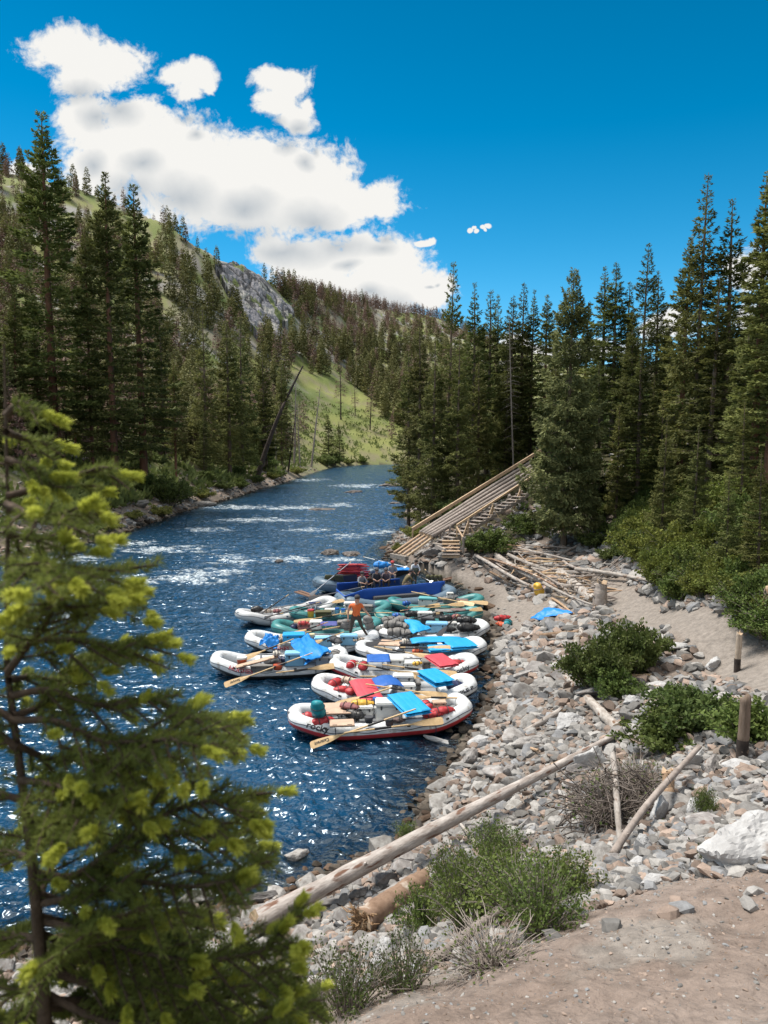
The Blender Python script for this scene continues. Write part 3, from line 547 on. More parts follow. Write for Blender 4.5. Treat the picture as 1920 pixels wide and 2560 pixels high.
def farforest(nm, items, keys, m, step):
    Vs = []; Fs = []; o = 0
    for i, (x, y, z, u, v, q) in enumerate(items):
        tm, cm_, h0, (TV, TF, V, F) = protos[keys[i % len(keys)]]; h = hh_(y, q, 'dead' in keys[0]); s = h / h0; a = q * 50
        c_, s_ = math.cos(a) * s, math.sin(a) * s
        VV = V.reshape(-1, 4, 3)[::step].copy(); ctr = VV[:, :1]; VV = ctr + (VV - ctr) * math.sqrt(step) * .95; VV = VV.reshape(-1, 3)
        tv = TV[:5 * 14]; tf = TF[TF.max(1) < 70]
        if 'dead' in keys[0]: tv = TV; tf = TF
        AV = np.vstack([VV, tv]); AF = np.vstack([np.arange(len(VV)).reshape(-1, 4), tf + len(VV)])
        Vs.append(np.stack([x + AV[:, 0] * c_ - AV[:, 1] * s_, y + AV[:, 0] * s_ + AV[:, 1] * c_, z - .3 + AV[:, 2] * s], 1)); Fs.append(AF + o); o += len(AV)
    return tag(link(nm, npmesh(nm, np.vstack(Vs), np.vstack(Fs), [m])), kind='stuff')
ndl_hf = leafmat('needles_far', (.10, .10, .036), (.235, .225, .085), 0, .15, .035); ndl_df = leafmat('needles_far_dead', (.15, .09, .07), (.28, .19, .155), 0, .1, .03)
farforest('forest_green', [t for t in far_h if not hk(t[3], t[4], t[5])], ['hill%d' % i for i in range(5)], ndl_hf, 3)
farforest('forest_burnt', [t for t in far_h if hk(t[3], t[4], t[5])], ['hilldead%d' % i for i in range(3)], ndl_df, 3)
# burnt poles along the far ridge line
rp = np.random.default_rng(9); items = []
for u in np.arange(700, 1120, 2.6):
    uu = u + rp.normal(0, 2); s = qof(uu, 1000)[0]; y = np.interp(s, skq[:, 0], skq[:, 1]) - rp.uniform(2, 25); x = s * y; items.append((x, y, HZ(x, y), uu, 780, rp.random() * .8))
farforest('forest_burnt_ridge', items, ['hilldead%d' % i for i in range(3)], ndl_df, 4)
# ---- shrubs
def shrubmesh(seed, r=1., h=1., n=2600, leaf=.05, stems=14, clump=26):
    g_ = np.random.default_rng(seed); ns = stems * 3; ps = []; LO = []; LD = []; per = n // ns
    for i in range(ns):
        a = g_.random() * 6.283; q = g_.random() ** .6; tall = g_.uniform(.55, 1.15) * (1 - .35 * q * q) * h; R_ = r * q * g_.uniform(.7, 1.15); b0 = np.array([math.cos(a) * .18 * r * q, math.sin(a) * .18 * r * q, -.08])
        t_ = np.linspace(0, 1, 7)[:, None]; end = np.array([math.cos(a) * R_, math.sin(a) * R_, tall]); pts = b0 * (1 - t_) + end * t_; pts[:, 2] += np.sin(t_[:, 0] * 3.14) * .14 * h * q; pts += np.sin(t_ * 5 + i) * g_.normal(0, .035 * r, 3)
        ps.append((pts, np.linspace(.012, .0035, 7) * max(r, .5)))
        s_ = .25 + .75 * g_.random(per) ** .75; f = s_ * 6; i0 = np.minimum(f.astype(int), 5); c = pts[i0] + (pts[i0 + 1] - pts[i0]) * (f - i0)[:, None]; sp_r = r * .17 * (1.25 - s_ * .75)[:, None]
        o = c + norm(g_.normal(0, 1, (per, 3))) * g_.random((per, 1)) ** .5 * sp_r; LO.append(o); LD.append(norm((o - c) / (sp_r + 1e-6) + g_.normal(0, .6, (per, 3)) + [0, 0, .2]))
        if i % 2 == 0: tw = pts[4] + g_.normal(0, .12 * r, 3); ps.append((np.array([pts[3], (pts[3] + tw) / 2 + [0, 0, .03], tw + [0, 0, .06 * h]]), [.005, .004, .002]))
    o = np.vstack(LO); o[:, 2] = np.abs(o[:, 2]); n = len(o); d = np.vstack(LD) * (leaf * g_.uniform(.6, 1.4, n))[:, None]; w = norm(np.cross(d, g_.normal(0, 1, (n, 3)))) * (leaf * .36 * g_.uniform(.7, 1.3, n))[:, None]
    V, F = diamonds(o, d, w); TV, TF = tubes(ps, 4); return npmesh('stems', TV, TF, [deadbark], True), V, F
lf1 = leafmat('leaf_green', (.06, .095, .022), (.16, .20, .05), .2, .3, 3); lf2 = leafmat('leaf_willow', (.09, .13, .04), (.19, .22, .07), .15, .3, 2); lf3 = leafmat('leaf_dark', (.045, .075, .018), (.145, .18, .05), .2, .3, 3)
lf4 = leafmat('leaf_yellow', (.13, .15, .035), (.25, .25, .07), .15, .3, 2)
sp_ = {}
def shrubproto(k, m, *a, **kw):
    st, V, F = shrubmesh(*a, **kw); sp_[k] = (st, npmesh('foliage', V, F, [m]))
shrubproto('big', lf3, 3, 1, 1, 9000, .075, 20, 40); shrubproto('thick', lf1, 4, 1, 1, 5000, .09, 14, 30); shrubproto('thick2', lf3, 5, 1, .8, 5000, .09, 14, 30)
shrubproto('slope', leafmat('leaf_slope', (.075, .10, .018), (.19, .21, .045), .2, .3, 3), 14, 1, 1, 4200, .09, 14, 30); shrubproto('willow', lf2, 6, 1, .9, 3600, .10, 12, 30); shrubproto('yellow', lf4, 7, 1, .8, 3000, .10, 12, 24)
shrubproto('near', lf1, 8, 1, 1, 3300, .058, 40, 34); shrubproto('near2', lf1, 9, 1, .8, 3200, .06, 30, 22); shrubproto('weedy', lf3, 10, 1, .9, 2200, .045, 30, 26); shrubproto('twiggy', lf3, 12, 1, .8, 500, .06, 60, 50)
def shrub(k, loc, r, h, lb, grp=None, cat='shrub'):
    e = empty('shrub', loc, random.random() * 6.28, label=lb, cat=cat, group=grp); e.scale = (r, r, h); link('stems', sp_[k][0], e); link('foliage', sp_[k][1], e); return e
for (k, u, v, z, r, h, lb) in [('big',1490,1725,None,1.25,1.35,'round dark green bush on the cobbles left of the trail, left half'),('big',1570,1690,None,1.25,1.6,'tall dark green bush on the cobbles beside the trail bend'),('thick',1530,1740,None,1.0,.8,'low leafy fringe in front of the round dark bush'),
 ('thick',1650,1870,None,1.1,.8,'wide leafy bush left of the near dark post'),('thick2',1760,1830,None,1.2,1.0,'leafy bush directly behind the near dark post'),('thick',1880,1860,None,1.0,.8,'leafy bush right of the near dark post'),('thick2',1700,1790,None,1.0,.8,'darker bush between the two wooden posts'),
 ('near',1300,2290,None,.85,.72,'bright leafy bush with thin pale stems above the dirt bank'),('near',1180,2330,None,.7,.9,'leafy bush left of the bright bush on the bank'),('near2',1420,2240,None,.6,.6,'small leafy bush right of the bright bush, by the brush pile'),
 ('near',1130,2240,None,.5,.8,'leafy shoots standing in front of the long log'),('near2',1230,2230,None,.6,.9,'airy leafy bush between the long log and the bright bush'),('near',1350,2330,None,.6,.7,'low leafy fringe along the dirt edge'),('near',1240,2150,None,.65,.7,'leafy bush growing over the long white log'),('near2',1060,2330,None,.55,.8,'small leafy bush over the cut log end'),('near2',1020,2100,None,.4,.45,'small sprig of green leaves overhanging the long log at the water'),
 ('weedy',870,2530,None,.55,.7,'weedy plants on the gravel at the bottom of the bank'),('weedy',1010,2480,None,.45,.6,'thin weed clump at the edge of the dirt'),('near2',560,2470,None,.7,.7,'leafy plants behind the sapling at the waterside'),('near',420,2440,None,.8,.9,'leafy bush hidden behind the sapling branches'),('near2',720,2560,None,.4,.5,'low leafy plant by the grey stone at the bottom'),
 ('twiggy',1530,2060,None,1.2,.95,'tangled pile of grey dead brush below the boulders'),('twiggy',1590,1980,None,1.0,.8,'upper part of the grey brush tangle beneath the leafy bush'),('twiggy',1230,2420,None,.8,.35,'low spread of bare grey twigs along the dirt edge'),('near2',1760,2040,None,.25,.5,'young leafy sapling among the boulders by the near post'),('near2',1780,2170,None,.2,.4,'tiny weed growing against the biggest boulder')]:
    shrub(k, G(u, v), r, h, lb, None if k != 'twiggy' else None, 'shrub' if k != 'twiggy' else 'brush pile')
for i, (k, u, v, r, h) in enumerate([('willow',1030,1262,2.2,1.6),('willow',1085,1285,2.2,1.5),('willow',1145,1290,2.0,1.4),('willow',1020,1225,2.4,3),('yellow',1045,1345,1.6,1.3),('willow',1075,1335,1.0,.8),('yellow',1000,1378,.9,.7),('willow',1015,1195,2.5,3.2),('thick',1230,1385,1.9,1.5),('thick2',1190,1380,1.2,1.2),('thick',1310,1340,1.8,1.4)]):
    shrub(k, G(u, v), r, h, 'riverside shrub at the foot of the right bank trees near the ramp', 'riverside shrubs on the right bank')
for i in range(70):
    t_ = random.random(); u = 1600 + t_ * 340; v = np.interp(u, [1600, 1651, 1708, 1764, 1842, 1940], [1440, 1470, 1520, 1565, 1580, 1612]) - 150 * random.random() ** 1.3 - 6; lo = G(u, v)
    if pdist(np.array([lo.x]), np.array([lo.y]), TRAIL)[0] < 1.0: continue
    shrub(['slope', 'thick', 'slope', 'near'][i % 4], lo, random.uniform(.8, 1.3), random.uniform(.7, 1.3), 'leafy green shrub in the thicket sloping down to the trail', 'thicket shrubs by the trail')
for i in range(58):
    u = random.uniform(1560, 1930); v = random.uniform(1170, 1420); shrub(['slope', 'slope', 'thick'][i % 3], G(u, v), random.uniform(.9, 1.7), random.uniform(.8, 1.7), 'leafy shrub climbing the shaded slope above the trail', 'shrubs on the slope above the trail')
for i in range(26):
    u = random.uniform(1480, 1700); v = random.uniform(1230, 1410); shrub(['thick2', 'thick'][i % 2], G(u, v), random.uniform(.8, 1.6), random.uniform(.6, 1.4), 'dark shrub under the right bank conifers behind the driftwood', 'shrubs under the right bank conifers')
for i, (u, v, r, h, k) in enumerate([(420,1262,3.2,3.2,'big'),(460,1250,2.6,2.2,'thick'),(400,1290,1.8,1.3,'yellow'),(505,1245,2.3,1.5,'yellow'),(560,1228,2.3,1.5,'willow'),(600,1222,2.2,1.6,'thick'),(640,1208,2.2,1.6,'willow'),(680,1198,2.4,1.5,'yellow'),(700,1192,2,1.3,'thick'),(740,1185,3,1.8,'yellow'),(330,1300,1.6,1.0,'yellow'),(270,1325,1.8,.9,'yellow'),(230,1335,1.5,.8,'willow'),(150,1300,1.8,1.1,'thick'),(60,1290,2,1.3,'thick'),(200,1270,1.5,1,'thick2'),(830,1163,5,3.6,'thick'),(870,1160,3,2,'yellow'),(815,1165,4,3.8,'willow'),(905,1157,3,2,'thick'),(350,1225,2.4,2.2,'thick2'),(330,1190,2.0,1.8,'thick2'),(520,1205,2.6,2,'thick2'),(590,1190,2.6,2.2,'thick2'),(670,1170,3,2.2,'thick')]):
    shrub(k, G(u, v), r, h, 'shrub along the left shore below the firs', 'shrubs along the left shore')
# ---- ground cover (one mass): leaves and grass on the forest floor and banks
def cover(nm, n, test, size, m, seed, hgt=.25, az0=-33, az1=33, r0=5, r1=120):
    g_ = np.random.default_rng(seed); a = np.radians(g_.uniform(az0, az1, n)); rr = r0 * (r1 / r0) ** g_.random(n); x = rr * np.sin(a); y = rr * np.cos(a)
    z, dr, dl, t = terrain(x, y); ok = test(x, y, z, dr, dl, pdist(x, y, TRAIL)); x, y, z, rr = x[ok], y[ok], z[ok], rr[ok]; n = len(x)
    o = np.stack([x, y, z + g_.random(n) * hgt * np.clip(rr / 30, .3, 1)], 1); sz = size * np.clip(rr / 22, .35, 4)
    d = norm(g_.normal(0, .6, (n, 3)) + [0, 0, .8]) * (sz * g_.uniform(.6, 1.5, n))[:, None]; w = norm(np.cross(d, g_.normal(0, 1, (n, 3)))) * (sz * .28)[:, None]
    V, F = diamonds(o, d, w); return tag(link(nm, npmesh(nm, V, F, [m])), kind='stuff')
cover('undergrowth', 60000, lambda x, y, z, dr, dl, t: (dr > 8) & (y > 17) & (t > 1.9) & ((y > 30) | (x > 11)) & (fbm(x / 2, y / 2, 3, 4) > .42), .16, lf3, 1, .45)
cover('bank_grass', 120000, lambda x, y, z, dr, dl, t: (dl > 2.5) & (dl < 60) & (fbm(x / 3, y / 3, 3, 6) > .47), .26, lf2, 2, .4, r0=45, r1=330, az1=3)
cover('weeds', 9000, lambda x, y, z, dr, dl, t: (dr > 3) & (y < 22) & (y > 8.5) & (fbm(x / .8, y / .8, 3, 16) > .60) & (t > 1.5) , .09, lf1, 3, .08, r0=4, r1=22)
# ------------------------------------------------------------ stones
def rockmesh(seed, flat=.7, pts=16, sub=1, rough=.03):
    g_ = np.random.default_rng(seed); p = norm(g_.normal(0, 1, (pts, 3))) * g_.uniform(.75, 1.1, (pts, 1)) * [1, .8, flat]
    b = bmesh.new()
    for q in p: b.verts.new(q)
    r_ = bmesh.ops.convex_hull(b, input=b.verts[:]); dele = [e for e in r_['geom_interior'] if isinstance(e, bmesh.types.BMVert)]
    bmesh.ops.delete(b, geom=dele, context='VERTS')
    if sub:
        bmesh.ops.bevel(b, geom=b.edges[:], offset=.10, segments=2 if sub > 1 else 1, profile=.6, affect='EDGES', clamp_overlap=True)
        bmesh.ops.triangulate(b, faces=b.faces[:])
        if sub > 1:
            bmesh.ops.subdivide_edges(b, edges=b.edges[:], cuts=2, use_grid_fill=True); bmesh.ops.triangulate(b, faces=b.faces[:])
            from mathutils import noise
            for v in b.verts:
                n = v.co.normalized(); v.co += n * (noise.fractal(v.co * 2.6 + Vector((seed, 0, 0)), .9, 2, 5) * rough * 2.2)
    else: bmesh.ops.triangulate(b, faces=b.faces[:])
    return b
def b2m(name, b, mats=(), smooth=False):
    me = bpy.data.meshes.new(name); b.to_mesh(me); b.free()
    for m in mats: me.materials.append(m)
    me.polygons.foreach_set('use_smooth', [smooth] * len(me.polygons)); return me
stone_m = mat('stone', (.15, .135, .125), .85, c2=(.33, .315, .30), scale=2.2, bump=.5, bscale=9, rand=.35, c3=(.17, .12, .09), c3s=1.7, c3t=.60)
white_m = mat('white_rock', (.30, .29, .285), .8, c2=(.50, .495, .49), scale=1.6, bump=.7, bscale=5, c3=(.25, .20, .17), c3s=1.4, c3t=.60)
dark_m = mat('wet_rock', (.07, .06, .055), .5, c2=(.17, .14, .12), scale=2, bump=.6, bscale=6, c3=(.30, .26, .2), c3s=2, c3t=.58)
rp = [b2m('stone', rockmesh(i, [.5, .65, .8, .55][i % 4], 18, 1), [stone_m]) for i in range(12)]
g_ = np.random.default_rng(3)
def cobble_ok(x, y):
    z, dr, dl, t = terrain(x, y); u, v = uv_of(x, y, z); tr = pdist(x, y, TRAIL)
    nearp = inpoly(u, v, [(900,2700),(1000,2540),(1230,2390),(1480,2280),(1640,2205),(2400,2150),(2600,3300),(-400,3300)]) & (y < 12)
    sandp = inpoly(u, v, [(1060,1420),(1130,1410),(1270,1475),(1370,1520),(1380,1550),(1300,1575),(1225,1560),(1212,1500),(1130,1450)]) & (y > 20)
    p = np.where(dr > -1.6, 1., 0); p = np.where(sandp, .05, p); p = np.where(nearp, .02, p); p *= sstep(.5, .95, tr)
    p = np.where((dr > 9) & (y > 24), np.where(y < 36, .5, .12), p); p = np.where(y > 62, p * (dr < 2.5), p); p = np.where((dr < 0) & (g_.random(x.shape) > .35), 0, p)
    p = np.where((x < -1) & (y < 8), .1, p)
    lb = (dl > -.6) & (dl < 7) & (dr < 0); lb2 = (dl >= 7) & (dl < 30) & (dr < 0) & (y < 110); p = np.where(lb2, .25 * (fbm(x / 3, y / 3, 3, 44) > .5), p); p = np.where(lb, 1 * (dl < 3.2) + .35, p); return z, p, dr, dl
def sample_stones(n, r0, r1, smin, smax, pw):
    a = np.radians(g_.uniform(-34, 33, n)); rr = r0 * (r1 / r0) ** g_.random(n); x = rr * np.sin(a); y = rr * np.cos(a); z, p, dr, dl = cobble_ok(x, y); k = g_.random(n) < p
    x, y, z, rr = x[k], y[k], z[k], rr[k]; s = smin + (smax - smin) * g_.random(len(x)) ** pw
    return x, y, z, s, rr
def stonestuff(nm, data, m, kind='stuff'):
    x, y, z, s, rr = data; Vs = []; Fs = []; Cs = []; o = 0; protos_ = []
    for i in range(14):
        b = rockmesh(200 + i, [.5, .7, .6][i % 3], 22, 0); b.verts.ensure_lookup_table(); protos_.append((np.array([v.co[:] for v in b.verts]), np.array([[v.index for v in f.verts] for f in b.faces]))); b.free()
    which = g_.integers(0, 14, len(x))
    for i in range(14):
        kk = which == i; V, F = protos_[i]; n = kk.sum()
        if not n: continue
        th = g_.random(n) * 6.283; c_, s_ = np.cos(th), np.sin(th); tl = g_.normal(0, .25, n); st = s[kk][:, None]
        vx = V[None, :, 0] * g_.uniform(.8, 1.3, (n, 1)) * st; vy = V[None, :, 1] * st; vz = V[None, :, 2] * st * g_.uniform(.7, 1.1, (n, 1)) + vx * tl[:, None]
        X_ = x[kk][:, None] + vx * c_[:, None] - vy * s_[:, None]; Y_ = y[kk][:, None] + vx * s_[:, None] + vy * c_[:, None]; Z_ = z[kk][:, None] + vz + st * .18
        Vs.append(np.stack([X_, Y_, Z_], -1).reshape(-1, 3)); Fs.append((F[None] + (np.arange(n) * len(V))[:, None, None]).reshape(-1, 3) + o); o += n * len(V)
        base = np.array([.255, .242, .228]) * g_.uniform(.45, 1.4, (n, 1)); tint = g_.random((n, 1)); base = np.where(tint < .27, base * [1.0, .80, .69], np.where(tint > .82, base * [.92, .97, 1.05] * .8, base))
        base = np.where((z[kk] < .17)[:, None], base * [.38, .33, .28], base)
        Cs.append(np.repeat(np.clip(base, 0, .72), len(V), 0))
    return tag(link(nm, npmesh(nm, np.vstack(Vs), np.vstack(Fs), [m], False, np.vstack(Cs))), kind=kind)
pebm = vcmat('pebble_mat', scale=14, amt=.25, bump=.3, bscale=30, dist=.01)
d1_ = sample_stones(62000, 7, 62, .03, .21, 2.6)
d1_ = (d1_[0], d1_[1], d1_[2], d1_[3] * np.clip(d1_[4] / 17, .75, 2.1), d1_[4]); stonestuff('cobbles', d1_, pebm)
d3_ = sample_stones(26000, 45, 170, .10, .55, 2.0); k3 = (sdL(d3_[0], d3_[1]) > -.3) & (d3_[0] < 0); d3_ = tuple(q[k3] for q in d3_); stonestuff('left_bank_stones', d3_, pebm)
d2_ = sample_stones(9000, 55, 300, .15, .5, 1.6); stonestuff('shore_stones', d2_, pebm)
x_ = g_.uniform(-3, 9, 24000); y_ = g_.uniform(2.5, 10.5, 24000); z_, dr_, dl_, _t = terrain(x_, y_); stonestuff('gravel', (x_, y_, z_ - .002, .004 + .022 * g_.random(24000) ** 5, y_), pebm)
x, y, z, s, rr = sample_stones(1500, 10, 46, .2, .62, 2.2); s = s * np.clip(rr / 24, .5, 1); o = np.argsort(-s / rr)[:250]
for i in o:
    if z[i] < .02: continue
    uu_, vv_ = uv_of(np.array([x[i]]), np.array([y[i]]), np.array([z[i]]))
    if 1430 < uu_[0] < 1690 and 1860 < vv_[0] < 2120: continue
    e = link('stone', rp[int(g_.integers(12))]); e.location = (x[i], y[i], z[i] + s[i] * .12); e.scale = (s[i] * g_.uniform(.8, 1.35), s[i], s[i] * g_.uniform(.6, 1.05)); e.rotation_euler = (g_.normal(0, .2), g_.normal(0, .2), g_.random() * 6.28)
    tag(e, 'loose grey or tan stone lying on the cobble shore', 'stone', 'larger stones on the cobble shore')
def boulder(seed, flat, pts, m, rough, vox=.065):
    b = rockmesh(seed, flat, pts, 1); me = b2m('boulder_src', b, [m]); o = bpy.data.objects.new('src', me); COL.objects.link(o); md = o.modifiers.new('r', 'REMESH'); md.mode = 'VOXEL'; md.voxel_size = vox; dg = bpy.context.evaluated_depsgraph_get(); me2 = bpy.data.meshes.new_from_object(o.evaluated_get(dg)); bpy.data.objects.remove(o)
    from mathutils import noise
    for v in me2.vertices:
        c = v.co; n = c.normalized(); k = noise.fractal(c * 2.2 + Vector((seed, 0, 0)), .8, 2.1, 5) * rough * 1.6; r_ = 1 - abs(noise.noise(c * 3.1 + Vector((0, seed, 0)))) * 2; v.co = c + n * (k + (r_ > .82) * -.02)
    me2.name = 'boulder'; me2.polygons.foreach_set('use_smooth', [False] * len(me2.polygons)); me2.materials.clear(); me2.materials.append(m); return me2
hero = [boulder(300 + i, .8, 12, white_m, .05) for i in range(5)]; heroS = [boulder(320 + i, .75, 14, stone_m, .05) for i in range(4)]; heroD = [boulder(340 + i, .6, 22, dark_m, .05) for i in range(3)]
for (ms, k, u, v, r, sx, sy, sz, rz, lb) in [
 (hero,0,1890,2165,.66,1.15,.9,1.05,.2,'biggest pale boulder at the right edge above the dirt'),(hero,1,1745,2035,.30,.6,.55,1.15,.5,'upright pale boulder left of the biggest boulder'),(hero,2,1660,2050,.34,1.0,.7,.95,1.0,'white angular boulder under the grey pole'),
 (hero,3,1610,2120,.2,.8,.8,1.1,.1,'small pale rock wedged below the white angular boulder'),(hero,4,1650,2210,.17,1.6,.8,.45,.2,'flat white rock at the top edge of the dirt'),(hero,0,1780,2180,.14,1.2,1,.8,2,'pale rock on the dirt in front of the biggest boulder'),(hero,1,1605,2165,.16,1.2,.9,.8,.3,'whitish rock at the corner of the dirt under the brush'),
 (hero,2,1745,1920,.34,1.2,.8,.9,.4,'pale boulder left of the foot of the near post'),(heroS,0,1790,1935,.36,1.0,.8,.9,.9,'greenish grey boulder by the foot of the near post'),(hero,3,1860,1920,.35,1.4,.8,.35,.1,'flat pale rock right of the near post'),(heroS,1,1890,1990,.3,1.2,.8,.6,.3,'grey rock in the dirt right of the boulders'),
 (heroS,2,1530,1735,.75,1.6,.8,.35,.35,'broad flat grey slab below the round dark bush'),(hero,4,1590,1760,.36,1.2,.7,.6,.2,'white rock right of the broad flat slab'),(hero,0,1640,1720,.4,1.3,.8,.5,.1,'white rock behind the leafy bush left of the near post'),(heroS,3,1640,1660,.45,1.4,1,.7,.5,'pile of lichen grey rock left of the far post'),
 (hero,1,1700,1655,.4,1.5,1,.5,.2,'flat pale rock on the trail edge left of the far post'),(hero,2,1795,1670,.42,1.1,.9,.7,.8,'white boulder right of the foot of the far post'),(heroS,0,1520,1640,.4,1.0,1.0,.8,.1,'grey rock at the bend of the trail'),(hero,3,1700,1620,.5,1.6,.8,.35,0,'slab of pale rock beside the trail'),
 (hero,4,1430,1820,.55,1.3,1,.7,.6,'large pale slab beside the upper end of the long log'),(heroS,1,1335,1870,.5,1.2,.9,.7,.2,'dark grey boulder left of the large pale slab'),(heroS,2,1180,1910,.42,1.1,.8,1,.9,'grey pointed boulder at the waterline below the front raft'),(hero,0,1090,1858,.4,1.5,.8,.6,2.6,'pale wet slab in shallow water below the front raft'),(hero,1,1205,1860,.38,1.2,.8,.8,.3,'pale boulder near the water right of the front raft'),
 (heroS,3,1270,1945,.34,.8,.8,1.1,.3,'rounded whitish boulder left of the long log'),(heroS,0,1460,1940,.46,1.3,.8,.7,.2,'brownish boulder below the upper part of the long log'),(hero,2,1480,1930,.55,.9,.8,1,.3,'white boulder behind the brush pile'),(heroD,0,1030,1985,.14,1,1,1,.3,'small dark wet rock breaking the surface near the shore'),(heroD,1,940,2120,.18,1.5,.7,.7,.3,'dark flat wet rock in the water above the long log'),
 (hero,3,950,2450,.3,1,.8,1,.5,'white angular rock on the gravel, left of its neighbour'),(hero,4,970,2400,.24,1,.9,1,.2,'white rock just above and right of its white neighbour'),(heroD,2,790,2540,.30,1,1,1.1,.2,'dark grey rock at the bottom beside the sapling'),(heroS,1,900,2250,.26,1,.9,.8,.4,'pinkish grey rock under the long log'),(heroS,2,1000,2230,.25,1.4,.8,.7,.4,'brown rock under the long log near the shrub'),
 (heroS,3,735,2150,.3,1.2,.8,.7,.3,'grey rock at the waterline above the long log'),(heroS,0,655,2260,.3,1.4,.8,.8,.1,'rock at the waterline beside the long log butt'),(heroS,1,500,2260,.4,1.2,1,.6,.3,'dark stone at the waterline behind the sapling'),
 (heroD,0,825,1388,.85,1.1,1,.75,.3,'brown rounded boulder in the rapids, left of its neighbour'),(heroD,1,880,1390,1.0,1.2,1,.55,.9,'brown rounded boulder in the rapids next to the left one'),(heroD,2,975,1216,2.0,1.3,1,.6,.1,'domed boulder far upstream in the river'),(heroD,0,885,1232,1.5,1.5,1,.4,.8,'low wet rock far upstream near the middle of the river'),(heroD,1,985,1238,1.2,1.6,.8,.3,.8,'low brown rock by the far right shore'),(heroD,2,985,1260,.8,1.2,.8,.5,.2,'brown rock beside the low rock on the far right shore'),(heroD,1,800,1276,1.4,1.8,.8,.35,.2,'wet rock awash in midstream'),(heroD,0,698,1405,.35,1.2,1,.8,.3,'small dark rock left of the rounded boulders in the rapids'),
 (heroS,2,500,1268,1.5,1.6,.8,.6,.2,'grey boulder on the left shore below the yellow shrub'),(heroS,3,165,1153,1.0,1.2,.9,1,.1,'pale egg-shaped boulder beside the tallest left fir'),(heroS,0,340,1270,1.3,1.4,.8,.7,.3,'rocky block beside the big twin firs'),(heroS,1,395,1290,1.1,1.3,.9,.6,.3,'grey block at the left waterside'),(hero,0,200,1150,.9,1.2,.8,.7,.3,'pale angular rock right of the egg-shaped boulder'),
 (heroS,2,1100,1385,1.0,1.4,.9,.8,.4,'big slanted tan boulder under the foot of the log ramp'),(heroS,0,1360,1425,.8,1.2,.9,.5,.4,'grey boulder inside the driftwood pile'),(heroS,1,1460,1420,.8,1.2,.9,.7,.1,'larger grey boulder behind the driftwood pile'),(heroS,3,1580,1425,.6,1.2,.9,.7,.1,'greenish boulder in the gully right of the driftwood'),(heroS,0,1535,1440,.6,1.2,.9,.7,2,'grey rock left of the greenish boulder'),(hero,2,1385,1520,.42,1.1,.9,.8,2,'grey pointed rock below the driftwood pile'),(heroS,1,1355,1615,.36,1.2,.9,.8,2,'round dark grey stone left of the round bush'),
 (heroS,2,1060,1385,.7,1.3,.9,.6,1,'flat tan stone under the lower poles of the ramp'),(heroS,3,1160,1405,.6,1.2,.9,.6,1,'tan stone right of the bottom step'),(heroS,1,1315,1625,.25,1,1,.8,1,'small grey cobble beside the driftwood stick')]:
    p = G(u, v) if (u, v) not in [(825,1388),(880,1390),(975,1216),(885,1232),(800,1276),(698,1405),(1030,1985),(940,2120),(1090,1858)] else P(u, v, 0)
    e = link('boulder', ms[k % len(ms)]); e.location = p + Vector((0, r * .4, r * sz * .12)); e.scale = (r * sx, r * sy, r * sz); e.rotation_euler = (0, 0, rz); tag(e, lb, 'rock')
# ------------------------------------------------------------ logs
wood = mat('driftwood', (.20, .165, .14), .85, c2=(.46, .42, .385), scale=5, bump=.8, bscale=14, stretch=(1.6, 1.6, .45), c3=(.15, .085, .055), c3s=4.5, c3t=.57, rand=.18)
woodt = mat('tan_wood', (.36, .24, .14), .8, c2=(.55, .39, .25), scale=4, bump=.4, bscale=10, rand=.15)
woodb = mat('brown_log', (.14, .085, .055), .9, c2=(.30, .20, .14), scale=4, bump=.6, bscale=9, rand=.15, c3=(.42, .36, .3), c3s=3, c3t=.56)
woodg = mat('grey_timber', (.20, .165, .14), .85, c2=(.36, .31, .275), scale=5, bump=.5, bscale=9, rand=.15)
woodn = mat('new_timber', (.40, .27, .17), .8, c2=(.56, .41, .28), scale=4, bump=.3, bscale=9, rand=.1)
endm = mat('cut_end', (.35, .24, .15), .9, c2=(.5, .38, .26), scale=9)
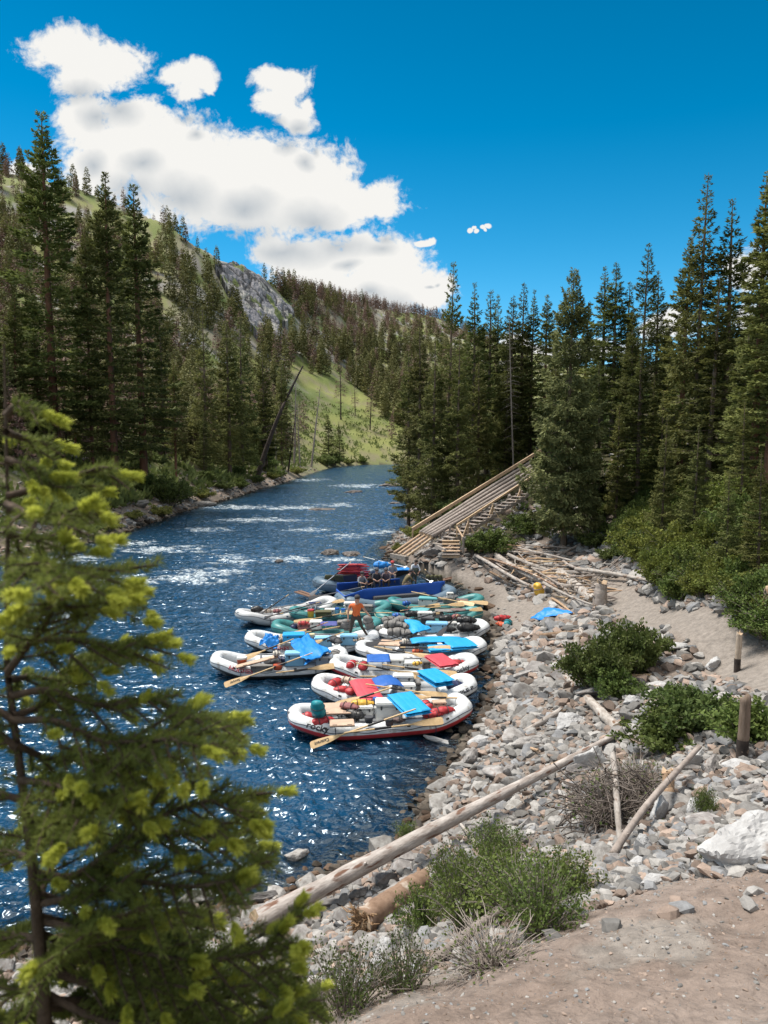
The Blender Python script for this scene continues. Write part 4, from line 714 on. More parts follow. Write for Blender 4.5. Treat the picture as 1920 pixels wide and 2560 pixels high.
def logmesh(L, r0, r1, seed, m, bend=.02, knots=5, seg=12, n=22):
    g2 = np.random.default_rng(seed); t = np.linspace(0, 1, n); pts = np.stack([np.sin(t * 3.1 + seed) * bend * L, np.cos(t * 2.2 + seed) * bend * L * .6, t * L], 1); pts -= pts[0] * (1 - t)[:, None] + (pts[-1] - [0, 0, L]) * t[:, None]
    rad = (r0 + (r1 - r0) * t) * (1 + g2.normal(0, .035, n)); V, F = tubes([(pts, rad)], seg); V = V.reshape(n, seg, 3)
    V += (V - pts[:, None]) * (fbm(np.arange(seg)[None] * .9 + seed, t[:, None] * L * 1.5, 3, seed)[..., None] - .5) * .22
    V[0, :, 2] += g2.normal(0, r0 * .18, seg); V[-1, :, 2] += g2.normal(0, max(r1 * .8, .01), seg); V = V.reshape(-1, 3)
    fs = [list(map(int, f)) for f in F]; vl = [tuple(v) for v in V]; mi = [0] * len(fs)
    for end, cz in ((0, 0), (n - 1, L)):
        c = len(vl); vl.append((pts[end][0], pts[end][1], cz)); ring = [end * seg + j for j in range(seg)]
        for j in range(seg): a, b = ring[j], ring[(j + 1) % seg]; fs.append([b, a, c] if end == 0 else [a, b, c]); mi.append(1)
    ps = []
    for k in range(knots):
        q = g2.uniform(.08, .95); a = g2.random() * 6.28; rr_ = r0 + (r1 - r0) * q; c = np.array([np.interp(q, t, pts[:, 0]), np.interp(q, t, pts[:, 1]), q * L]); dv = np.array([math.cos(a), math.sin(a), g2.uniform(.1, .9)]); ln_ = min(rr_ * g2.uniform(1.0, 2.2), .10 + .06 * g2.random())
        ps.append((np.array([c + dv * rr_ * .5, c + dv * rr_ * 1.1, c + dv * (rr_ + ln_ * .5)]), np.array([rr_ * .28, rr_ * .2, rr_ * .06])))
    if ps:
        V2, F2 = tubes(ps, 5); o = len(vl); vl += [tuple(v) for v in V2]; fs += [[int(i) + o for i in f] for f in F2]; mi += [0] * len(F2)
    me = bpy.data.meshes.new('log'); me.from_pydata(vl, [], fs); me.materials.append(m); me.materials.append(endm)
    me.polygons.foreach_set('material_index', mi); me.polygons.foreach_set('use_smooth', [i == 0 for i in mi]); me.update(); return me
_ls = [0]
def log(a, b, r0, r1, m, label, cat='log', name='log', group=None, knots=5, bend=.012, parent=None):
    _ls[0] += 1; d = b - a; o = link(name, logmesh(d.length, r0, r1, _ls[0], m, bend, knots), parent); o.location = a; o.rotation_euler = d.to_track_quat('Z', 'Y').to_euler()
    if not parent: tag(o, label, cat, group)
    return o
def gl_(u, v, l=0): p = G(u, v); p.z += l; return p
log(gl_(640,2345,.28), gl_(1545,1850,.15), .185, .065, wood, 'long pale grey log running from the sapling up across the cobbles', knots=14, bend=.004)
log(gl_(1545,1835,.12), gl_(1402,1690,.12), .15, .10, wood, 'smooth pale log meeting the upper tip of the long log')
log(gl_(1215,1890,.1), gl_(1405,1785,.12), .05, .09, wood, 'thin crooked log on the stones between raft and long log'); log(gl_(1290,1870,.1), gl_(1345,1888,.1), .03, .04, woodt, 'short bright stick beside the thin crooked log')
log(gl_(1370,1925,.1), gl_(1430,1905,.1), .03, .05, woodt, 'tan stick just above the long log')
e = log(gl_(905,2345,.22), gl_(1065,2230,.22), .21, .19, woodb, 'thick cut log with a torn root end, right of the gravel patch', knots=3)
ps = []
for k in range(110):
    a = random.random() * 6.28; r_ = random.uniform(.03, .20) * (1 + .5 * math.sin(a * 3)); q = np.linspace(0, 1, 4)[:, None]; dv = np.array([math.cos(a) * r_, math.sin(a) * r_, -random.uniform(.0, .12)]); ps.append((np.array([math.cos(a) * .14, math.sin(a) * .14, .04]) * random.uniform(.3, 1.1) + dv * q + np.random.default_rng(k).normal(0, .02, (4, 3)), np.array([.024, .018, .012, .005])))
V_, F_ = tubes(ps, 5); link('roots', npmesh('roots', V_, F_, [mat('torn_roots', (.16, .09, .05), .95, c2=(.38, .25, .14), scale=8)], True), e)
log(gl_(1530,2155,.1), gl_(1745,1925,.45), .055, .05, woodg, 'grey pole leaning across the brush pile up to the boulders', bend=.02)
log(gl_(1553,2125,0), gl_(1528,1990,.85), .05, .06, wood, 'pale broken stake standing in front of the brush pile', bend=.01); log(gl_(1675,2020,.1), gl_(1665,2000,.55), .09, .1, woodt, 'short cut log end poking out above the white boulder', knots=0)
log(gl_(1195,2130,.05), gl_(1150,2075,.15), .06, .03, wood, 'white split wood sliver between the long log and the bush'); log(gl_(930,2290,.1), gl_(1150,2200,.1), .05, .05, woodg, 'grey branch lying behind the cut log')
log(gl_(1060,2440,.08), gl_(1290,2290,.2), .05, .07, woodg, 'weathered plank-like log beneath the bright bush'); log(gl_(700,2370,.05), gl_(800,2345,.05), .02, .03, woodt, 'brown stick on the gravel right of the log butt')
for (a, b, r0, r1, m, lb) in [((1188,1403),(1325,1482),.16,.12,wood,'long grey log on the sand side of the driftwood pile'),((1239,1395),(1376,1470),.2,.15,wood,'thick pale log with forked root end in the driftwood pile'),((1270,1406),(1385,1441),.16,.14,wood,'pale peeled log behind the thick forked one'),
 ((1195,1390),(1338,1375),.07,.06,woodt,'thin tan pole along the back of the driftwood pile'),((1225,1412),(1392,1490),.09,.07,woodb,'brown log between the two pale ones'),((1300,1468),(1416,1430),.09,.08,woodt,'bright tan log lying across the driftwood pile'),((1395,1445),(1485,1516),.3,.27,wood,'thickest hollow pale log at the lower end of the pile'),
 ((1358,1488),(1488,1534),.12,.05,wood,'long tapering pole nearest the water side of the pile'),((1408,1414),(1453,1446),.12,.10,wood,'grey log behind the hollow log'),((1296,1384),(1436,1412),.10,.08,wood,'long thin pole at the top of the driftwood pile'),((1303,1385),(1422,1382),.07,.05,woodg,'grey pole furthest back in the driftwood'),((1439,1449),(1655,1470),.14,.10,wood,'long tan log stretching from the pile towards the thicket'),
 ((1380,1500),(1435,1538),.07,.05,woodt,'thin stick in front of the hollow log'),((1442,1480),(1478,1522),.07,.06,woodb,'brown stick beside the hollow log'),((1547,1702),(1627,1697),.09,.08,woodt,'short smooth tan log right of the flat slab'),((1289,1628),(1362,1555),.09,.11,wood,'crooked pale log from the cobbles up to the blue pad'),((1268,1628),(1270,1696),.10,.09,wood,'short pale log lying alone on the cobbles'),
 ((1350,1598),(1444,1590),.12,.11,woodb,'rough brown log left of the round bush'),((1449,1560),(1450,1602),.12,.12,wood,'short upright-looking log above the round bush'),((1441,1604),(1436,1652),.14,.12,wood,'peeled log beside the round bush'),((1391,1692),(1423,1615),.05,.03,woodt,'thin leaning stick left of the round bush'),((1210,1408),(1300,1432),.1,.08,woodb,'short brown log at the tip of the pile by the ramp'),
 ((1330,1440),(1420,1500),.08,.07,woodg,'grey log buried in the middle of the pile'),((1345,1470),(1440,1478),.09,.07,wood,'pale log crossing in front of the hollow log'),((1250,1425),(1330,1448),.07,.05,woodt,'slim tan pole on the near side of the pile'),((1225,1450),(1305,1475),.10,.05,woodb,'dark curved branch on the sand'),((1480,1405),(1520,1395),.1,.08,woodg,'grey chunk right of the top poles')]:
    pile = a[0] < 1440 and a[1] < 1500 and r0 < .2
    log(gl_(*a, r0 + random.uniform(.1, .5) * pile), gl_(*b, r1 + random.uniform(.05, .4) * pile), r0 * (.72 if pile else .9), r1 * (.72 if pile else .9), m, lb, bend=.025)
for i in range(190):
    t_ = random.random(); u = 1240 + 230 * t_ + random.uniform(-40, 40); v = 1395 + 110 * t_ + random.uniform(-20, 20); a = gl_(u, v, random.uniform(.05, .6)); q = random.gauss(.35, .7); L_ = random.uniform(1, 4.2)
    log(a, a + Vector((math.cos(q) * L_, -math.sin(q) * L_, random.uniform(-.3, .3))), random.uniform(.025, .065), .018, [wood, woodt, woodg][i % 3], 'thin bleached stick tangled in the driftwood pile', 'stick', 'driftwood_stick', 'small sticks in the driftwood pile', 2, .03)
for (a, la, b, yb, r, lb) in [((1390,1400),.2,(1605,1283),47,.09,'long leaning dead trunk behind the driftwood, lower one'),((1500,1425),.1,(1645,1290),43,.07,'leaning dead trunk above the gully'),((1525,1420),.1,(1622,1325),41,.06,'thin forked dead trunk in front of the leaning one'),((1480,1410),.1,(1610,1330),42,.05,'thin dead pole beside the forked one'),((1765,1328),0,(1810,1295),30,.06,'short pale dead trunk above the thicket'),((1420,1130),0,(1500,1080),60,.12,'pale fallen trunk caught high in the dark conifers'),((1285,1350),.1,(1330,1325),50,.1,'fallen trunk at the foot of the big spruce')]:
    if lb.startswith('pale fallen'): A_ = PD(*a, 52)
    else: A_ = gl_(*a, la)
    log(A_, PD(*b, yb), r, r * .6, wood, lb, 'fallen tree', 'fallen_tree', knots=12, bend=.015)
for i in range(20):
    u = random.uniform(1480, 1600); v = 1440 - (u - 1480) * .5 + random.uniform(-20, 25); a = gl_(u, v, .1); log(a, a + Vector((random.uniform(.8, 2.2), random.uniform(-.6, .8), random.uniform(.4, 1.6))), .04, .012, woodg, 'grey dead branch sprawling under the leaning trunks', 'branch', 'dead_branch', 'dead branches under the leaning trunks', 3, .06)
e = log(gl_(1502,1520,-.1), gl_(1502,1520,0) + Vector((0.05, .1, 1.15)), .34, .24, woodg, 'twisted grey stump standing at the lower end of the driftwood', 'stump', 'stump', knots=6, bend=.05)
log(gl_(1648,1425,-.1), gl_(1648,1425,0) + Vector((0, 0, .75)), .22, .2, woodg, 'short sawn stump at the edge of the thicket', 'stump', 'stump', knots=1)
log(gl_(1915,1570,-.1), gl_(1915,1570,0) + Vector((.1, 0, 1.1)), .24, .2, woodb, 'big broken stump at the right edge beside the trail', 'stump', 'stump', knots=5)
def post(u, v, h, r, lb, band):
    b_ = gl_(u, v, -.2); m = mat('post_wood', (.12, .085, .06) if not band else (.33, .25, .19), .85, c2=(.24, .18, .14) if not band else (.46, .38, .3), scale=7, bump=.5, stretch=(3, 3, .5))
    e = empty('wooden_post', b_, label=lb, cat='post'); o = log(Vector((0, 0, 0)), Vector((.02, 0, h + .2)), r, r * .95, m, None, parent=e, name='shaft', knots=0, bend=.002)
    V, F = tubes([(np.array([[0, 0, .1], [0, 0, h * .42 + .1]]), np.array([r * 1.06, r * 1.06]))], 14); link('dark_base', npmesh('dark_base', V, F, [charbark], True), e)
post(1854,1900,1.18,.10,'nearer wooden post, dark and weathered, among leafy bushes',False); post(1842,1678,1.1,.085,'farther wooden post with a black base beside the trail',True)
# ------------------------------------------------------------ log ramp and stairs
def beam(a, b, w, h, name, m, parent):
    d = b - a; me = bmesh.new(); bmesh.ops.create_cube(me, size=1); L_ = d.length
    for v in me.verts: v.co = Vector((v.co.x * w, v.co.y * h, (v.co.z + .5) * L_))
    bmesh.ops.bevel(me, geom=me.edges[:], offset=min(w, h) * .08, segments=1, affect='EDGES')
    o = link(name, b2m(name, me, [m]), parent); o.location = a; o.rotation_euler = d.to_track_quat('Z', 'Y').to_euler(); return o
ramp = empty('raft_ramp', (0, 0, 0), label='wooden log slide with beige rails running up the bank into the trees', cat='boat ramp')
for k in range(5): log(PD(1050 + 7 * k, 1332 + 2.4 * k, 52.0 - .36 * k), PD(1330 + 5 * k, 1153 + 7 * k, 60.5 - .36 * k), .14, .12, woodg, None, parent=ramp, name='slide_log', knots=0, bend=.004)
for k in range(4): log(PD(984 + 11 * k, 1382 + 3 * k, 50.3 - .3 * k), PD(1052 + 10 * k, 1336 + 2.5 * k, 51.9 - .4 * k), .085, .085, woodn, None, parent=ramp, name='runner_pole', knots=0, bend=.004)
beam(PD(1031,1323,52.6), PD(1352,1126,61.2), .12, .26, 'side_rail', woodn, ramp); beam(PD(1142,1313,50.4), PD(1326,1194,56.5), .10, .14, 'side_rail', woodn, ramp)
beam(PD(1031,1345,52.6), PD(1032,1320,52.6), .10, .10, 'rail_post', woodn, ramp); beam(PD(978,1388,50.6), PD(1018,1396,49.2), .28, .30, 'foot_sill', woodg, ramp)
for (u, v, y, hp_) in [(1110,1325,51.2,.9),(1125,1318,51.6,.9),(1150,1345,50.5,1.0),(1185,1296,52.4,1.1),(1212,1282,53.2,1.1),(1272,1243,55,1.2),(1080,1352,50.6,.8),(1300,1225,56,1.2),(1240,1262,54,1.2)]:
    q = PD(u, v, y); beam(q - Vector((0, 0, hp_ + .5)), q + Vector((0, 0, .1)), .15, .15, 'support_post', woodg, ramp)
for t_ in (.1, .3, .5, .7, .9):
    q = PD(1040, 1338, 52.4).lerp(PD(1340, 1150, 60.8), t_); q2 = PD(1085, 1350, 50.2).lerp(PD(1345, 1190, 58.2), t_); beam(q - Vector((0, 0, .25)), q2 - Vector((0, 0, .25)), .18, .18, 'cross_beam', woodg, ramp)
stairs = empty('wooden_stairs', (0, 0, 0), label='grey plank steps climbing the bank on the near side of the log slide', cat='stairs')
A0, A1 = PD(1087, 1364, 48.6), PD(1345, 1210, 55.0); n = 20
side = Vector((A1 - A0)).cross(Vector((0, 0, 1))).normalized()
for k in range(n):
    q = A0.lerp(A1, (k + .5) / n); beam(q - side * .45, q + side * .55, .36, .05, 'tread', woodg, stairs).rotation_euler.rotate_axis('Z', R(0))
for s_ in (-.42, .52): beam(A0 + side * s_ - Vector((0, 0, .16)), A1 + side * s_ - Vector((0, 0, .16)), .07, .2, 'stringer', woodg, stairs)
for k in range(5):
    c = PD(1127, 1352 + 8.5 * k, 48.6 - .42 * k); beam(c - Vector((.58, 0, 0)), c + Vector((.58, 0, 0)), .30, .05, 'bottom_step', woodn if k < 4 else woodg, stairs)
    if k in (0, 4): beam(c - Vector((.55, 0, .14)), c + Vector((.55, 0, -.14)), .06, .18, 'riser', woodn, stairs)
beam(PD(1087,1364,48.9), PD(1113,1376,47.2), .1, .22, 'landing_beam', woodg, stairs)
for (u, v, y) in [(1170,1336,49.6),(1231,1295,51.6),(1300,1252,53.8)]:
    q = PD(u, v, y); beam(q, q + Vector((0, 0, 1.05)), .09, .09, 'handrail_post', woodn, stairs); beam(q + Vector((.42, -.2, 0)), q + Vector((0, 0, .8)), .07, .07, 'brace', woodn, stairs); beam(q - Vector((.5, 0, .05)), q + Vector((.5, -.3, -.05)), .12, .16, 'cross_tie', woodg, stairs)
    beam(q + Vector((-.55, -.5, -.55)), q + Vector((.05, 0, .95)), .07, .12, 'diagonal', woodn, stairs)
beam(PD(1142,1318,49.2), PD(1158,1345,47.6), .08, .1, 'handrail', woodn, stairs); beam(PD(1142,1352,49.2), PD(1142,1316,49.2), .09, .09, 'handrail_post', woodn, stairs); beam(PD(1158,1382,47.4), PD(1158,1342,47.4), .14, .14, 'handrail_post', woodg, stairs)

# ---- brush tangle and litter
gq = np.random.default_rng(91); ps = []
for k in range(420):
    a = gq.random() * 6.283; q = gq.random() ** .5; c = np.array([math.cos(a) * q * 1.15, math.sin(a) * q * .9, gq.random() * .8 * (1 - q * .6)]); t_ = np.linspace(-.5, .5, 6)[:, None]; b_ = gq.random() * 6.283; dv = np.array([math.cos(b_), math.sin(b_), gq.normal(.15, .45)]); l_b = gq.uniform(.3, 1.1)
    ps.append((c + dv * t_ * l_b + np.array([0, 0, -.25]) * (t_ ** 2) * l_b + gq.normal(0, .02, (6, 3)), np.linspace(.013, .004, 6)))
V_, F_ = tubes(ps, 4); e = link('brush_pile', npmesh('brush_pile', V_, F_, [mat('dead_twigs', (.065, .05, .042), .9, c2=(.19, .16, .14), scale=6)], True)); e.location = G(1565, 2050); e.scale = (.95, .95, 1.25); tag(e, 'dark tangle of dead twigs heaped behind the leaning grey pole', 'brush pile')
nn_ = 2600; x_ = gq.uniform(-2, 8, nn_); y_ = gq.uniform(2.6, 9.5, nn_); z_ = terrain(x_, y_)[0]; th = gq.random(nn_) * 6.283; o_ = np.stack([x_, y_, z_ + .006], 1); l_b = gq.uniform(.015, .11, nn_) * gq.random(nn_) ** .6; d_ = np.stack([np.cos(th), np.sin(th), gq.normal(0, .12, nn_)], 1) * l_b[:, None]; w_ = np.stack([-np.sin(th), np.cos(th), np.full(nn_, .3)], 1) * .0035
V_, F_ = diamonds(o_, d_, w_); tag(link('twig_litter', npmesh('twig_litter', V_, F_, [mat('litter', (.09, .05, .03), .9, c2=(.24, .16, .10), scale=4)])), kind='stuff')
# ------------------------------------------------------------ rafts
def pm(n, h, rough=.45, var=.06, spec=.45, **k): return mat(n, lin(h) if isinstance(h, str) else h, rough, var=var, spec=spec, scale=3, bump=.15, bscale=12, **k)
M = {'white': mat('raft_white', (.56, .58, .60), .42, c2=(.72, .73, .73), scale=3, spec=.45, c3=(.44, .42, .39), c3s=3.4, c3t=.59), 'black': pm('rubber_black', (.015, .014, .014)), 'red': pm('raft_red', (.42, .035, .04)), 'teal': pm('raft_teal', (.045, .20, .20), var=.2), 'slate': pm('raft_slate', (.10, .15, .20), var=.15),
 'offwhite': pm('raft_grey_white', (.52, .52, .52), var=.1), 'cyan': pm('pad_cyan', (.012, .30, .62), .5), 'blue': pm('pad_blue', (.015, .10, .38), .55), 'navy': pm('navy', (.012, .02, .07)), 'tarp': pm('tarp_blue', (.008, .20, .58), .5), 'dkblue': pm('canvas_blue', (.02, .10, .46), .6),
 'padred': pm('pad_red', (.50, .055, .075), .55), 'bagred': pm('bag_red', (.40, .03, .035), .5), 'bagteal': pm('bag_teal', (.01, .22, .26), .5), 'grey': pm('bag_grey', (.19, .18, .17), .8, var=.25), 'dgrey': pm('dark_grey', (.05, .05, .055), .7), 'ltblue': pm('cooler_blue', (.22, .46, .66), .45),
 'coolw': pm('cooler_white', (.60, .60, .58), .45, var=.1), 'tan': pm('tan_board', (.47, .33, .24), .7, var=.15), 'oarw': mat('oar_wood', (.50, .33, .16), .5, c2=(.66, .47, .26), scale=6, spec=.4), 'metal': pm('aluminium', (.45, .46, .48), .35, metal=.8), 'steel': pm('steel_tube', (.18, .18, .19), .4, metal=.7),
 'orange': pm('orange_red', (.55, .10, .04), .5), 'yellow': pm('yellow', (.65, .38, .05), .5), 'olive': pm('olive', (.09, .085, .04), .85), 'brownmat': pm('brown_mat', (.16, .11, .10), .8), 'tealmat': pm('teal_mat', (.10, .33, .36), .7), 'purple': pm('purple_blue', (.06, .07, .24), .7), 'mauve': pm('mauve_bag', (.26, .10, .10), .7),
 'rope': pm('rope', (.55, .48, .30), .9), 'darkrope': pm('dark_rope', (.03, .035, .06), .8), 'floor': pm('raft_floor', (.20, .21, .22), .6), 'tanbag': pm('tan_bag', (.48, .38, .30), .8), 'brownwood': pm('sweep_blade_wood', (.16, .09, .06), .8, var=.3), 'helmet': pm('cream', (.6, .55, .48), .4), 'txtk': pm('ink_black', (.02, .02, .02), .6), 'txtr': pm('ink_red', (.50, .04, .06), .6)}
def bbox(sx, sy, sz, bev=.03, at=(0, 0, 0), seg=2, b=None):
    b = b or bmesh.new(); r_ = bmesh.ops.create_cube(b, size=1); vs = r_['verts']
    for v in vs: v.co = Vector((v.co.x * sx + at[0], v.co.y * sy + at[1], (v.co.z + .5) * sz + at[2]))
    es = list({e for v in vs for e in v.link_edges}); bmesh.ops.bevel(b, geom=es, offset=min(bev, sx * .45, sy * .45, sz * .45), segments=seg, affect='EDGES'); return b
def obj(name, b, m, parent, smooth=False): return link(name, b2m(name, b, [m], smooth), parent)
def tubeobj(name, paths, m, parent, seg=8):
    V, F = tubes(paths, seg); return link(name, npmesh(name, V, F, [m], True), parent)
def raft(uL, vL, uR, vR, W, label, top='white', band=None, bottom=None, kick=.28, r=.26, thwarts=2, text=None, name='inflatable_raft', z0=.42, frame=True, grp=None, cat='raft', rope='darkrope'):
    a, b_ = P(uL, vL, z0), P(uR, vR, z0); a.z = b_.z = 0; d = b_ - a; L_ = d.length; c = (a + b_) / 2; h = math.atan2(d.y, d.x)
    e = empty(name, c, h, label=label, cat=cat, group=grp); n, sg = 110, 24; t = np.linspace(0, 2 * np.pi, n, endpoint=False)
    A, B = L_ / 2 - r, W / 2 - r; ct, st = np.cos(t), np.sin(t); cx = A * np.sign(ct) * np.abs(ct) ** .78; cy = B * np.sign(st) * np.abs(st) ** .55
    # even out by arc length
    q = np.concatenate([[0], np.cumsum(np.hypot(np.diff(np.append(cx, cx[0])), np.diff(np.append(cy, cy[0]))))]); ss = np.linspace(0, q[-1], n, endpoint=False)
    cx, cy = np.interp(ss, q, np.append(cx, cx[0])), np.interp(ss, q, np.append(cy, cy[0])); f = np.abs(cx) / A
    cz = r * .95 + kick * sstep(.45, 1.0, f) * f; ctr = np.stack([cx, cy, cz], 1)
    tg = norm(np.roll(ctr, -1, 0) - np.roll(ctr, 1, 0)); up = np.array([0, 0, 1.]); out = norm(np.cross(tg, np.broadcast_to(up, tg.shape)))   # outward
    uv = norm(np.cross(out, tg)); rr = r * (1 - .10 * sstep(.75, 1, f)); th = np.linspace(0, 2 * np.pi, sg, endpoint=False)
    V = ctr[:, None] + rr[:, None, None] * (out[:, None] * np.cos(th)[None, :, None] + uv[:, None] * np.sin(th)[None, :, None])
    seamr = 1 - .018 * (np.arange(n) % 11 == 0); V = ctr[:, None] + (V - ctr[:, None]) * seamr[:, None, None]
    i = np.arange(n * sg).reshape(n, sg); F = np.stack([i, np.roll(i, -1, 0), np.roll(np.roll(i, -1, 0), -1, 1), np.roll(i, -1, 1)], -1).reshape(-1, 4)
    deg = (np.degrees(th) + 7.5 + 180) % 360 - 180; mi = np.zeros((n, sg), int)
    if band: mi[:, (deg < 2) & (deg > -34)] = 1
    if bottom: mi[:, (deg < (-34 if band else -14)) & (deg > -125)] = 2
    mats = [M[top], M[band or top], M[bottom or top]]
    link('tube', npmesh('tube', V.reshape(-1, 3), F, mats, True, mi=mi.ravel()), e)
    # floor
    fl = np.vstack([np.stack([cx * .93, cy * .93, cz - r * .35], 1)]); b = bmesh.new(); vs = [b.verts.new(x) for x in fl]; b.faces.new(vs); obj('floor', b, M['floor'], e)
    for k in range(thwarts):
        x = (k - (thwarts - 1) / 2) * L_ * .30; y = np.linspace(-B, B, 7); tubeobj('thwart', [(np.stack([np.full(7, x), y, np.full(7, r * 1.02)], 1), np.full(7, r * .72))], M[top], e, 16)
    ro = ctr + (out * math.cos(R(18)) + uv * math.sin(R(18))) * (rr * 1.02)[:, None]; ro = np.vstack([ro, ro[:1]]); ro[:, 2] += np.sin(np.arange(n + 1) * 2 * np.pi / 10) * .03
    tubeobj('grab_line', [(ro, np.full(n + 1, .012))], M[rope], e, 5)
    if frame:
        fz = r * 1.95; X0, X1 = -L_ * .27, L_ * .25; ps = []
        for s_ in (-1, 1): ps.append((np.array([[X0, s_ * B * .9, fz], [X1, s_ * B * .9, fz]]), [.022] * 2))
        for x in np.linspace(X0, X1, 5): ps.append((np.array([[x, -B * .9, fz], [x, B * .9, fz]]), [.022] * 2))
        tubeobj('frame', ps, M['steel'], e, 6)
        for x in np.linspace(X0, X1, 4)[[0, 3]]:
            for s_ in (-1, 1): tubeobj('strap', [(np.array([[x, s_ * (B + r * 1.03 * math.cos(q_)), r * .86 + r * 1.03 * math.sin(q_)] for q_ in np.linspace(-.7, 2.2, 9)]), [.014] * 9)], M['darkrope'], e, 5)
    ps = []
    for k in range(0, n, 11):
        if abs(cy[k]) > B * .5 or True:
            p_ = ctr[k] + (out[k] * .8 + uv[k] * .6) * rr[k] * 1.0; ps.append((np.array([p_ - tg[k] * .05, p_ + tg[k] * .05]), [.03, .03]))
    tubeobj('d_ring_patch', ps, M[bottom or 'slate'], e, 6)
    for (s, xx, size, m, side_, squash) in (text or []):
        cu = bpy.data.curves.new('lettering', 'FONT'); cu.body = s; cu.size = size; cu.extrude = .0; cu.offset = .006; cu.resolution_u = 3; to = bpy.data.objects.new('tmp', cu); COL.objects.link(to)
        bpy.context.view_layer.update(); me = to.to_mesh(); b = bmesh.new(); b.from_mesh(me); to.to_mesh_clear(); bpy.data.objects.remove(to)
        bmesh.ops.triangulate(b, faces=b.faces[:]); bmesh.ops.subdivide_edges(b, edges=b.edges[:], cuts=1)
        # wrap onto the near-side tube: local -y side
        kk = [j for j in range(n) if cy[j] < 0]; kk.sort(key=lambda j: cx[j]); KX = np.array([cx[j] for j in kk]); al = np.concatenate([[0], np.cumsum(np.linalg.norm(np.diff(ctr[kk], axis=0), axis=1))]); s0 = np.interp(xx * L_ / 2, KX, al)
        for v in b.verts:
            sa = s0 + v.co.x * squash; ang = R(12) + v.co.y / r * .95; C_ = [np.interp(sa, al, ctr[kk][:, i_]) for i_ in range(3)]; O_ = [np.interp(sa, al, out[kk][:, i_]) for i_ in range(3)]; U_ = [np.interp(sa, al, uv[kk][:, i_]) for i_ in range(3)]
            RR = np.interp(sa, al, rr[kk]) * 1.012; v.co = Vector([C_[i_] + RR * (O_[i_] * math.cos(ang) + U_[i_] * math.sin(ang)) for i_ in range(3)])
        obj('lettering', b, M[m], e)
    return e
R1 = raft(717,1803,1177,1768,2.25,'nearest white raft with a red lower band, at the front of the row', 'white', 'red', 'black', kick=.30, text=[('rocky', -.80, .27, 'txtk', -1, 1.0)])
R2 = raft(777,1722,1194,1722,2.2,'all-white raft second from the front with red and bright blue pads','white', None, 'black', kick=.36, text=[('TRIPLE P', .66, .19, 'txtk', -1, 1.0)], thwarts=3)
R3 = raft(820,1668,1197,1664,2.1,'white raft third from the front with a red lower band','white','red','black', kick=.34, text=[('rocky', .62, .26, 'txtk', -1, 1.0)], thwarts=3)
R4 = raft(524,1660,872,1646,2.1,'white raft with a black bottom and red name, sticking out furthest left','white',None,'black', kick=.34, text=[('HUGHES', -.70, .24, 'txtr', -1, 1.0)])
R5 = raft(611,1603,950,1600,2.1,'white raft with a black bottom behind the one sticking out furthest left','white',None,'black', kick=.34, text=[('HUGHES', -.62, .24, 'txtr', -1, 1.0)])
R6 = raft(886,1630,1216,1618,2.1,'white raft with big blue pads and a tan board, against the cobbles','white',None,'black', kick=.32)
R7 = raft(940,1589,1220,1570,2.1,'white raft with grey dry bags and black duffels, its right end on the shore','white',None,'black', kick=.32)
T1 = raft(676,1572,956,1564,2.0,'teal raft with red bag, white cooler and purple pad, beside the man in orange','teal', thwarts=2, kick=.30)
T2 = raft(722,1538,977,1519,2.0,'teal raft with the yellow bucket, behind the man in orange','teal', kick=.30)
T3 = raft(967,1512,1210,1502,1.9,'upper teal raft with a round bow resting on the sand','teal', kick=.30, rope='rope')
T4 = raft(936,1547,1207,1536,1.9,'lower teal raft with a round bow, next to the upper teal one','teal', kick=.30, rope='rope')
G1 = raft(592,1547,838,1508,2.0,'greyish white raft furthest left of the back row','offwhite', kick=.34)
B1 = raft(838,1503,1137,1478,2.9,'long slate blue sweep boat with royal blue canvas sides carrying seated people','slate', r=.36, kick=.30, frame=False, name='sweep_boat', cat='boat', z0=.6)
B2 = raft(785,1462,1030,1437,2.7,'slate sweep boat behind, stacked with red rolls','slate', r=.38, kick=.28, frame=False, name='sweep_boat', cat='boat', z0=.6)
def sheet(parent, pts, m, name, thick=.03, nx=24, ny=6, wob=.03):
    """ruled canvas between a lower and an upper polyline in world space"""
    lo = np.array([p[0] for p in pts], float); hi = np.array([p[1] for p in pts], float); k = np.linspace(0, len(pts) - 1, nx)
    L0 = np.stack([np.interp(k, range(len(pts)), lo[:, i]) for i in range(3)], 1); H0 = np.stack([np.interp(k, range(len(pts)), hi[:, i]) for i in range(3)], 1); t = np.linspace(0, 1, ny)
    V = L0[:, None] * (1 - t)[None, :, None] + H0[:, None] * t[None, :, None]; w = (fbm(k[:, None] * 2.2, t[None] * 2 + 3, 3, 5) - .5) * wob * 2; V[..., 1] += w; V[..., 2] += w * .5
    i = np.arange(nx * ny).reshape(nx, ny); F = np.stack([i[:-1, :-1], i[1:, :-1], i[1:, 1:], i[:-1, 1:]], -1).reshape(-1, 4)
    o = link(name, npmesh(name, V.reshape(-1, 3), F, [m], True), parent)
    if parent: o.matrix_parent_inverse = parent.matrix_basis.inverted() if False else Matrix.Translation((0, 0, 0))
    sm = o.modifiers.new('thick', 'SOLIDIFY'); sm.thickness = thick; return o
def loc(parent, p):   # world point into the parent's own frame
    m = Matrix.Translation(parent.location) @ Matrix.Rotation(parent.rotation_euler.z, 4, 'Z'); return m.inverted() @ Vector(p)
def lsheet(parent, pts, m, name, **k): return sheet(parent, [(loc(parent, a), loc(parent, b)) for a, b in pts], m, name, **k)
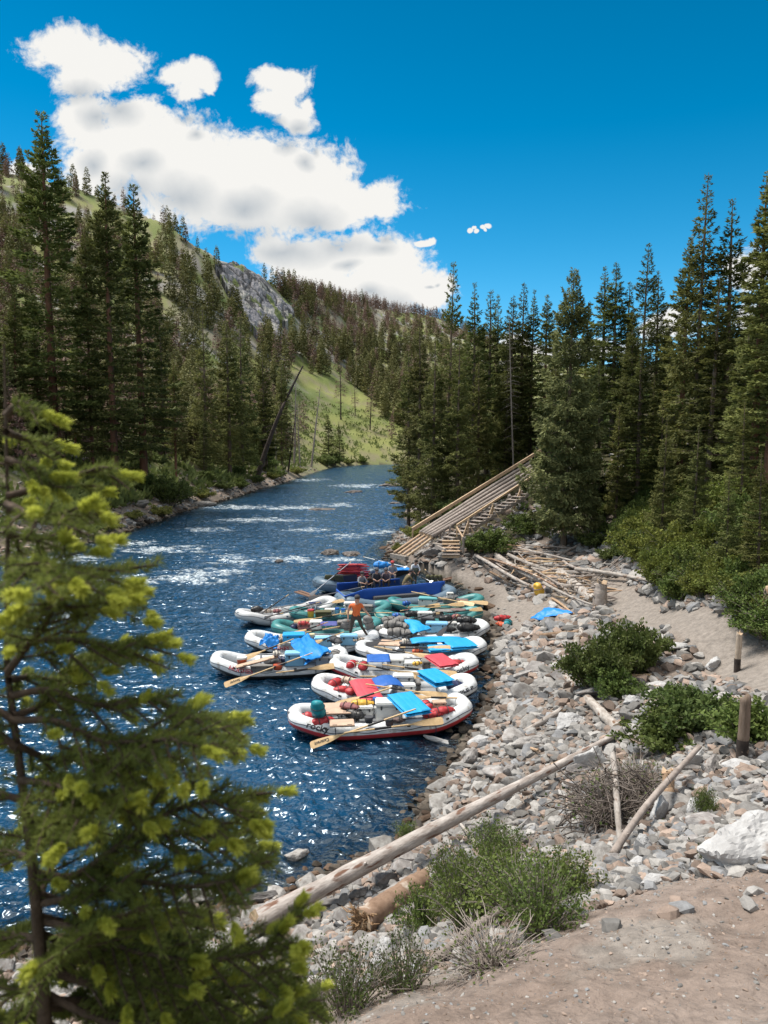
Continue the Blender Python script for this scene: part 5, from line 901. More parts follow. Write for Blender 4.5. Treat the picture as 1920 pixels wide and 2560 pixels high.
lsheet(B1, [(P(868,1512,.35), P(862,1490,1.0)), (P(905,1509,.35), P(915,1473,1.15)), (P(1000,1502,.3), P(1000,1465,1.15)), (P(1113,1490,.3), P(1112,1452,1.15))], M['dkblue'], 'canvas_side')
lsheet(B1, [(P(842,1478,.5), P(842,1458,1.1)), (P(905,1470,.5), P(908,1455,1.1)), (P(1000,1462,.5), P(1000,1447,1.1))], M['dkblue'], 'canvas_side')
lsheet(B1, [(P(868,1512,.35), P(862,1490,1.0)), (P(840,1492,.4), P(842,1472,1.05))], M['dkblue'], 'canvas_end')
for y_ in (-.45, .65): obj('seat_box', bbox(3.0, .4, .32, .03, (0.0, y_, .45)), M['dgrey'], B1)
obj('deck', bbox(4.6, 1.9, .06, .02, (0, 0, .42)), M['steel'], B1)
obj('deck', bbox(4.4, 1.6, .06, .02, (0, 0, .5)), M['steel'], B2)
for x_ in (-2.0, -.2, 1.6): obj('side_box', bbox(1.5, .3, .7, .02, (x_ + .3, -.75, .45)), M['black'], B2)
lsheet(B2, [(P(808,1462,.6), P(812,1436,1.25)), (P(860,1462,.6), P(858,1440,1.25))], M['olive'], 'green_cover', wob=.1)
# ------------------------------------------------------------ gear
GEN = np.random.default_rng(21)
def cooler(u, v, z, sx, sy, sz, rz, m, lb, lid=None, cat='cooler', name='cooler', grp=None):
    p = P(u, v, z); e = empty(name, (p.x, p.y, z - sz / 2), rz, label=lb, cat=cat, group=grp)
    obj('body', bbox(sx, sy, sz * .76, .03), M[m], e); obj('lid', bbox(sx * 1.03, sy * 1.03, sz * .22, .03, (0, 0, sz * .78)), M[lid or m], e)
    for s_ in (-1, 1): obj('latch', bbox(.05, .03, sz * .22, .008, (s_ * sx * .28, -sy * .53, sz * .62)), M['dgrey'], e)
    for s_ in (-1, 1): obj('handle', bbox(.03, sy * .4, .05, .01, (s_ * sx * .525, 0, sz * .55)), M['coolw' if m == 'coolw' else 'dgrey'], e)
    return e
def bag(u, v, z, L_, r, rz, m, lb, tilt=0, strap='dgrey', cat='dry bag', name='dry_bag', squash=.78, grp=None):
    if m == 'bagred' and r < .25 and r > .13: L_ *= 1.25; r *= .88
    p = P(u, v, z); e = empty(name, p, rz, label=lb, cat=cat, group=grp); e.rotation_euler = (0, tilt, rz); n, sg = 20, 18; sd = int(GEN.integers(999))
    t = np.linspace(0, 1, n); prof = r * np.clip(np.sin(np.clip(t * 1.12, 0, 1) * np.pi) ** .24, .02, 1); prof = np.where(t > .86, r * np.interp(t, [.86, .93, 1], [.85, .5, .42]), prof)
    prof[0] = r * .1; pts = np.stack([(t - .5) * L_, 0 * t, 0 * t], 1); V, F = tubes([(pts, prof)], sg); V = V.reshape(n, sg, 3)
    w = (fbm(t[:, None] * 6 + sd, np.sin(np.linspace(0, 6.28, sg, endpoint=False))[None] * 2 + sd, 3, sd) - .5) * .75; V = pts[:, None] + (V - pts[:, None]) * (1 + w[..., None]); V[..., 2] *= squash
    V = V.reshape(-1, 3); b = bmesh.new(); vs = [b.verts.new(x) for x in V]
    for f in F: b.faces.new([vs[i] for i in f])
    b.faces.new(vs[:sg][::-1]); b.faces.new(vs[-sg:]); obj('body', b, M[m], e, True)
    obj('rolled_top', bbox(.07, r * 1.5, .09, .03, (L_ * .5, 0, -.045)), M[m], e, True)
    for k in (-.22, .2):
        th = np.linspace(0, 6.28, 15); tubeobj('strap', [(np.stack([np.full(15, k * L_), np.cos(th) * r * 1.08, np.sin(th) * r * 1.08 * squash], 1), [.014] * 15)], M[strap], e, 4)
    return e
def pad(u, v, z, sx, sy, rz, m, lb, layers=2, th=.09, cat='sleeping pad', name='folded_pad', sag=.0, tiltx=0, tilty=0):
    p = P(u, v, z); e = empty(name, p, rz, label=lb, cat=cat); e.rotation_euler = (tiltx, tilty, rz); sd = int(GEN.integers(999))
    for k in range(layers):
        nx, ny = 26, 20; X_, Y_ = np.meshgrid(np.linspace(-1, 1, nx), np.linspace(-1, 1, ny), indexing='ij'); sc = 1 - .03 * k * ((k % 2) * 2 - 1)
        edge = (1 - np.abs(X_) ** 8) * (1 - np.abs(Y_) ** 8); quilt = 1 - .28 * np.exp(-(np.abs(np.mod(X_ * 1.5 + 1.5, 1) - .5) * 2 - 1) ** 2 / .01); n_ = (fbm(X_ * 2 + sd, Y_ * 2 + k * 7, 4, sd) - .5)
        top = th * .5 * (edge ** .35) * quilt + n_ * .035; bot = -th * .42 * edge ** .35
        base = k * th * .96 - sag * (Y_ ** 2) * 0 - sag * X_ ** 2
        wob = 1 + (fbm(X_ * 1.5, Y_ * 1.5, 2, sd + k) - .5) * .05
        px = X_ * sx / 2 * sc * wob; py = Y_ * sy / 2 * sc * wob; Vt = np.stack([px, py, base + top], -1).reshape(-1, 3); Vb = np.stack([px, py, base + bot], -1).reshape(-1, 3)
        i = np.arange(nx * ny).reshape(nx, ny); Ft = np.stack([i[:-1, :-1], i[1:, :-1], i[1:, 1:], i[:-1, 1:]], -1).reshape(-1, 4); ring = np.concatenate([i[:, 0], i[-1, 1:], i[-2::-1, -1], i[0, -2:0:-1]]); r2 = np.roll(ring, -1); N_ = nx * ny
        Fs_ = np.stack([ring, r2 , r2 + N_, ring + N_], -1)[:, ::-1]; link('layer', npmesh('layer', np.vstack([Vt, Vb]), np.vstack([Ft, Ft[:, ::-1] + N_, Fs_]), [M[m]], True), e)
    return e
def tarp(pts, m, lb, name='tarp', cat='tarp', wob=.12, n=26):
    """cloth over four corner points (world), lumpy as if over gear"""
    a, b, c, d = [np.array(q) for q in pts]; s = np.linspace(0, 1, n); S_, T_ = np.meshgrid(s, s, indexing='ij'); V = (a * ((1 - S_) * (1 - T_))[..., None] + b * (S_ * (1 - T_))[..., None] + c * (S_ * T_)[..., None] + d * ((1 - S_) * T_)[..., None])
    sd = int(GEN.integers(999)); f_ = fbm(S_ * 3 + sd, T_ * 3, 3, sd) - .5; r_ = np.abs(fbm(S_ * 7 + sd, T_ * 4, 3, sd + 3) - .5); V[..., 2] += f_ * wob * 2.4 - r_ * wob * .8 + .12 * np.sin(S_ * 3.14) * np.sin(T_ * 3.14); V[..., 0] += (fbm(T_ * 4, S_ * 4, 2, sd) - .5) * .16; V[..., 1] += (fbm(T_ * 4 + 9, S_ * 4, 2, sd) - .5) * .16
    i = np.arange(n * n).reshape(n, n); F = np.stack([i[:-1, :-1], i[1:, :-1], i[1:, 1:], i[:-1, 1:]], -1).reshape(-1, 4); o = link(name, npmesh(name, V.reshape(-1, 3), F, [M[m]], True)); o.modifiers.new('t', 'SOLIDIFY').thickness = .02; return tag(o, lb, cat)
def board(u, v, z, sx, sy, rz, m, lb, tiltx=0, tilty=0, name='table_board', cat='board'):
    p = P(u, v, z); e = empty(name, p, rz, label=lb, cat=cat); e.rotation_euler = (tiltx, tilty, rz); obj('top', bbox(sx, sy, .035, .015), M[m], e)
    obj('edging', bbox(sx * 1.02, sy * 1.02, .015, .005, (0, 0, -.017)), M['dgrey'], e)
    for s_ in (-1, 1): obj('slot', bbox(.14, .03, .01, .004, (s_ * sx * .3, -sy * .4, .032)), M['black'], e)
    return e
def bucket(u, v, z, r, h, m, lid, lb, name='bucket', cat='bucket'):
    p = P(u, v, z); e = empty(name, (p.x, p.y, z - h / 2), label=lb, cat=cat); V, F = tubes([(np.array([[0, 0, .002], [0, 0, .01], [0, 0, h]]), [r * .5, r * .88, r])], 20); link('body', npmesh('body', V, F, [M[m]], True), e)
    b = bmesh.new(); bmesh.ops.create_cone(b, cap_ends=True, segments=20, radius1=r * 1.06, radius2=r * 1.0, depth=.06)
    for q in b.verts: q.co.z += h
    obj('lid', b, M[lid], e); return e
def oar(a, b, lb, blade='oarw', shaft='oarw', L_=None, name='oar', bl=.95, bw=.115, mark=False):
    """a: handle end, b: blade tip"""
    d = b - a; L_ = d.length; e = empty(name, a, label=lb, cat='oar'); e.rotation_euler = d.to_track_quat('Z', 'Y').to_euler()
    tubeobj('shaft', [(np.array([[0, 0, .22], [0, 0, L_ - bl + .05]]), [.026, .026])], M[shaft], e, 10); tubeobj('grip', [(np.array([[0, 0, 0], [0, 0, .02], [0, 0, .2], [0, 0, .24]]), [.012, .022, .024, .018])], M['oarw'], e, 10)
    tubeobj('sleeve', [(np.array([[0, 0, L_ * .30], [0, 0, L_ * .30 + .5]]), [.034, .034])], M['black'], e, 10)
    b_ = bmesh.new(); prof = [(0, .03), (.12, .05), (.35, bw * .8), (.7, bw), (.95, bw), (1, bw * .7)]; top = []; bot = []
    for t_, w in prof:
        z = L_ - bl + t_ * bl; top.append([b_.verts.new((w * s_, .016 * (1 - .5 * t_) if abs(s_) < .5 else .006, z)) for s_ in (-1, 0, 1)]); bot.append([b_.verts.new((w * s_, -.016 * (1 - .5 * t_) if abs(s_) < .5 else -.006, z)) for s_ in (-1, 0, 1)])
    for i in range(len(prof) - 1):
        for j in range(2): b_.faces.new((top[i][j], top[i][j+1], top[i+1][j+1], top[i+1][j])); b_.faces.new((bot[i][j], bot[i+1][j], bot[i+1][j+1], bot[i][j+1]))
        for j in (0, 2): b_.faces.new((top[i][j], top[i+1][j], bot[i+1][j], bot[i][j]))
    b_.faces.new((top[-1][0], top[-1][1], top[-1][2], bot[-1][2], bot[-1][1], bot[-1][0])); bl_o = obj('blade', b_, M[blade], e)
    # turn the flat of the blade to the sky
    q = e.rotation_euler.to_matrix(); yv = q @ Vector((0, 1, 0)); zx = d.normalized(); U_v = Vector((0, -.75, .66)); up = (U_v - zx * zx.dot(U_v)).normalized(); ang = math.atan2(yv.cross(up).dot(zx), yv.dot(up)); e.rotation_euler = (Matrix.Rotation(ang, 3, zx) @ q).to_euler()
    if mark:
        cu = bpy.data.curves.new('lettering', 'FONT'); cu.body = mark; cu.size = .13; cu.offset = .003; to = bpy.data.objects.new('tmp', cu); COL.objects.link(to); bpy.context.view_layer.update(); me = to.to_mesh(); b2 = bmesh.new(); b2.from_mesh(me); to.to_mesh_clear(); bpy.data.objects.remove(to)
        for q_ in b2.verts: x_, y_ = q_.co.x, q_.co.y; q_.co = Vector((-(y_ - .04), .0175, L_ - bl * .62 + x_))
        for q_ in b2.verts: q_.co.x *= -1; 
        obj('lettering', b2, M['txtk'], bl_o)
    return e
# --- nearest raft
bag(796,1776,.95,.75,.20,1.4,'bagteal','teal dry bag standing tallest in the left end of the nearest raft',tilt=1.1); bag(771,1790,.62,.5,.17,.3,'bagred','red bag with a white patch tucked in the left tip of the nearest raft'); bag(806,1802,.62,.55,.17,.5,'bagred','red dry bag below the teal one in the nearest raft')
board(838,1772,.72,.95,.95,.10,'tan','square tan board in the nearest raft, behind its smaller mate'); board(855,1808,.70,.72,.50,.10,'tan','smaller tan board with rounded edge on the near side of the nearest raft')
bag(872,1765,.85,.6,.14,-.4,'mauve','dull red bag lying on black bag in the nearest raft',cat='bag',name='bag'); bag(885,1785,.66,.7,.2,-.6,'black','black duffel in the middle of the nearest raft',cat='duffel',name='duffel_bag'); bag(905,1758,.82,.7,.15,.1,'yellow','yellow and black strapped bundle behind the small white cooler',strap='black',cat='bundle',name='strapped_bundle')
cooler(912,1778,.62,.5,.36,.38,.06,'coolw','small white cooler left of the big one in the nearest raft'); cooler(972,1772,.72,.82,.55,.56,.02,'coolw','big white cooler in the middle of the nearest raft')
pad(1022,1762,.98,.85,1.55,.38,'cyan','bright blue folded pad on the nearest raft beside the big white cooler',2,.09,tiltx=.06); bag(1066,1762,.72,.5,.17,1.9,'bagred','red dry bag upright behind the blue pad in the nearest raft'); bag(1105,1776,.68,.6,.17,.3,'bagred','red dry bag at the right end of the nearest raft'); bag(1080,1786,.62,.5,.15,.2,'bagred','red dry bag half under the blue pad of the nearest raft'); cooler(1098,1760,.72,.42,.3,.2,.1,'tan','flat tan box at the right end of the nearest raft',cat='box',name='box')
bucket(922,1800,.68,.13,.16,'dgrey','dgrey','black cooking pot in the nearest raft',name='cooking_pot',cat='pot'); bucket(973,1806,.66,.12,.18,'brownmat','dgrey','brown pot in front of the big white cooler',name='cooking_pot',cat='pot'); bag(990,1800,.58,.5,.1,0,'brownmat','rolled brown bundle under the oar of the nearest raft',cat='bundle',name='strapped_bundle')
cooler(865,1790,.5,.5,.3,.25,.1,'metal','dull metal box under the boards of the nearest raft',cat='box',name='box'); bucket(940,1758,.75,.1,.3,'blue','blue','blue bottle behind the big white cooler',name='water_bottle',cat='bottle')
oar(P(1040,1772,1.25), P(776,1864,.12),'wooden oar crossing the nearest raft with its blade low over the water',mark='Cataract'); oar(P(860,1832,.66), P(1108,1801,.72),'oar stowed along the near side of the nearest raft')
oar(P(1165,1745,.7), P(1000,1742,.8),'oar between the nearest raft and the second one')
# --- second
pad(916,1722,.85,.80,1.65,.28,'padred','large dusty red pad draped over the second raft',1,.10,sag=.05,tiltx=.1); pad(967,1700,.90,.95,.95,.25,'blue','royal blue pad right of the large dusty red pad',1,.1,sag=.12); pad(1088,1700,.95,.70,1.35,.42,'cyan','bright blue folded pad on the second raft, right side',3,.085)
bag(840,1706,.68,.6,.19,.9,'bagred','red dry bag leftmost in the second raft'); bag(856,1724,.62,.55,.17,.2,'bagred','red dry bag nearest the tube in the second raft'); bag(880,1724,.66,.5,.19,1.2,'bagred','round red dry bag with a blue badge beside the red pad'); bag(870,1700,.80,.5,.15,-.4,'tanbag','tan bag on top of the red bags in the second raft',cat='bag',name='bag')
cooler(1008,1700,.72,.7,.42,.42,.0,'coolw','white cooler behind another in the second raft'); cooler(1015,1722,.62,.62,.36,.36,.0,'coolw','front white cooler in the second raft'); bag(1136,1712,.62,.6,.2,.2,'navy','navy blue bag in the right end of the second raft',cat='bag',name='bag'); cooler(1040,1712,.55,.3,.5,.3,0,'grey','grey case between the coolers and blue pad of the second raft',cat='box',name='box')
oar(P(914,1710,1.0), P(1118,1741,.7),'oar with pale shaft lying over the blue pad of the second raft'); oar(P(978,1719,1.15), P(838,1764,.5),'oar pointing down left from the red pad of the second raft')
# --- third
bag(880,1660,.7,.55,.19,1.2,'bagred','red dry bag with a white strap in the third raft',strap='coolw'); bag(908,1664,.7,.55,.19,1.5,'bagred','red dry bag next to the white-strapped one in the third raft'); pad(946,1645,.92,.85,.95,.05,'blue','blue pad with a pocket lying on the third raft',1,.09); cooler(988,1655,.68,.62,.6,.36,0,'coolw','white cooler with ridged lid in the third raft'); cooler(1030,1662,.62,.62,.5,.28,0,'coolw','low white box with gear on it in the third raft')
bag(1042,1658,.82,.35,.09,.3,'yellow','coil of yellow line on the low white box',cat='rope',name='rope_coil'); pad(1103,1653,.88,.80,1.35,.40,'padred','dusty red pad on the right side of the third raft',2,.07,tiltx=.03); bag(1140,1658,.68,.55,.2,.3,'bagred','red dry bag at the right end of the third raft'); cooler(1065,1658,.55,.3,.6,.3,0,'grey','grey case left of the dusty red pad',cat='box',name='box')
oar(P(889,1657,1.05), P(1060,1692,.6),'oar lying across the red bags of the third raft'); oar(P(956,1661,1.0), P(1142,1686,.72),'oar with a pale yellow blade by the name on the third raft'); oar(P(900,1690,.6), P(1040,1694,.62),'oar along the near side of the third raft')
# --- furthest left
bucket(605,1655,.72,.19,.34,'orange','coolw','orange-red bucket with a white lid in the raft furthest left'); board(643,1654,.82,1.55,.34,.30,'tan','long tan board propped on the orange-red bucket',tilty=-.18); bag(691,1633,1.1,.26,.14,.2,'helmet','round cream helmet at the raised end of the long tan board',cat='helmet',name='helmet'); bag(690,1655,.62,.9,.17,.1,'dgrey','dark grey bag in the middle of the raft furthest left',cat='bag',name='bag')
bag(710,1648,.72,.5,.13,-.3,'navy','blue-black bag next to the blue cooler',cat='bag',name='bag'); cooler(737,1645,.75,.72,.5,.5,.1,'ltblue','light blue cooler in the raft furthest left'); bucket(695,1668,.62,.17,.18,'orange','orange','low red basin at the near side of the raft furthest left',name='basin',cat='basin'); cooler(812,1651,.66,.62,.4,.42,.02,'metal','grey metal box at the right end of the raft furthest left',cat='box',name='metal_box'); bag(838,1636,.72,.6,.2,1.3,'grey','grey bag on the right tip of the raft furthest left'); cooler(655,1668,.5,.8,.35,.2,.05,'grey','low grey box beneath the long tan board',cat='box',name='box')
tarp([P(722,1607,1.0), P(765,1650,1.05), P(828,1628,1.0), P(768,1585,.95)],'tarp','large bright blue tarp draped over the gear of the two left rafts'); tarp([P(762,1662,.85), P(800,1640,.95), P(828,1628,.9), P(775,1630,.9)],'tarp','loose corner of blue tarp hanging beside the metal box',wob=.06)
oar(P(782,1632,1.1), P(561,1713,.15),'oar with a yellow blade hanging over the side of the raft furthest left',mark='Sawyer'); oar(P(735,1597,1.2), P(595,1652,.6),'oar crossing the left bow between the two left rafts'); oar(P(690,1682,.62), P(838,1664,.66),'oar strapped along the near tube of the raft furthest left'); 
# --- behind it
tarp([P(648,1606,.7), P(690,1616,.62), P(700,1596,.8), P(672,1580,1.1)],'tarp','crumpled blue tarp in the left bow of the second left raft',wob=.2); bag(708,1600,.7,.5,.16,.4,'tanbag','tan bag next to the crumpled blue tarp',cat='bag',name='bag'); cooler(735,1592,.85,.9,.6,.3,.1,'cyan','bright blue box lid beside the crumpled tarp',cat='box',name='box')
cooler(808,1604,.68,.72,.46,.42,.05,'ltblue','light blue cooler left of the dark jacket'); cooler(872,1598,.68,.72,.46,.42,.05,'ltblue','light blue cooler right of the dark jacket'); bag(838,1600,.82,.8,.18,-1.0,'dgrey','dark jacket thrown between the two light blue coolers',cat='jacket',name='jacket'); bag(890,1600,.7,.28,.06,.5,'tanbag','left tan sandal on the white tube',cat='sandal',name='sandal'); bag(903,1597,.7,.28,.06,.7,'tanbag','right tan sandal on the white tube',cat='sandal',name='sandal'); bucket(780,1592,.85,.12,.2,'coolw','rope','white canister with a rope near the blue tarp')
oar(P(860,1580,1.0), P(760,1617,.7),'oar leaning on the light blue cooler')
# --- raft with tan board
board(976,1608,.74,.9,.8,-.2,'tan','tan board with rounded corner at the left of the raft with big blue pads'); cooler(1022,1613,.68,.8,.35,.22,0,'dgrey','dark grey slim box beside the tan board',cat='box',name='box'); bag(1012,1602,.95,.24,.12,.3,'helmet','cream helmet standing above the grey slim box',cat='helmet',name='helmet'); cooler(1070,1613,.68,.7,.4,.3,0,'ltblue','pale blue cooler under the big blue pads')
pad(1092,1598,.98,2.1,.75,.06,'cyan','long bright blue pad, upper of the big pair',1,.1,sag=.05); pad(1148,1612,.86,1.15,1.25,.28,'cyan','big square bright blue pad at the right end over the white tube',2,.09); pad(1110,1622,.78,1.3,.8,.12,'cyan','lower bright blue pad poking out under the big pair',2,.07); bag(1043,1627,.62,.42,.1,.1,'orange','small orange-red bag at the near side of the pads',cat='bag',name='bag')
oar(P(935,1616,.9), P(1090,1645,.6),'oar with black sleeve in front of the tan board'); oar(P(1000,1618,.85), P(1127,1620,.9),'oar with a grey shaft pointing right under the big blue pads',shaft='steel'); oar(P(1000,1600,.8), P(915,1612,.7),'dark oar left of the tan board',shaft='black',blade='dgrey')
# --- raft with grey dry bags
for k, (u, v, z, L_, r, rz) in enumerate([(958,1572,.72,.7,.22,.3),(982,1560,.95,.85,.24,-.3),(1005,1552,1.0,.8,.24,.2),(990,1580,.7,.8,.24,.1),(1015,1566,.85,.8,.22,-.6),(972,1548,.92,.7,.2,.7),(1022,1582,.7,.7,.22,-.2)]):
    bag(u, v, z, L_, r, rz, 'grey', 'grey strapped dry bag in the big heap behind the man in orange', strap='black', grp='grey dry bags heaped on the raft')
tarp([P(1010,1545,1.1), P(1030,1582,.95), P(1075,1572,.95), P(1045,1552,1.1)],'cyan','bright blue pad half slid off the heap of grey dry bags','pad','sleeping pad',wob=.04); pad(1050,1573,.85,.9,.5,.2,'cyan','folded blue pad below the slid one',2,.07); cooler(1092,1567,.72,.95,.5,.42,-.1,'ltblue','light blue cooler beside the black duffels'); cooler(1070,1553,.75,.6,.4,.36,-.3,'dgrey','dark grey box behind the light blue cooler',cat='box',name='box'); cooler(1128,1563,.66,.5,.5,.36,0,'coolw','white box between the light blue cooler and the duffels',cat='box',name='box')
bag(1170,1568,.78,1.0,.24,.05,'black','large black duffel on the right end of the raft',cat='duffel',name='duffel_bag'); bag(1165,1550,1.0,.9,.22,-.2,'black','black duffel on top of the larger one',cat='duffel',name='duffel_bag'); bag(1115,1545,.95,.7,.2,.2,'black','black duffel left of the stacked pair',cat='duffel',name='duffel_bag'); bag(1122,1573,.66,.6,.16,0,'black','short black duffel against the near tube',cat='duffel',name='duffel_bag'); bag(1140,1541,1.0,.5,.14,.8,'mauve','dark red strapped bag behind the duffels',cat='bag',name='bag')
oar(P(1145,1536,1.2), P(1095,1590,.7),'black oar leaning steeply over the light blue cooler',shaft='black',blade='dgrey'); oar(P(1100,1530,1.2), P(960,1566,.8),'black oar across the back of the grey dry bags',shaft='black',blade='oarw'); oar(P(1075,1572,.9), P(930,1608,.6),'dark oar in front of the grey dry bags',shaft='black',blade='dgrey')
# --- teal rafts and the rest
bag(758,1557,.85,.45,.12,.05,'bagred','red bag on a mauve box in the teal raft',cat='bag',name='bag'); cooler(763,1566,.62,.65,.45,.3,.05,'mauve','mauve box below the red bag',cat='box',name='box'); cooler(790,1561,.7,.55,.5,.36,.05,'coolw','white cooler next to the mauve box'); pad(822,1559,.84,.75,.7,.1,'purple','purple-blue pad right of the white cooler',1,.08); cooler(860,1560,.66,.6,.5,.3,.0,'grey','grey crate behind the legs of the man in orange',cat='crate',name='crate'); bag(737,1566,.6,.6,.18,1.3,'navy','dark teal bag inside the left bow of the teal raft',cat='bag',name='bag')
bucket(777,1534,.82,.16,.34,'yellow','bagred','yellow bucket with a red lid in a teal raft'); cooler(808,1534,.7,.75,.5,.28,.1,'olive','grey-green tray crate right of the yellow bucket',cat='crate',name='crate'); bucket(843,1530,.78,.11,.34,'ltblue','blue','blue water jug, left one of two',name='water_jug',cat='jug'); bucket(858,1532,.78,.11,.34,'ltblue','blue','blue water jug, right one of two',name='water_jug',cat='jug'); cooler(825,1528,.66,.5,.4,.26,0,'coolw','white lid between the tray crate and the jugs',cat='box',name='box')
bag(642,1523,.72,.6,.2,.1,'black','black bag in the left bow of the greyish white raft',cat='bag',name='bag'); bag(672,1528,.66,.5,.11,.1,'tanbag','pale yellow folded cloth beside the black bag',cat='cloth',name='folded_cloth'); bag(692,1527,.66,.4,.13,.2,'mauve','brownish bag right of the pale yellow cloth',cat='bag',name='bag'); pad(788,1507,.95,.6,.5,.3,'navy','dark teal square mat lying on the bags',1,.04,cat='mat',name='mat'); bag(786,1522,.72,.5,.17,.2,'slate','blue-grey bag beneath the dark teal mat',cat='bag',name='bag'); cooler(876,1517,.8,.62,.45,.48,.05,'coolw','white cooler immediately left of the man in orange'); cooler(917,1519,.66,.6,.45,.26,-.1,'grey','grey case immediately right of the man in orange',cat='box',name='box')
oar(P(722,1486,1.3), P(626,1552,.4),'black oar rising from the bow of the greyish white raft',shaft='black',blade='dgrey'); oar(P(800,1505,1.1), P(630,1553,.35),'long black oar with dark blade over the greyish white raft',shaft='black',blade='dgrey'); oar(P(870,1531,.9), P(735,1556,.7),'pale oar across the middle teal rafts'); oar(P(850,1566,.8), P(700,1592,.6),'pale oar behind the crumpled blue tarp'); oar(P(820,1555,1.0), P(720,1590,.7),'dark red oar over the purple pad',shaft='mauve')
oar(P(700,1535,.9), P(860,1500,.8),'thin oar lying along the greyish white raft',shaft='metal'); oar(P(980,1532,.9), P(850,1531,.8),'pale oar pointing left behind the man in orange')
cooler(1070,1503,.75,.95,.6,.42,-.15,'coolw','white crate with a teal lid on the upper teal raft',lid='tealmat',cat='crate',name='crate'); cooler(1122,1500,.66,.6,.4,.3,0,'grey','grey box right of the teal-lidded crate',cat='box',name='box'); cooler(1125,1488,.9,.35,.3,.3,0,'coolw','small white box on top of the grey box',cat='box',name='box'); bag(1016,1508,.75,.4,.16,.4,'blue','blue bag in the left end of the upper teal raft',cat='bag',name='bag')
pad(1050,1523,.80,.85,.7,-.4,'tealmat','teal mat on the lower teal raft',1,.06,cat='mat',name='mat'); cooler(1062,1538,.66,.7,.4,.34,0,'coolw','white cooler below the teal mat'); pad(1108,1526,.82,.8,.5,-.1,'grey','grey mat right of the teal mat',1,.06,cat='mat',name='mat'); pad(1145,1524,.80,.75,.45,-.2,'brownmat','brown mat at the right of the lower teal raft',1,.06,cat='mat',name='mat'); pad(1155,1499,.76,.6,.4,-.2,'brownmat','brown mat on the upper teal raft near its bow',1,.06,cat='mat',name='mat')
bag(1025,1535,.8,.55,.19,.2,'black','black mesh bag at the left of the lower teal raft',cat='bag',name='bag'); bag(1040,1534,.72,.5,.15,.9,'dgrey','dark bag leaning on the black mesh bag',cat='bag',name='bag'); bag(991,1539,.72,.42,.17,.3,'blue','blue bag in the left end of the lower teal raft',cat='bag',name='bag'); cooler(1095,1538,.6,.5,.4,.3,0,'grey','grey box among the oars of the lower teal raft',cat='box',name='box')
oar(P(1028,1479,1.1), P(1185,1512,.8),'oar with a pale handle across the upper teal raft'); oar(P(1085,1496,.9), P(1220,1508,.75),'oar with a broad pale blade reaching over the sand'); oar(P(1020,1518,.9), P(1160,1510,.8),'black-sleeved oar between the two round-bowed teal rafts'); oar(P(1090,1535,1.0), P(1205,1522,.8),'oar lying across the brown mat',shaft='black')
oar(P(1000,1527,.8),P(1100,1512,.8),'short dark paddle between the teal rafts',shaft='mauve')
# --- sweep boats
for k in range(7): bag(858 + (k % 3) * 2, 1440 - 5 * k, .95 + .0 * k, 2.0 - .05 * k, .10, .08, 'bagred', 'long red roll in the strapped stack on the rear sweep boat', strap='navy', cat='roll', name='red_roll', grp='red rolls stacked on the rear sweep boat').location = P(880, 1440, 1.0) + Vector((.12 * (k % 2), .05 * (k % 3) - .1, .13 * k - .1))
bag(955,1412,1.3,1.1,.28,.1,'tarp','crumpled blue tarp bundle behind the seated people',cat='bundle',name='tarp_bundle'); pad(1000,1423,1.25,1.2,.7,.1,'tarp','flat bright blue mat right of the blue tarp bundle',1,.12,cat='mat',name='mat'); bag(935,1428,1.2,.8,.26,.9,'slate','slate dry bag left of the seated people'); bag(950,1432,1.1,.8,.26,.5,'slate','slate dry bag between the blue bundle and the people')
for k, u in enumerate((1070, 1080, 1090, 1100)): bag(u, 1449, 1.05, .62, .14, 1.5, 'olive', 'upright olive green bag at the right end of the blue canvas boat', tilt=1.3, grp='olive bags at the right end of the canvas boat')
bag(880,1432,1.15,.45,.13,.1,'dgrey','small dark drum in front of the red rolls',cat='drum',name='drum')
oar(P(878,1404,1.9), P(776,1488,.5),'long silver sweep oar rising from the water at the left',shaft='metal',blade='steel',bl=.6); oar(P(912,1466,1.1), P(772,1496,.7),'dark sweep pole pointing left from the canvas boat',shaft='steel',blade='dgrey',bl=.8); oar(P(908,1392,1.3), P(1016,1418,1.5),'long white pole at the back of the rear sweep boat',shaft='coolw',blade='coolw',bl=.3)
for (a, b, lb, w) in [(P(744,1478,.35), P(815,1502,.25), 'broad brown sweep blade floating left of the canvas boat', .28), (P(1108,1450,.75), P(1130,1444,.9), 'brown sweep blade at the right end on the sand', .3), (P(1132,1475,.5), P(1152,1460,1.2), 'pale tan blade standing on the sand', .18)]:
    d = b - a; e = empty('steering_sweep', a, label=lb, cat='sweep oar'); e.rotation_euler = d.to_track_quat('Z', 'Y').to_euler(); bm_ = bbox(w * 2, .05, d.length, .02); obj('blade', bm_, M['brownwood' if 'brown' in lb else 'tan'], e); obj('batten', bbox(.08, .07, d.length * .8, .01, (0, .03, .1)), M['brownwood'], e)
oar(P(1062,1423,1.4), P(1142,1492,.6),'dark pole slanting over the right tip of the canvas boat',shaft='dgrey',blade='dgrey',bl=.3); oar(P(1040,1437,1.3), P(1080,1455,1.1),'pale rail at the right of the canvas boat',shaft='metal',blade='metal',bl=.2)
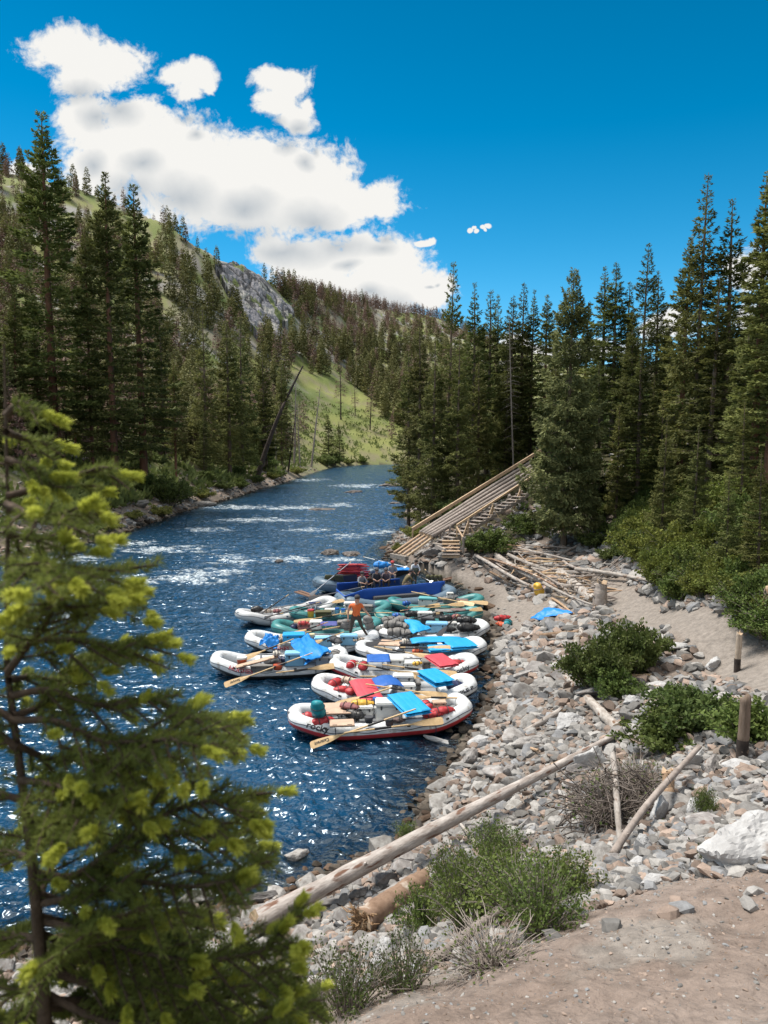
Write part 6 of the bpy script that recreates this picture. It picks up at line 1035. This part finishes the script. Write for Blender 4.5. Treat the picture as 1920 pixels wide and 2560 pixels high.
# --- on the shore
p = gl_(1348,1493,.3); e = bag(1348,1493,p.z,.95,.30,.3,'yellow','bright yellow and purple boat bag lying below the driftwood',tilt=1.2,strap='purple',cat='bag',name='bag'); e.location = p
a_, b_, c_, d_ = gl_(1325,1560,.25), gl_(1350,1563,.2), gl_(1432,1540,.25), gl_(1360,1538,.35); tarp([a_, b_, c_, d_],'tarp','bright blue pad thrown over a log on the shore','pad','sleeping pad',wob=.1)
for k, (u, v, m, lb) in enumerate([(1255,1552,'bagred','red life jacket on top of the pile on the shore'),(1268,1566,'bagteal','teal life jacket at the bottom of the pile on the shore'),(1258,1570,'orange','orange-red life jacket in the pile on the shore')]):
    p = gl_(u, v, .15); bag(u, v, p.z, .7, .2, .3 + k, m, lb, strap='black', cat='life jacket', name='life_jacket').location = p
# ------------------------------------------------------------ people
skin = pm('skin', (.42, .24, .17), .6)
C_ = {'orange': pm('shirt_orange', (.60, .13, .035), .85), 'grey': pm('shirt_grey', (.20, .21, .23), .85), 'olive': pm('shirt_olive', (.14, .11, .055), .85), 'dark': pm('cloth_dark', (.045, .045, .05), .85), 'brown': pm('pants_brown', (.055, .04, .03), .85), 'khaki': pm('pants_khaki', (.28, .21, .15), .85), 'mauve': pm('shirt_mauve', (.14, .11, .12), .85), 'white': pm('shirt_white', (.5, .53, .57), .8), 'green': pm('rain_green', (.085, .095, .07), .8), 'hair': pm('hair_dark', (.02, .013, .01), .8), 'redcap': pm('cap_red', (.45, .06, .06), .8), 'graycap': pm('cap_grey', (.09, .09, .10), .8)}
def person(base, rz, J, shirt, pants, label, hat='dark', sleeves=True, s=1.0, brim=True, hair=True):
    """J: joints in metres in the person's own frame, facing -Y"""
    e = empty('person', base, rz, label=label, cat='person'); e.scale = (s, s, s)
    V = []; E_ = []; Rr = []; zone = []
    def add(p, r, z, par=None): V.append(Vector(p)); Rr.append(r); zone.append(z); (E_.append((par, len(V) - 1)) if par is not None else None); return len(V) - 1
    pel = add(J['pelvis'], .145, 1); bel = add((Vector(J['pelvis']) * .5 + Vector(J['chest']) * .5), .135, 0, pel); ch = add(J['chest'], .155, 0, bel); nk = add(J['neck'], .058, 2, ch)
    hd = Vector(J['head']); add(hd - Vector((0, 0, .06)), .078, 2, nk); add(hd + Vector((0, 0, .03)), .098, 2, len(V) - 1); add(hd + Vector((0, 0, .09)), .08, 2, len(V) - 1)
    for sd in 'LR':
        sh = add(J['sh' + sd], .072, 0, ch); el = add(J['el' + sd], .045, 0 if sleeves else 2, sh); wr = add(J['ha' + sd], .03, 2, el)
        d = (Vector(J['ha' + sd]) - Vector(J['el' + sd])).normalized(); add(Vector(J['ha' + sd]) + d * .05, .036, 2, wr)
        hp = add(J['hp' + sd], .105, 1, pel); kn = add(J['kn' + sd], .064, 1, hp); an = add(J['an' + sd], .042, 1, kn); add(J['to' + sd], .04, 3, an)
    me = bpy.data.meshes.new('body'); me.from_pydata([tuple(v) for v in V], E_, []); o = bpy.data.objects.new('body_src', me); COL.objects.link(o)
    md = o.modifiers.new('skin', 'SKIN'); md.use_smooth_shade = True; o.modifiers.new('sub', 'SUBSURF').levels = 1
    for i, sv in enumerate(me.skin_vertices[0].data): sv.radius = (Rr[i], Rr[i]); sv.use_root = (i == 0)
    dg = bpy.context.evaluated_depsgraph_get(); me2 = bpy.data.meshes.new_from_object(o.evaluated_get(dg)); bpy.data.objects.remove(o)
    for m in (C_[shirt], C_[pants], skin, M['dgrey']): me2.materials.append(m)
    for f in me2.polygons:
        c = f.center; best = (9, 0)
        for (i, j) in E_:
            a, b = V[i], V[j]; ab = b - a; t = max(0, min(1, (c - a).dot(ab) / max(ab.length_squared, 1e-9))); dd = (c - a - ab * t).length - (Rr[i] * (1 - t) + Rr[j] * t); z = zone[j] if t > .35 or zone[i] == zone[j] else zone[i]
            if dd < best[0]: best = (dd, z)
        f.material_index = best[1]
    # fingers, nose and ears joined into the body
    b = bmesh.new(); b.from_mesh(me2); ps = []
    for sd in 'LR':
        h = Vector(J['ha' + sd]); d = (h - Vector(J['el' + sd])).normalized(); sdv = d.cross(Vector((0, 0, 1))).normalized() if abs(d.z) < .95 else Vector((1, 0, 0)); pn = sdv.cross(d).normalized(); palm = h + d * .07
        for k, ln_ in enumerate((.065, .078, .072, .055)):
            q = palm + sdv * (.027 - .018 * k); ps.append((np.array([q, q + d * ln_ * .5 - pn * .008, q + d * ln_ * .8 - pn * .03, q + d * ln_ * .75 - pn * .05]), [.009, .0085, .008, .006]))
        q = h + d * .03 + sdv * .03; ps.append((np.array([q, q + d * .03 + sdv * .02, q + d * .055 + sdv * .018]), [.011, .010, .007]))
    f_ = Vector(J.get('face', (0, -1, 0))).normalized(); sv_ = f_.cross(Vector((0, 0, 1))).normalized()
    ps.append((np.array([hd + f_ * .085 + Vector((0, 0, .03)), hd + f_ * .118 - Vector((0, 0, .01)), hd + f_ * .09 - Vector((0, 0, .02))]), [.008, .016, .008]))
    for s_ in (-1, 1): ps.append((np.array([hd + sv_ * s_ * .085 + Vector((0, 0, .02)), hd + sv_ * s_ * .10 + Vector((0, 0, 0)), hd + sv_ * s_ * .09 - Vector((0, 0, .03))]), [.008, .014, .008]))
    TV, TF = tubes(ps, 6); vs = [b.verts.new(v) for v in TV]
    for f in TF:
        ff = b.faces.new([vs[i] for i in f]); ff.material_index = 2; ff.smooth = True
    b.to_mesh(me2); b.free(); link('body', me2, e)
    # hair / hat
    b = bmesh.new(); bmesh.ops.create_uvsphere(b, u_segments=18, v_segments=12, radius=.116)
    bmesh.ops.delete(b, geom=[v for v in b.verts if v.co.z < -.035], context='VERTS')
    for v in b.verts: v.co = hd + Vector((v.co.x * .92, v.co.y * 1.02, v.co.z + .055)) - f_ * .012
    if hair: obj('hair', b, C_['hair'], e, True)
    if hat:
        b = bmesh.new(); bmesh.ops.create_uvsphere(b, u_segments=18, v_segments=12, radius=.122); bmesh.ops.delete(b, geom=[v for v in b.verts if v.co.z < .0], context='VERTS')
        for v in b.verts: v.co = hd + Vector((v.co.x * .95, v.co.y * 1.02, v.co.z * .8 + .085))
        cp_ = obj('cap', b, C_[hat], e, True)
        b = bbox(.15, .09, .012, .005); rot = Matrix.Rotation(math.atan2(f_.x, -f_.y), 4, 'Z')
        for v in b.verts: v.co = hd + rot @ Vector((v.co.x, v.co.y - .145, v.co.z + .085))
        obj('brim', b, C_[hat], cp_)
    for nm, zz in (('eye', 0),):
        for s_ in (-1, 1):
            b = bmesh.new(); bmesh.ops.create_icosphere(b, subdivisions=1, radius=.010)
            for v in b.verts: v.co += hd + f_ * .09 + sv_ * s_ * .034 + Vector((0, 0, .015))
            obj('eye', b, C_['hair'], e)
    return e
def seated(lean=.25, arms='knees', kn=.42, spread=.16):
    cy_ = -lean; J = dict(pelvis=(0, 0, .12), chest=(0, cy_ * .8, .50), neck=(0, cy_ * 1.05, .66), head=(0, cy_ * 1.05 - .05, .80), shL=(-.18, cy_ * .85, .58), shR=(.18, cy_ * .85, .58), hpL=(-.10, -.05, .10), hpR=(.10, -.05, .10), knL=(-spread, -.46, .22), knR=(spread, -.46, .22), anL=(-spread * .8, -.44, -.20), anR=(spread * .8, -.44, -.20), toL=(-spread * .8, -.58, -.26), toR=(spread * .8, -.58, -.26))
    J.update(elL=(-.27, cy_ - .12, .36), elR=(.27, cy_ - .12, .36), haL=(-.10, cy_ - .30, .30), haR=(.10, cy_ - .30, .30)); 
    if arms == 'up': J.update(knL=(-spread, -.34, .42), knR=(spread, -.34, .42), anL=(-spread, -.52, .04), anR=(spread, -.52, .04), toL=(-spread, -.66, .0), toR=(spread, -.66, .0), haL=(-.08, -.52, .34), haR=(.08, -.52, .34), elL=(-.26, cy_ - .14, .36), elR=(.26, cy_ - .14, .36))
    return J
def at3(u, v, z): return P(u, v, z)
person(at3(901,1469,.78), .5, seated(.18, 'up'), 'grey','dark','man in grey shirt and black cap, arms on knees, leftmost of the group','dark')
person(at3(940,1459,1.0), .15, seated(.30), 'dark','dark','person in dark grey hoodie and cap, hunched, second of the seated group','graycap'); person(at3(967,1458,.95), -.1, seated(.38), 'mauve','brown','person in brownish top and cap bending forward in the middle of the group','graycap')
person(at3(981,1442,1.1), .0, dict(seated(.1), head=(0, -.14, .80)), 'grey','khaki','person in pale grey sweatshirt and red cap sitting upright behind others','redcap'); person(at3(1006,1466,.72), 1.9, seated(.42), 'olive','khaki','person in olive shirt crouching with rounded back towards the camera','graycap')
person(at3(930,1466,.78), -.3, seated(.3), 'brown','dark','person in dark brown low in the boat between two others','dark',s=.85)
stand = dict(pelvis=(0, 0, .92), chest=(0, -.22, 1.28), neck=(0, -.32, 1.44), head=(0, -.40, 1.56), shL=(-.18, -.24, 1.34), shR=(.18, -.24, 1.34), elL=(-.26, -.34, 1.10), elR=(.26, -.34, 1.10), haL=(-.14, -.48, .98), haR=(.14, -.48, .98), hpL=(-.1, 0, .86), hpR=(.1, 0, .86), knL=(-.12, -.03, .48), knR=(.12, -.03, .48), anL=(-.12, .03, .08), anR=(.12, .03, .08), toL=(-.12, -.12, .03), toR=(.12, -.12, .03), face=(-.7, -.7, 0))
e = person(at3(1034,1470,.5), .3, stand, 'white','green','curly-haired person bending in olive rain clothes at the boat end',None)
b = bmesh.new(); bmesh.ops.create_uvsphere(b, u_segments=16, v_segments=12, radius=.27)
for v in b.verts: v.co = Vector((v.co.x * .95, v.co.y * .8 - .12, v.co.z * 1.35 + 1.05)) * 1.0 + Vector((0, 0, 0)) + Vector((v.co.x, v.co.y, 0)) * .15 * math.sin(v.co.z * 30)
obj('jacket', b, C_['green'], e, True)
walk = dict(pelvis=(0, 0, .95), chest=(.02, -.05, 1.30), neck=(.03, -.08, 1.48), head=(.05, -.10, 1.63), shL=(-.20, -.04, 1.40), shR=(.22, -.04, 1.38), elL=(-.30, .02, 1.12), elR=(.36, -.02, 1.14), haL=(-.30, -.06, .88), haR=(.52, -.08, .98), hpL=(-.11, 0, .90), hpR=(.11, 0, .90), knL=(-.18, -.06, .50), knR=(.22, .02, .52), anL=(-.26, .0, .10), anR=(.46, .12, .12), toL=(-.30, -.14, .04), toR=(.50, -.02, .05), face=(0, 1, -.2))
# he is seen from behind, so his frame is turned
w2 = {k: (v if k == 'face' else v) for k, v in walk.items()}
man = person(at3(890,1600,.50), .08, w2, 'orange','brown','man in orange T-shirt and dark trousers stepping across rafts with bags','dark', sleeves=False, s=1.10, hair=True)
bag(866,1562,.95,.55,.2,1.4,'grey','grey bag hanging from the left hand of the man in orange',tilt=1.2,strap='dgrey'); bag(922,1560,1.0,.85,.23,1.0,'grey','large grey dry bag hanging from the right hand of the man in orange',tilt=1.15)
# ------------------------------------------------------------ young fir beside the camera
def sapling():
    g2 = np.random.default_rng(5); D0 = 1.55
    def Q(u, v, y=D0): return np.array(PD(u, v, y))
    e = empty('fir_sapling', (-1.0, 1.55, 6.2), label='young fir with yellow-green new tips filling the left foreground', cat='tree'); org = np.array([-1.0, 1.55, 6.2])
    tp = np.array([Q(10, 860, 1.62), Q(20, 1250, 1.6), Q(18, 1673, 1.58), Q(79, 2134, 1.55), Q(105, 2420, 1.53), Q(125, 2800, 1.5), Q(140, 3400, 1.45)])
    k = np.linspace(0, 6, 40); T_ = np.stack([np.interp(k, range(7), tp[:, i]) for i in range(3)], 1); trunk = [(T_ - org, np.interp(np.arange(40), [0, 10, 25, 39], [.002, .005, .014, .021]))]
    br = [] # pixel polylines of the main limbs (visible ones), plus random others
    limbs = [([(15,1040),(50,1000),(100,1030)],0),([(15,1080),(70,1100),(130,1105)],.1),([(18,1240),(120,1215),(225,1175),(280,1185)],.05),([(18,1260),(100,1300),(200,1270)],-.15),([(18,1430),(90,1440),(160,1460),(250,1430),(320,1470)],.1),([(18,1440),(100,1400),(180,1450)],-.2),
     ([(16,1620),(90,1600),(200,1600),(290,1620),(360,1600)],.05),([(20,1680),(110,1560),(150,1500)],-.1),([(25,1740),(120,1720),(250,1770),(380,1740),(480,1790),(560,1800)],.1),([(30,1800),(150,1800),(260,1860),(380,1850)],-.05),([(40,1860),(120,1900),(200,1890),(300,1930)],.15),([(40,1870),(0,1830),(-80,1850)],0),
     ([(60,2000),(160,1980),(250,1930),(400,1840),(500,1870)],-.1),([(85,2180),(180,2200),(300,2110),(420,2030),(520,2000),(600,2010)],.0),([(88,2200),(220,2190),(330,2080),(450,2080),(560,2090),(640,2110)],.12),([(95,2260),(200,2240),(330,2200),(460,2220),(590,2200)],-.1),([(95,2290),(180,2310),(270,2290),(380,2320),(500,2300)],.1),
     ([(105,2400),(240,2400),(400,2420),(540,2400),(660,2380),(700,2330)],.0),([(105,2420),(250,2470),(400,2480),(560,2500),(700,2450),(780,2500)],.1),([(110,2480),(260,2560),(420,2560),(560,2600),(680,2540)],-.1),([(85,2150),(0,2120),(-100,2150)],.1),([(60,2000),(-20,1980),(-120,2010)],0),([(100,2350),(20,2330),(-80,2360)],.1),([(95,2250),(150,2120),(180,2080)],.15),([(110,2450),(60,2480),(-20,2460)],0),
     ([(35,1800),(-30,1760),(-120,1780)],0),([(20,1560),(-50,1540),(-120,1560)],0),([(60,2050),(150,2060),(230,2060)],.2),([(120,2560),(250,2640),(420,2650),(560,2640)],.1),([(70,2080),(170,2020),(300,2010)],-.15),([(105,2420),(180,2380),(250,2300)],-.15),([(110,2520),(200,2520),(330,2520)],.15),([(100,2300),(220,2330),(330,2380),(470,2400)],-.05),
     ([(30,1790),(100,1770),(190,1660),(240,1640)],.15),([(22,1700),(80,1690),(150,1700)],.1),([(50,1950),(130,1960),(210,1990)],-.1),([(90,2230),(170,2260),(260,2220),(350,2250)],.1),([(115,2500),(260,2500),(430,2540),(600,2530)],.25),([(115,2560),(220,2610),(360,2600)],.15),([(100,2380),(200,2440),(330,2460),(470,2450)],.3),([(100,2330),(180,2370),(280,2370),(400,2350)],.2),([(60,2560),(-20,2560)],0),([(120,2600),(300,2700),(500,2720)],.1),([(110,2500),(60,2560),(10,2540)],.1),([(15,1150),(60,1160),(120,1190)],0),([(15,1330),(80,1350),(150,1340)],.1)]
    nO, nD, nW, tO, tD, tW = [], [], [], [], [], []
    def twig(a, b, tipbig, dens=150, ln=.025):
        L_ = np.linalg.norm(b - a); n = int(L_ * dens * 6) + 8; s = g2.random(n); d = (b - a) / max(L_, 1e-6); o = a + (b - a) * s[:, None]
        r_ = norm(g2.normal(0, 1, (n, 3))); r_ = norm(r_ - d * (r_ @ d)[:, None]); r_[:, 2] += .25; dd = norm(r_ + d * .75) * (ln * g2.uniform(.75, 1.2, n))[:, None]
        nO.append(o); nD.append(dd); nW.append(norm(np.cross(dd, g2.normal(0, 1, (n, 3)))) * .0014)
        trunk.append((np.array([a, (a + b) / 2 + g2.normal(0, .002, 3), b]) - org, [.0035, .003, .0015]))
        if tipbig:
            m = 230 if tipbig > 1 else 140; TL = .041 * g2.uniform(.8, 1.25) * (1.25 if tipbig > 1 else .8); dirn = d + g2.normal(0, .22, 3); dirn /= np.linalg.norm(dirn); s = g2.random(m); o = b + dirn * (TL * s)[:, None]
            r_ = norm(g2.normal(0, 1, (m, 3))); r_ = norm(r_ - dirn * (r_ @ dirn)[:, None]); dd = norm(r_ * .8 + dirn * .9) * (.022 * g2.uniform(.8, 1.15, m))[:, None]
            tO.append(o); tD.append(dd); tW.append(norm(np.cross(dd, g2.normal(0, 1, (m, 3)))) * .0018)
    for poly, dep in limbs:
        pts = np.array([Q(u, v, D0 + dep * (i / max(len(poly) - 1, 1)) * 1.4) for i, (u, v) in enumerate(poly)]); kk = np.linspace(0, len(poly) - 1, 4 * len(poly)); Pp = np.stack([np.interp(kk, range(len(poly)), pts[:, i]) for i in range(3)], 1)
        for _ in range(2): Pp[1:-1] = (Pp[:-2] + Pp[1:-1] * 2 + Pp[2:]) / 4
        trunk.append((Pp - org, np.linspace(.009, .003, len(Pp)))); L_ = np.linalg.norm(np.diff(Pp, axis=0), axis=1).sum(); nn = max(5, int(L_ / (.033 if poly[0][1] < 1600 else .021)))
        for j in range(nn):
            q = .12 + .88 * (j + .5) / nn; f = q * (len(Pp) - 1); i0 = min(int(f), len(Pp) - 2); a = Pp[i0] + (Pp[i0 + 1] - Pp[i0]) * (f - i0); t_ = Pp[min(i0 + 1, len(Pp) - 1)] - Pp[i0]; t_ /= np.linalg.norm(t_); sd = np.cross(t_, [0, 0, 1]); sd /= np.linalg.norm(sd) + 1e-6; sg = 1 if j % 2 else -1
            ln_ = (.05 + .11 * math.sin(q * 2.8)) * g2.uniform(.6, 1.2) * min(1, L_ / .35 + .3) * (.65 if poly[0][1] < 1300 else 1); dd = t_ * .8 + sd * sg * .75 + np.array([0, 0, g2.normal(-.10, .22)]); dd /= np.linalg.norm(dd); b = a + dd * ln_; b[2] -= .015; twig(a, b, (1 if g2.random() < .36 else 0))
            if ln_ > .07 and g2.random() < .6:
                m_ = a + (b - a) * .5; d3 = dd + sd * sg * -.7 + g2.normal(0, .2, 3); twig(m_, m_ + d3 / np.linalg.norm(d3) * ln_ * .45, 1 if g2.random() < .2 else 0)
        for i0 in range(len(Pp) - 1): 
            if i0 > 2: twig(Pp[i0], Pp[i0 + 1], 0, 110)
        twig(Pp[-2], Pp[-1], 2)
    for i0 in range(5, 22): twig(T_[i0], T_[i0 + 1], 0, 90); [twig(T_[i0], T_[i0] + np.array([math.cos(a), .5 * math.sin(a), .25]) * g2.uniform(.04, .09), int(g2.random() < .3)) for a in g2.uniform(0, 6.28, 1)]
    TV, TF = tubes(trunk, 6); link('trunk', npmesh('trunk', TV, TF, [mat('sapling_bark', (.045, .03, .02), .9, c2=(.10, .07, .05), scale=30, bump=.5, bscale=60)], True), e)
    V, F = diamonds(np.vstack(nO) - org, np.vstack(nD), np.vstack(nW)); link('needles', npmesh('needles', V, F, [leafmat('sapling_needles', (.09, .12, .028), (.22, .25, .06), 0, .4, 12)]), e)
    V, F = diamonds(np.vstack(tO) - org, np.vstack(tD), np.vstack(tW)); link('new_growth', npmesh('new_growth', V, F, [leafmat('new_needles', (.40, .43, .06), (.60, .62, .12), 0, .45, 20)]), e)
sapling()
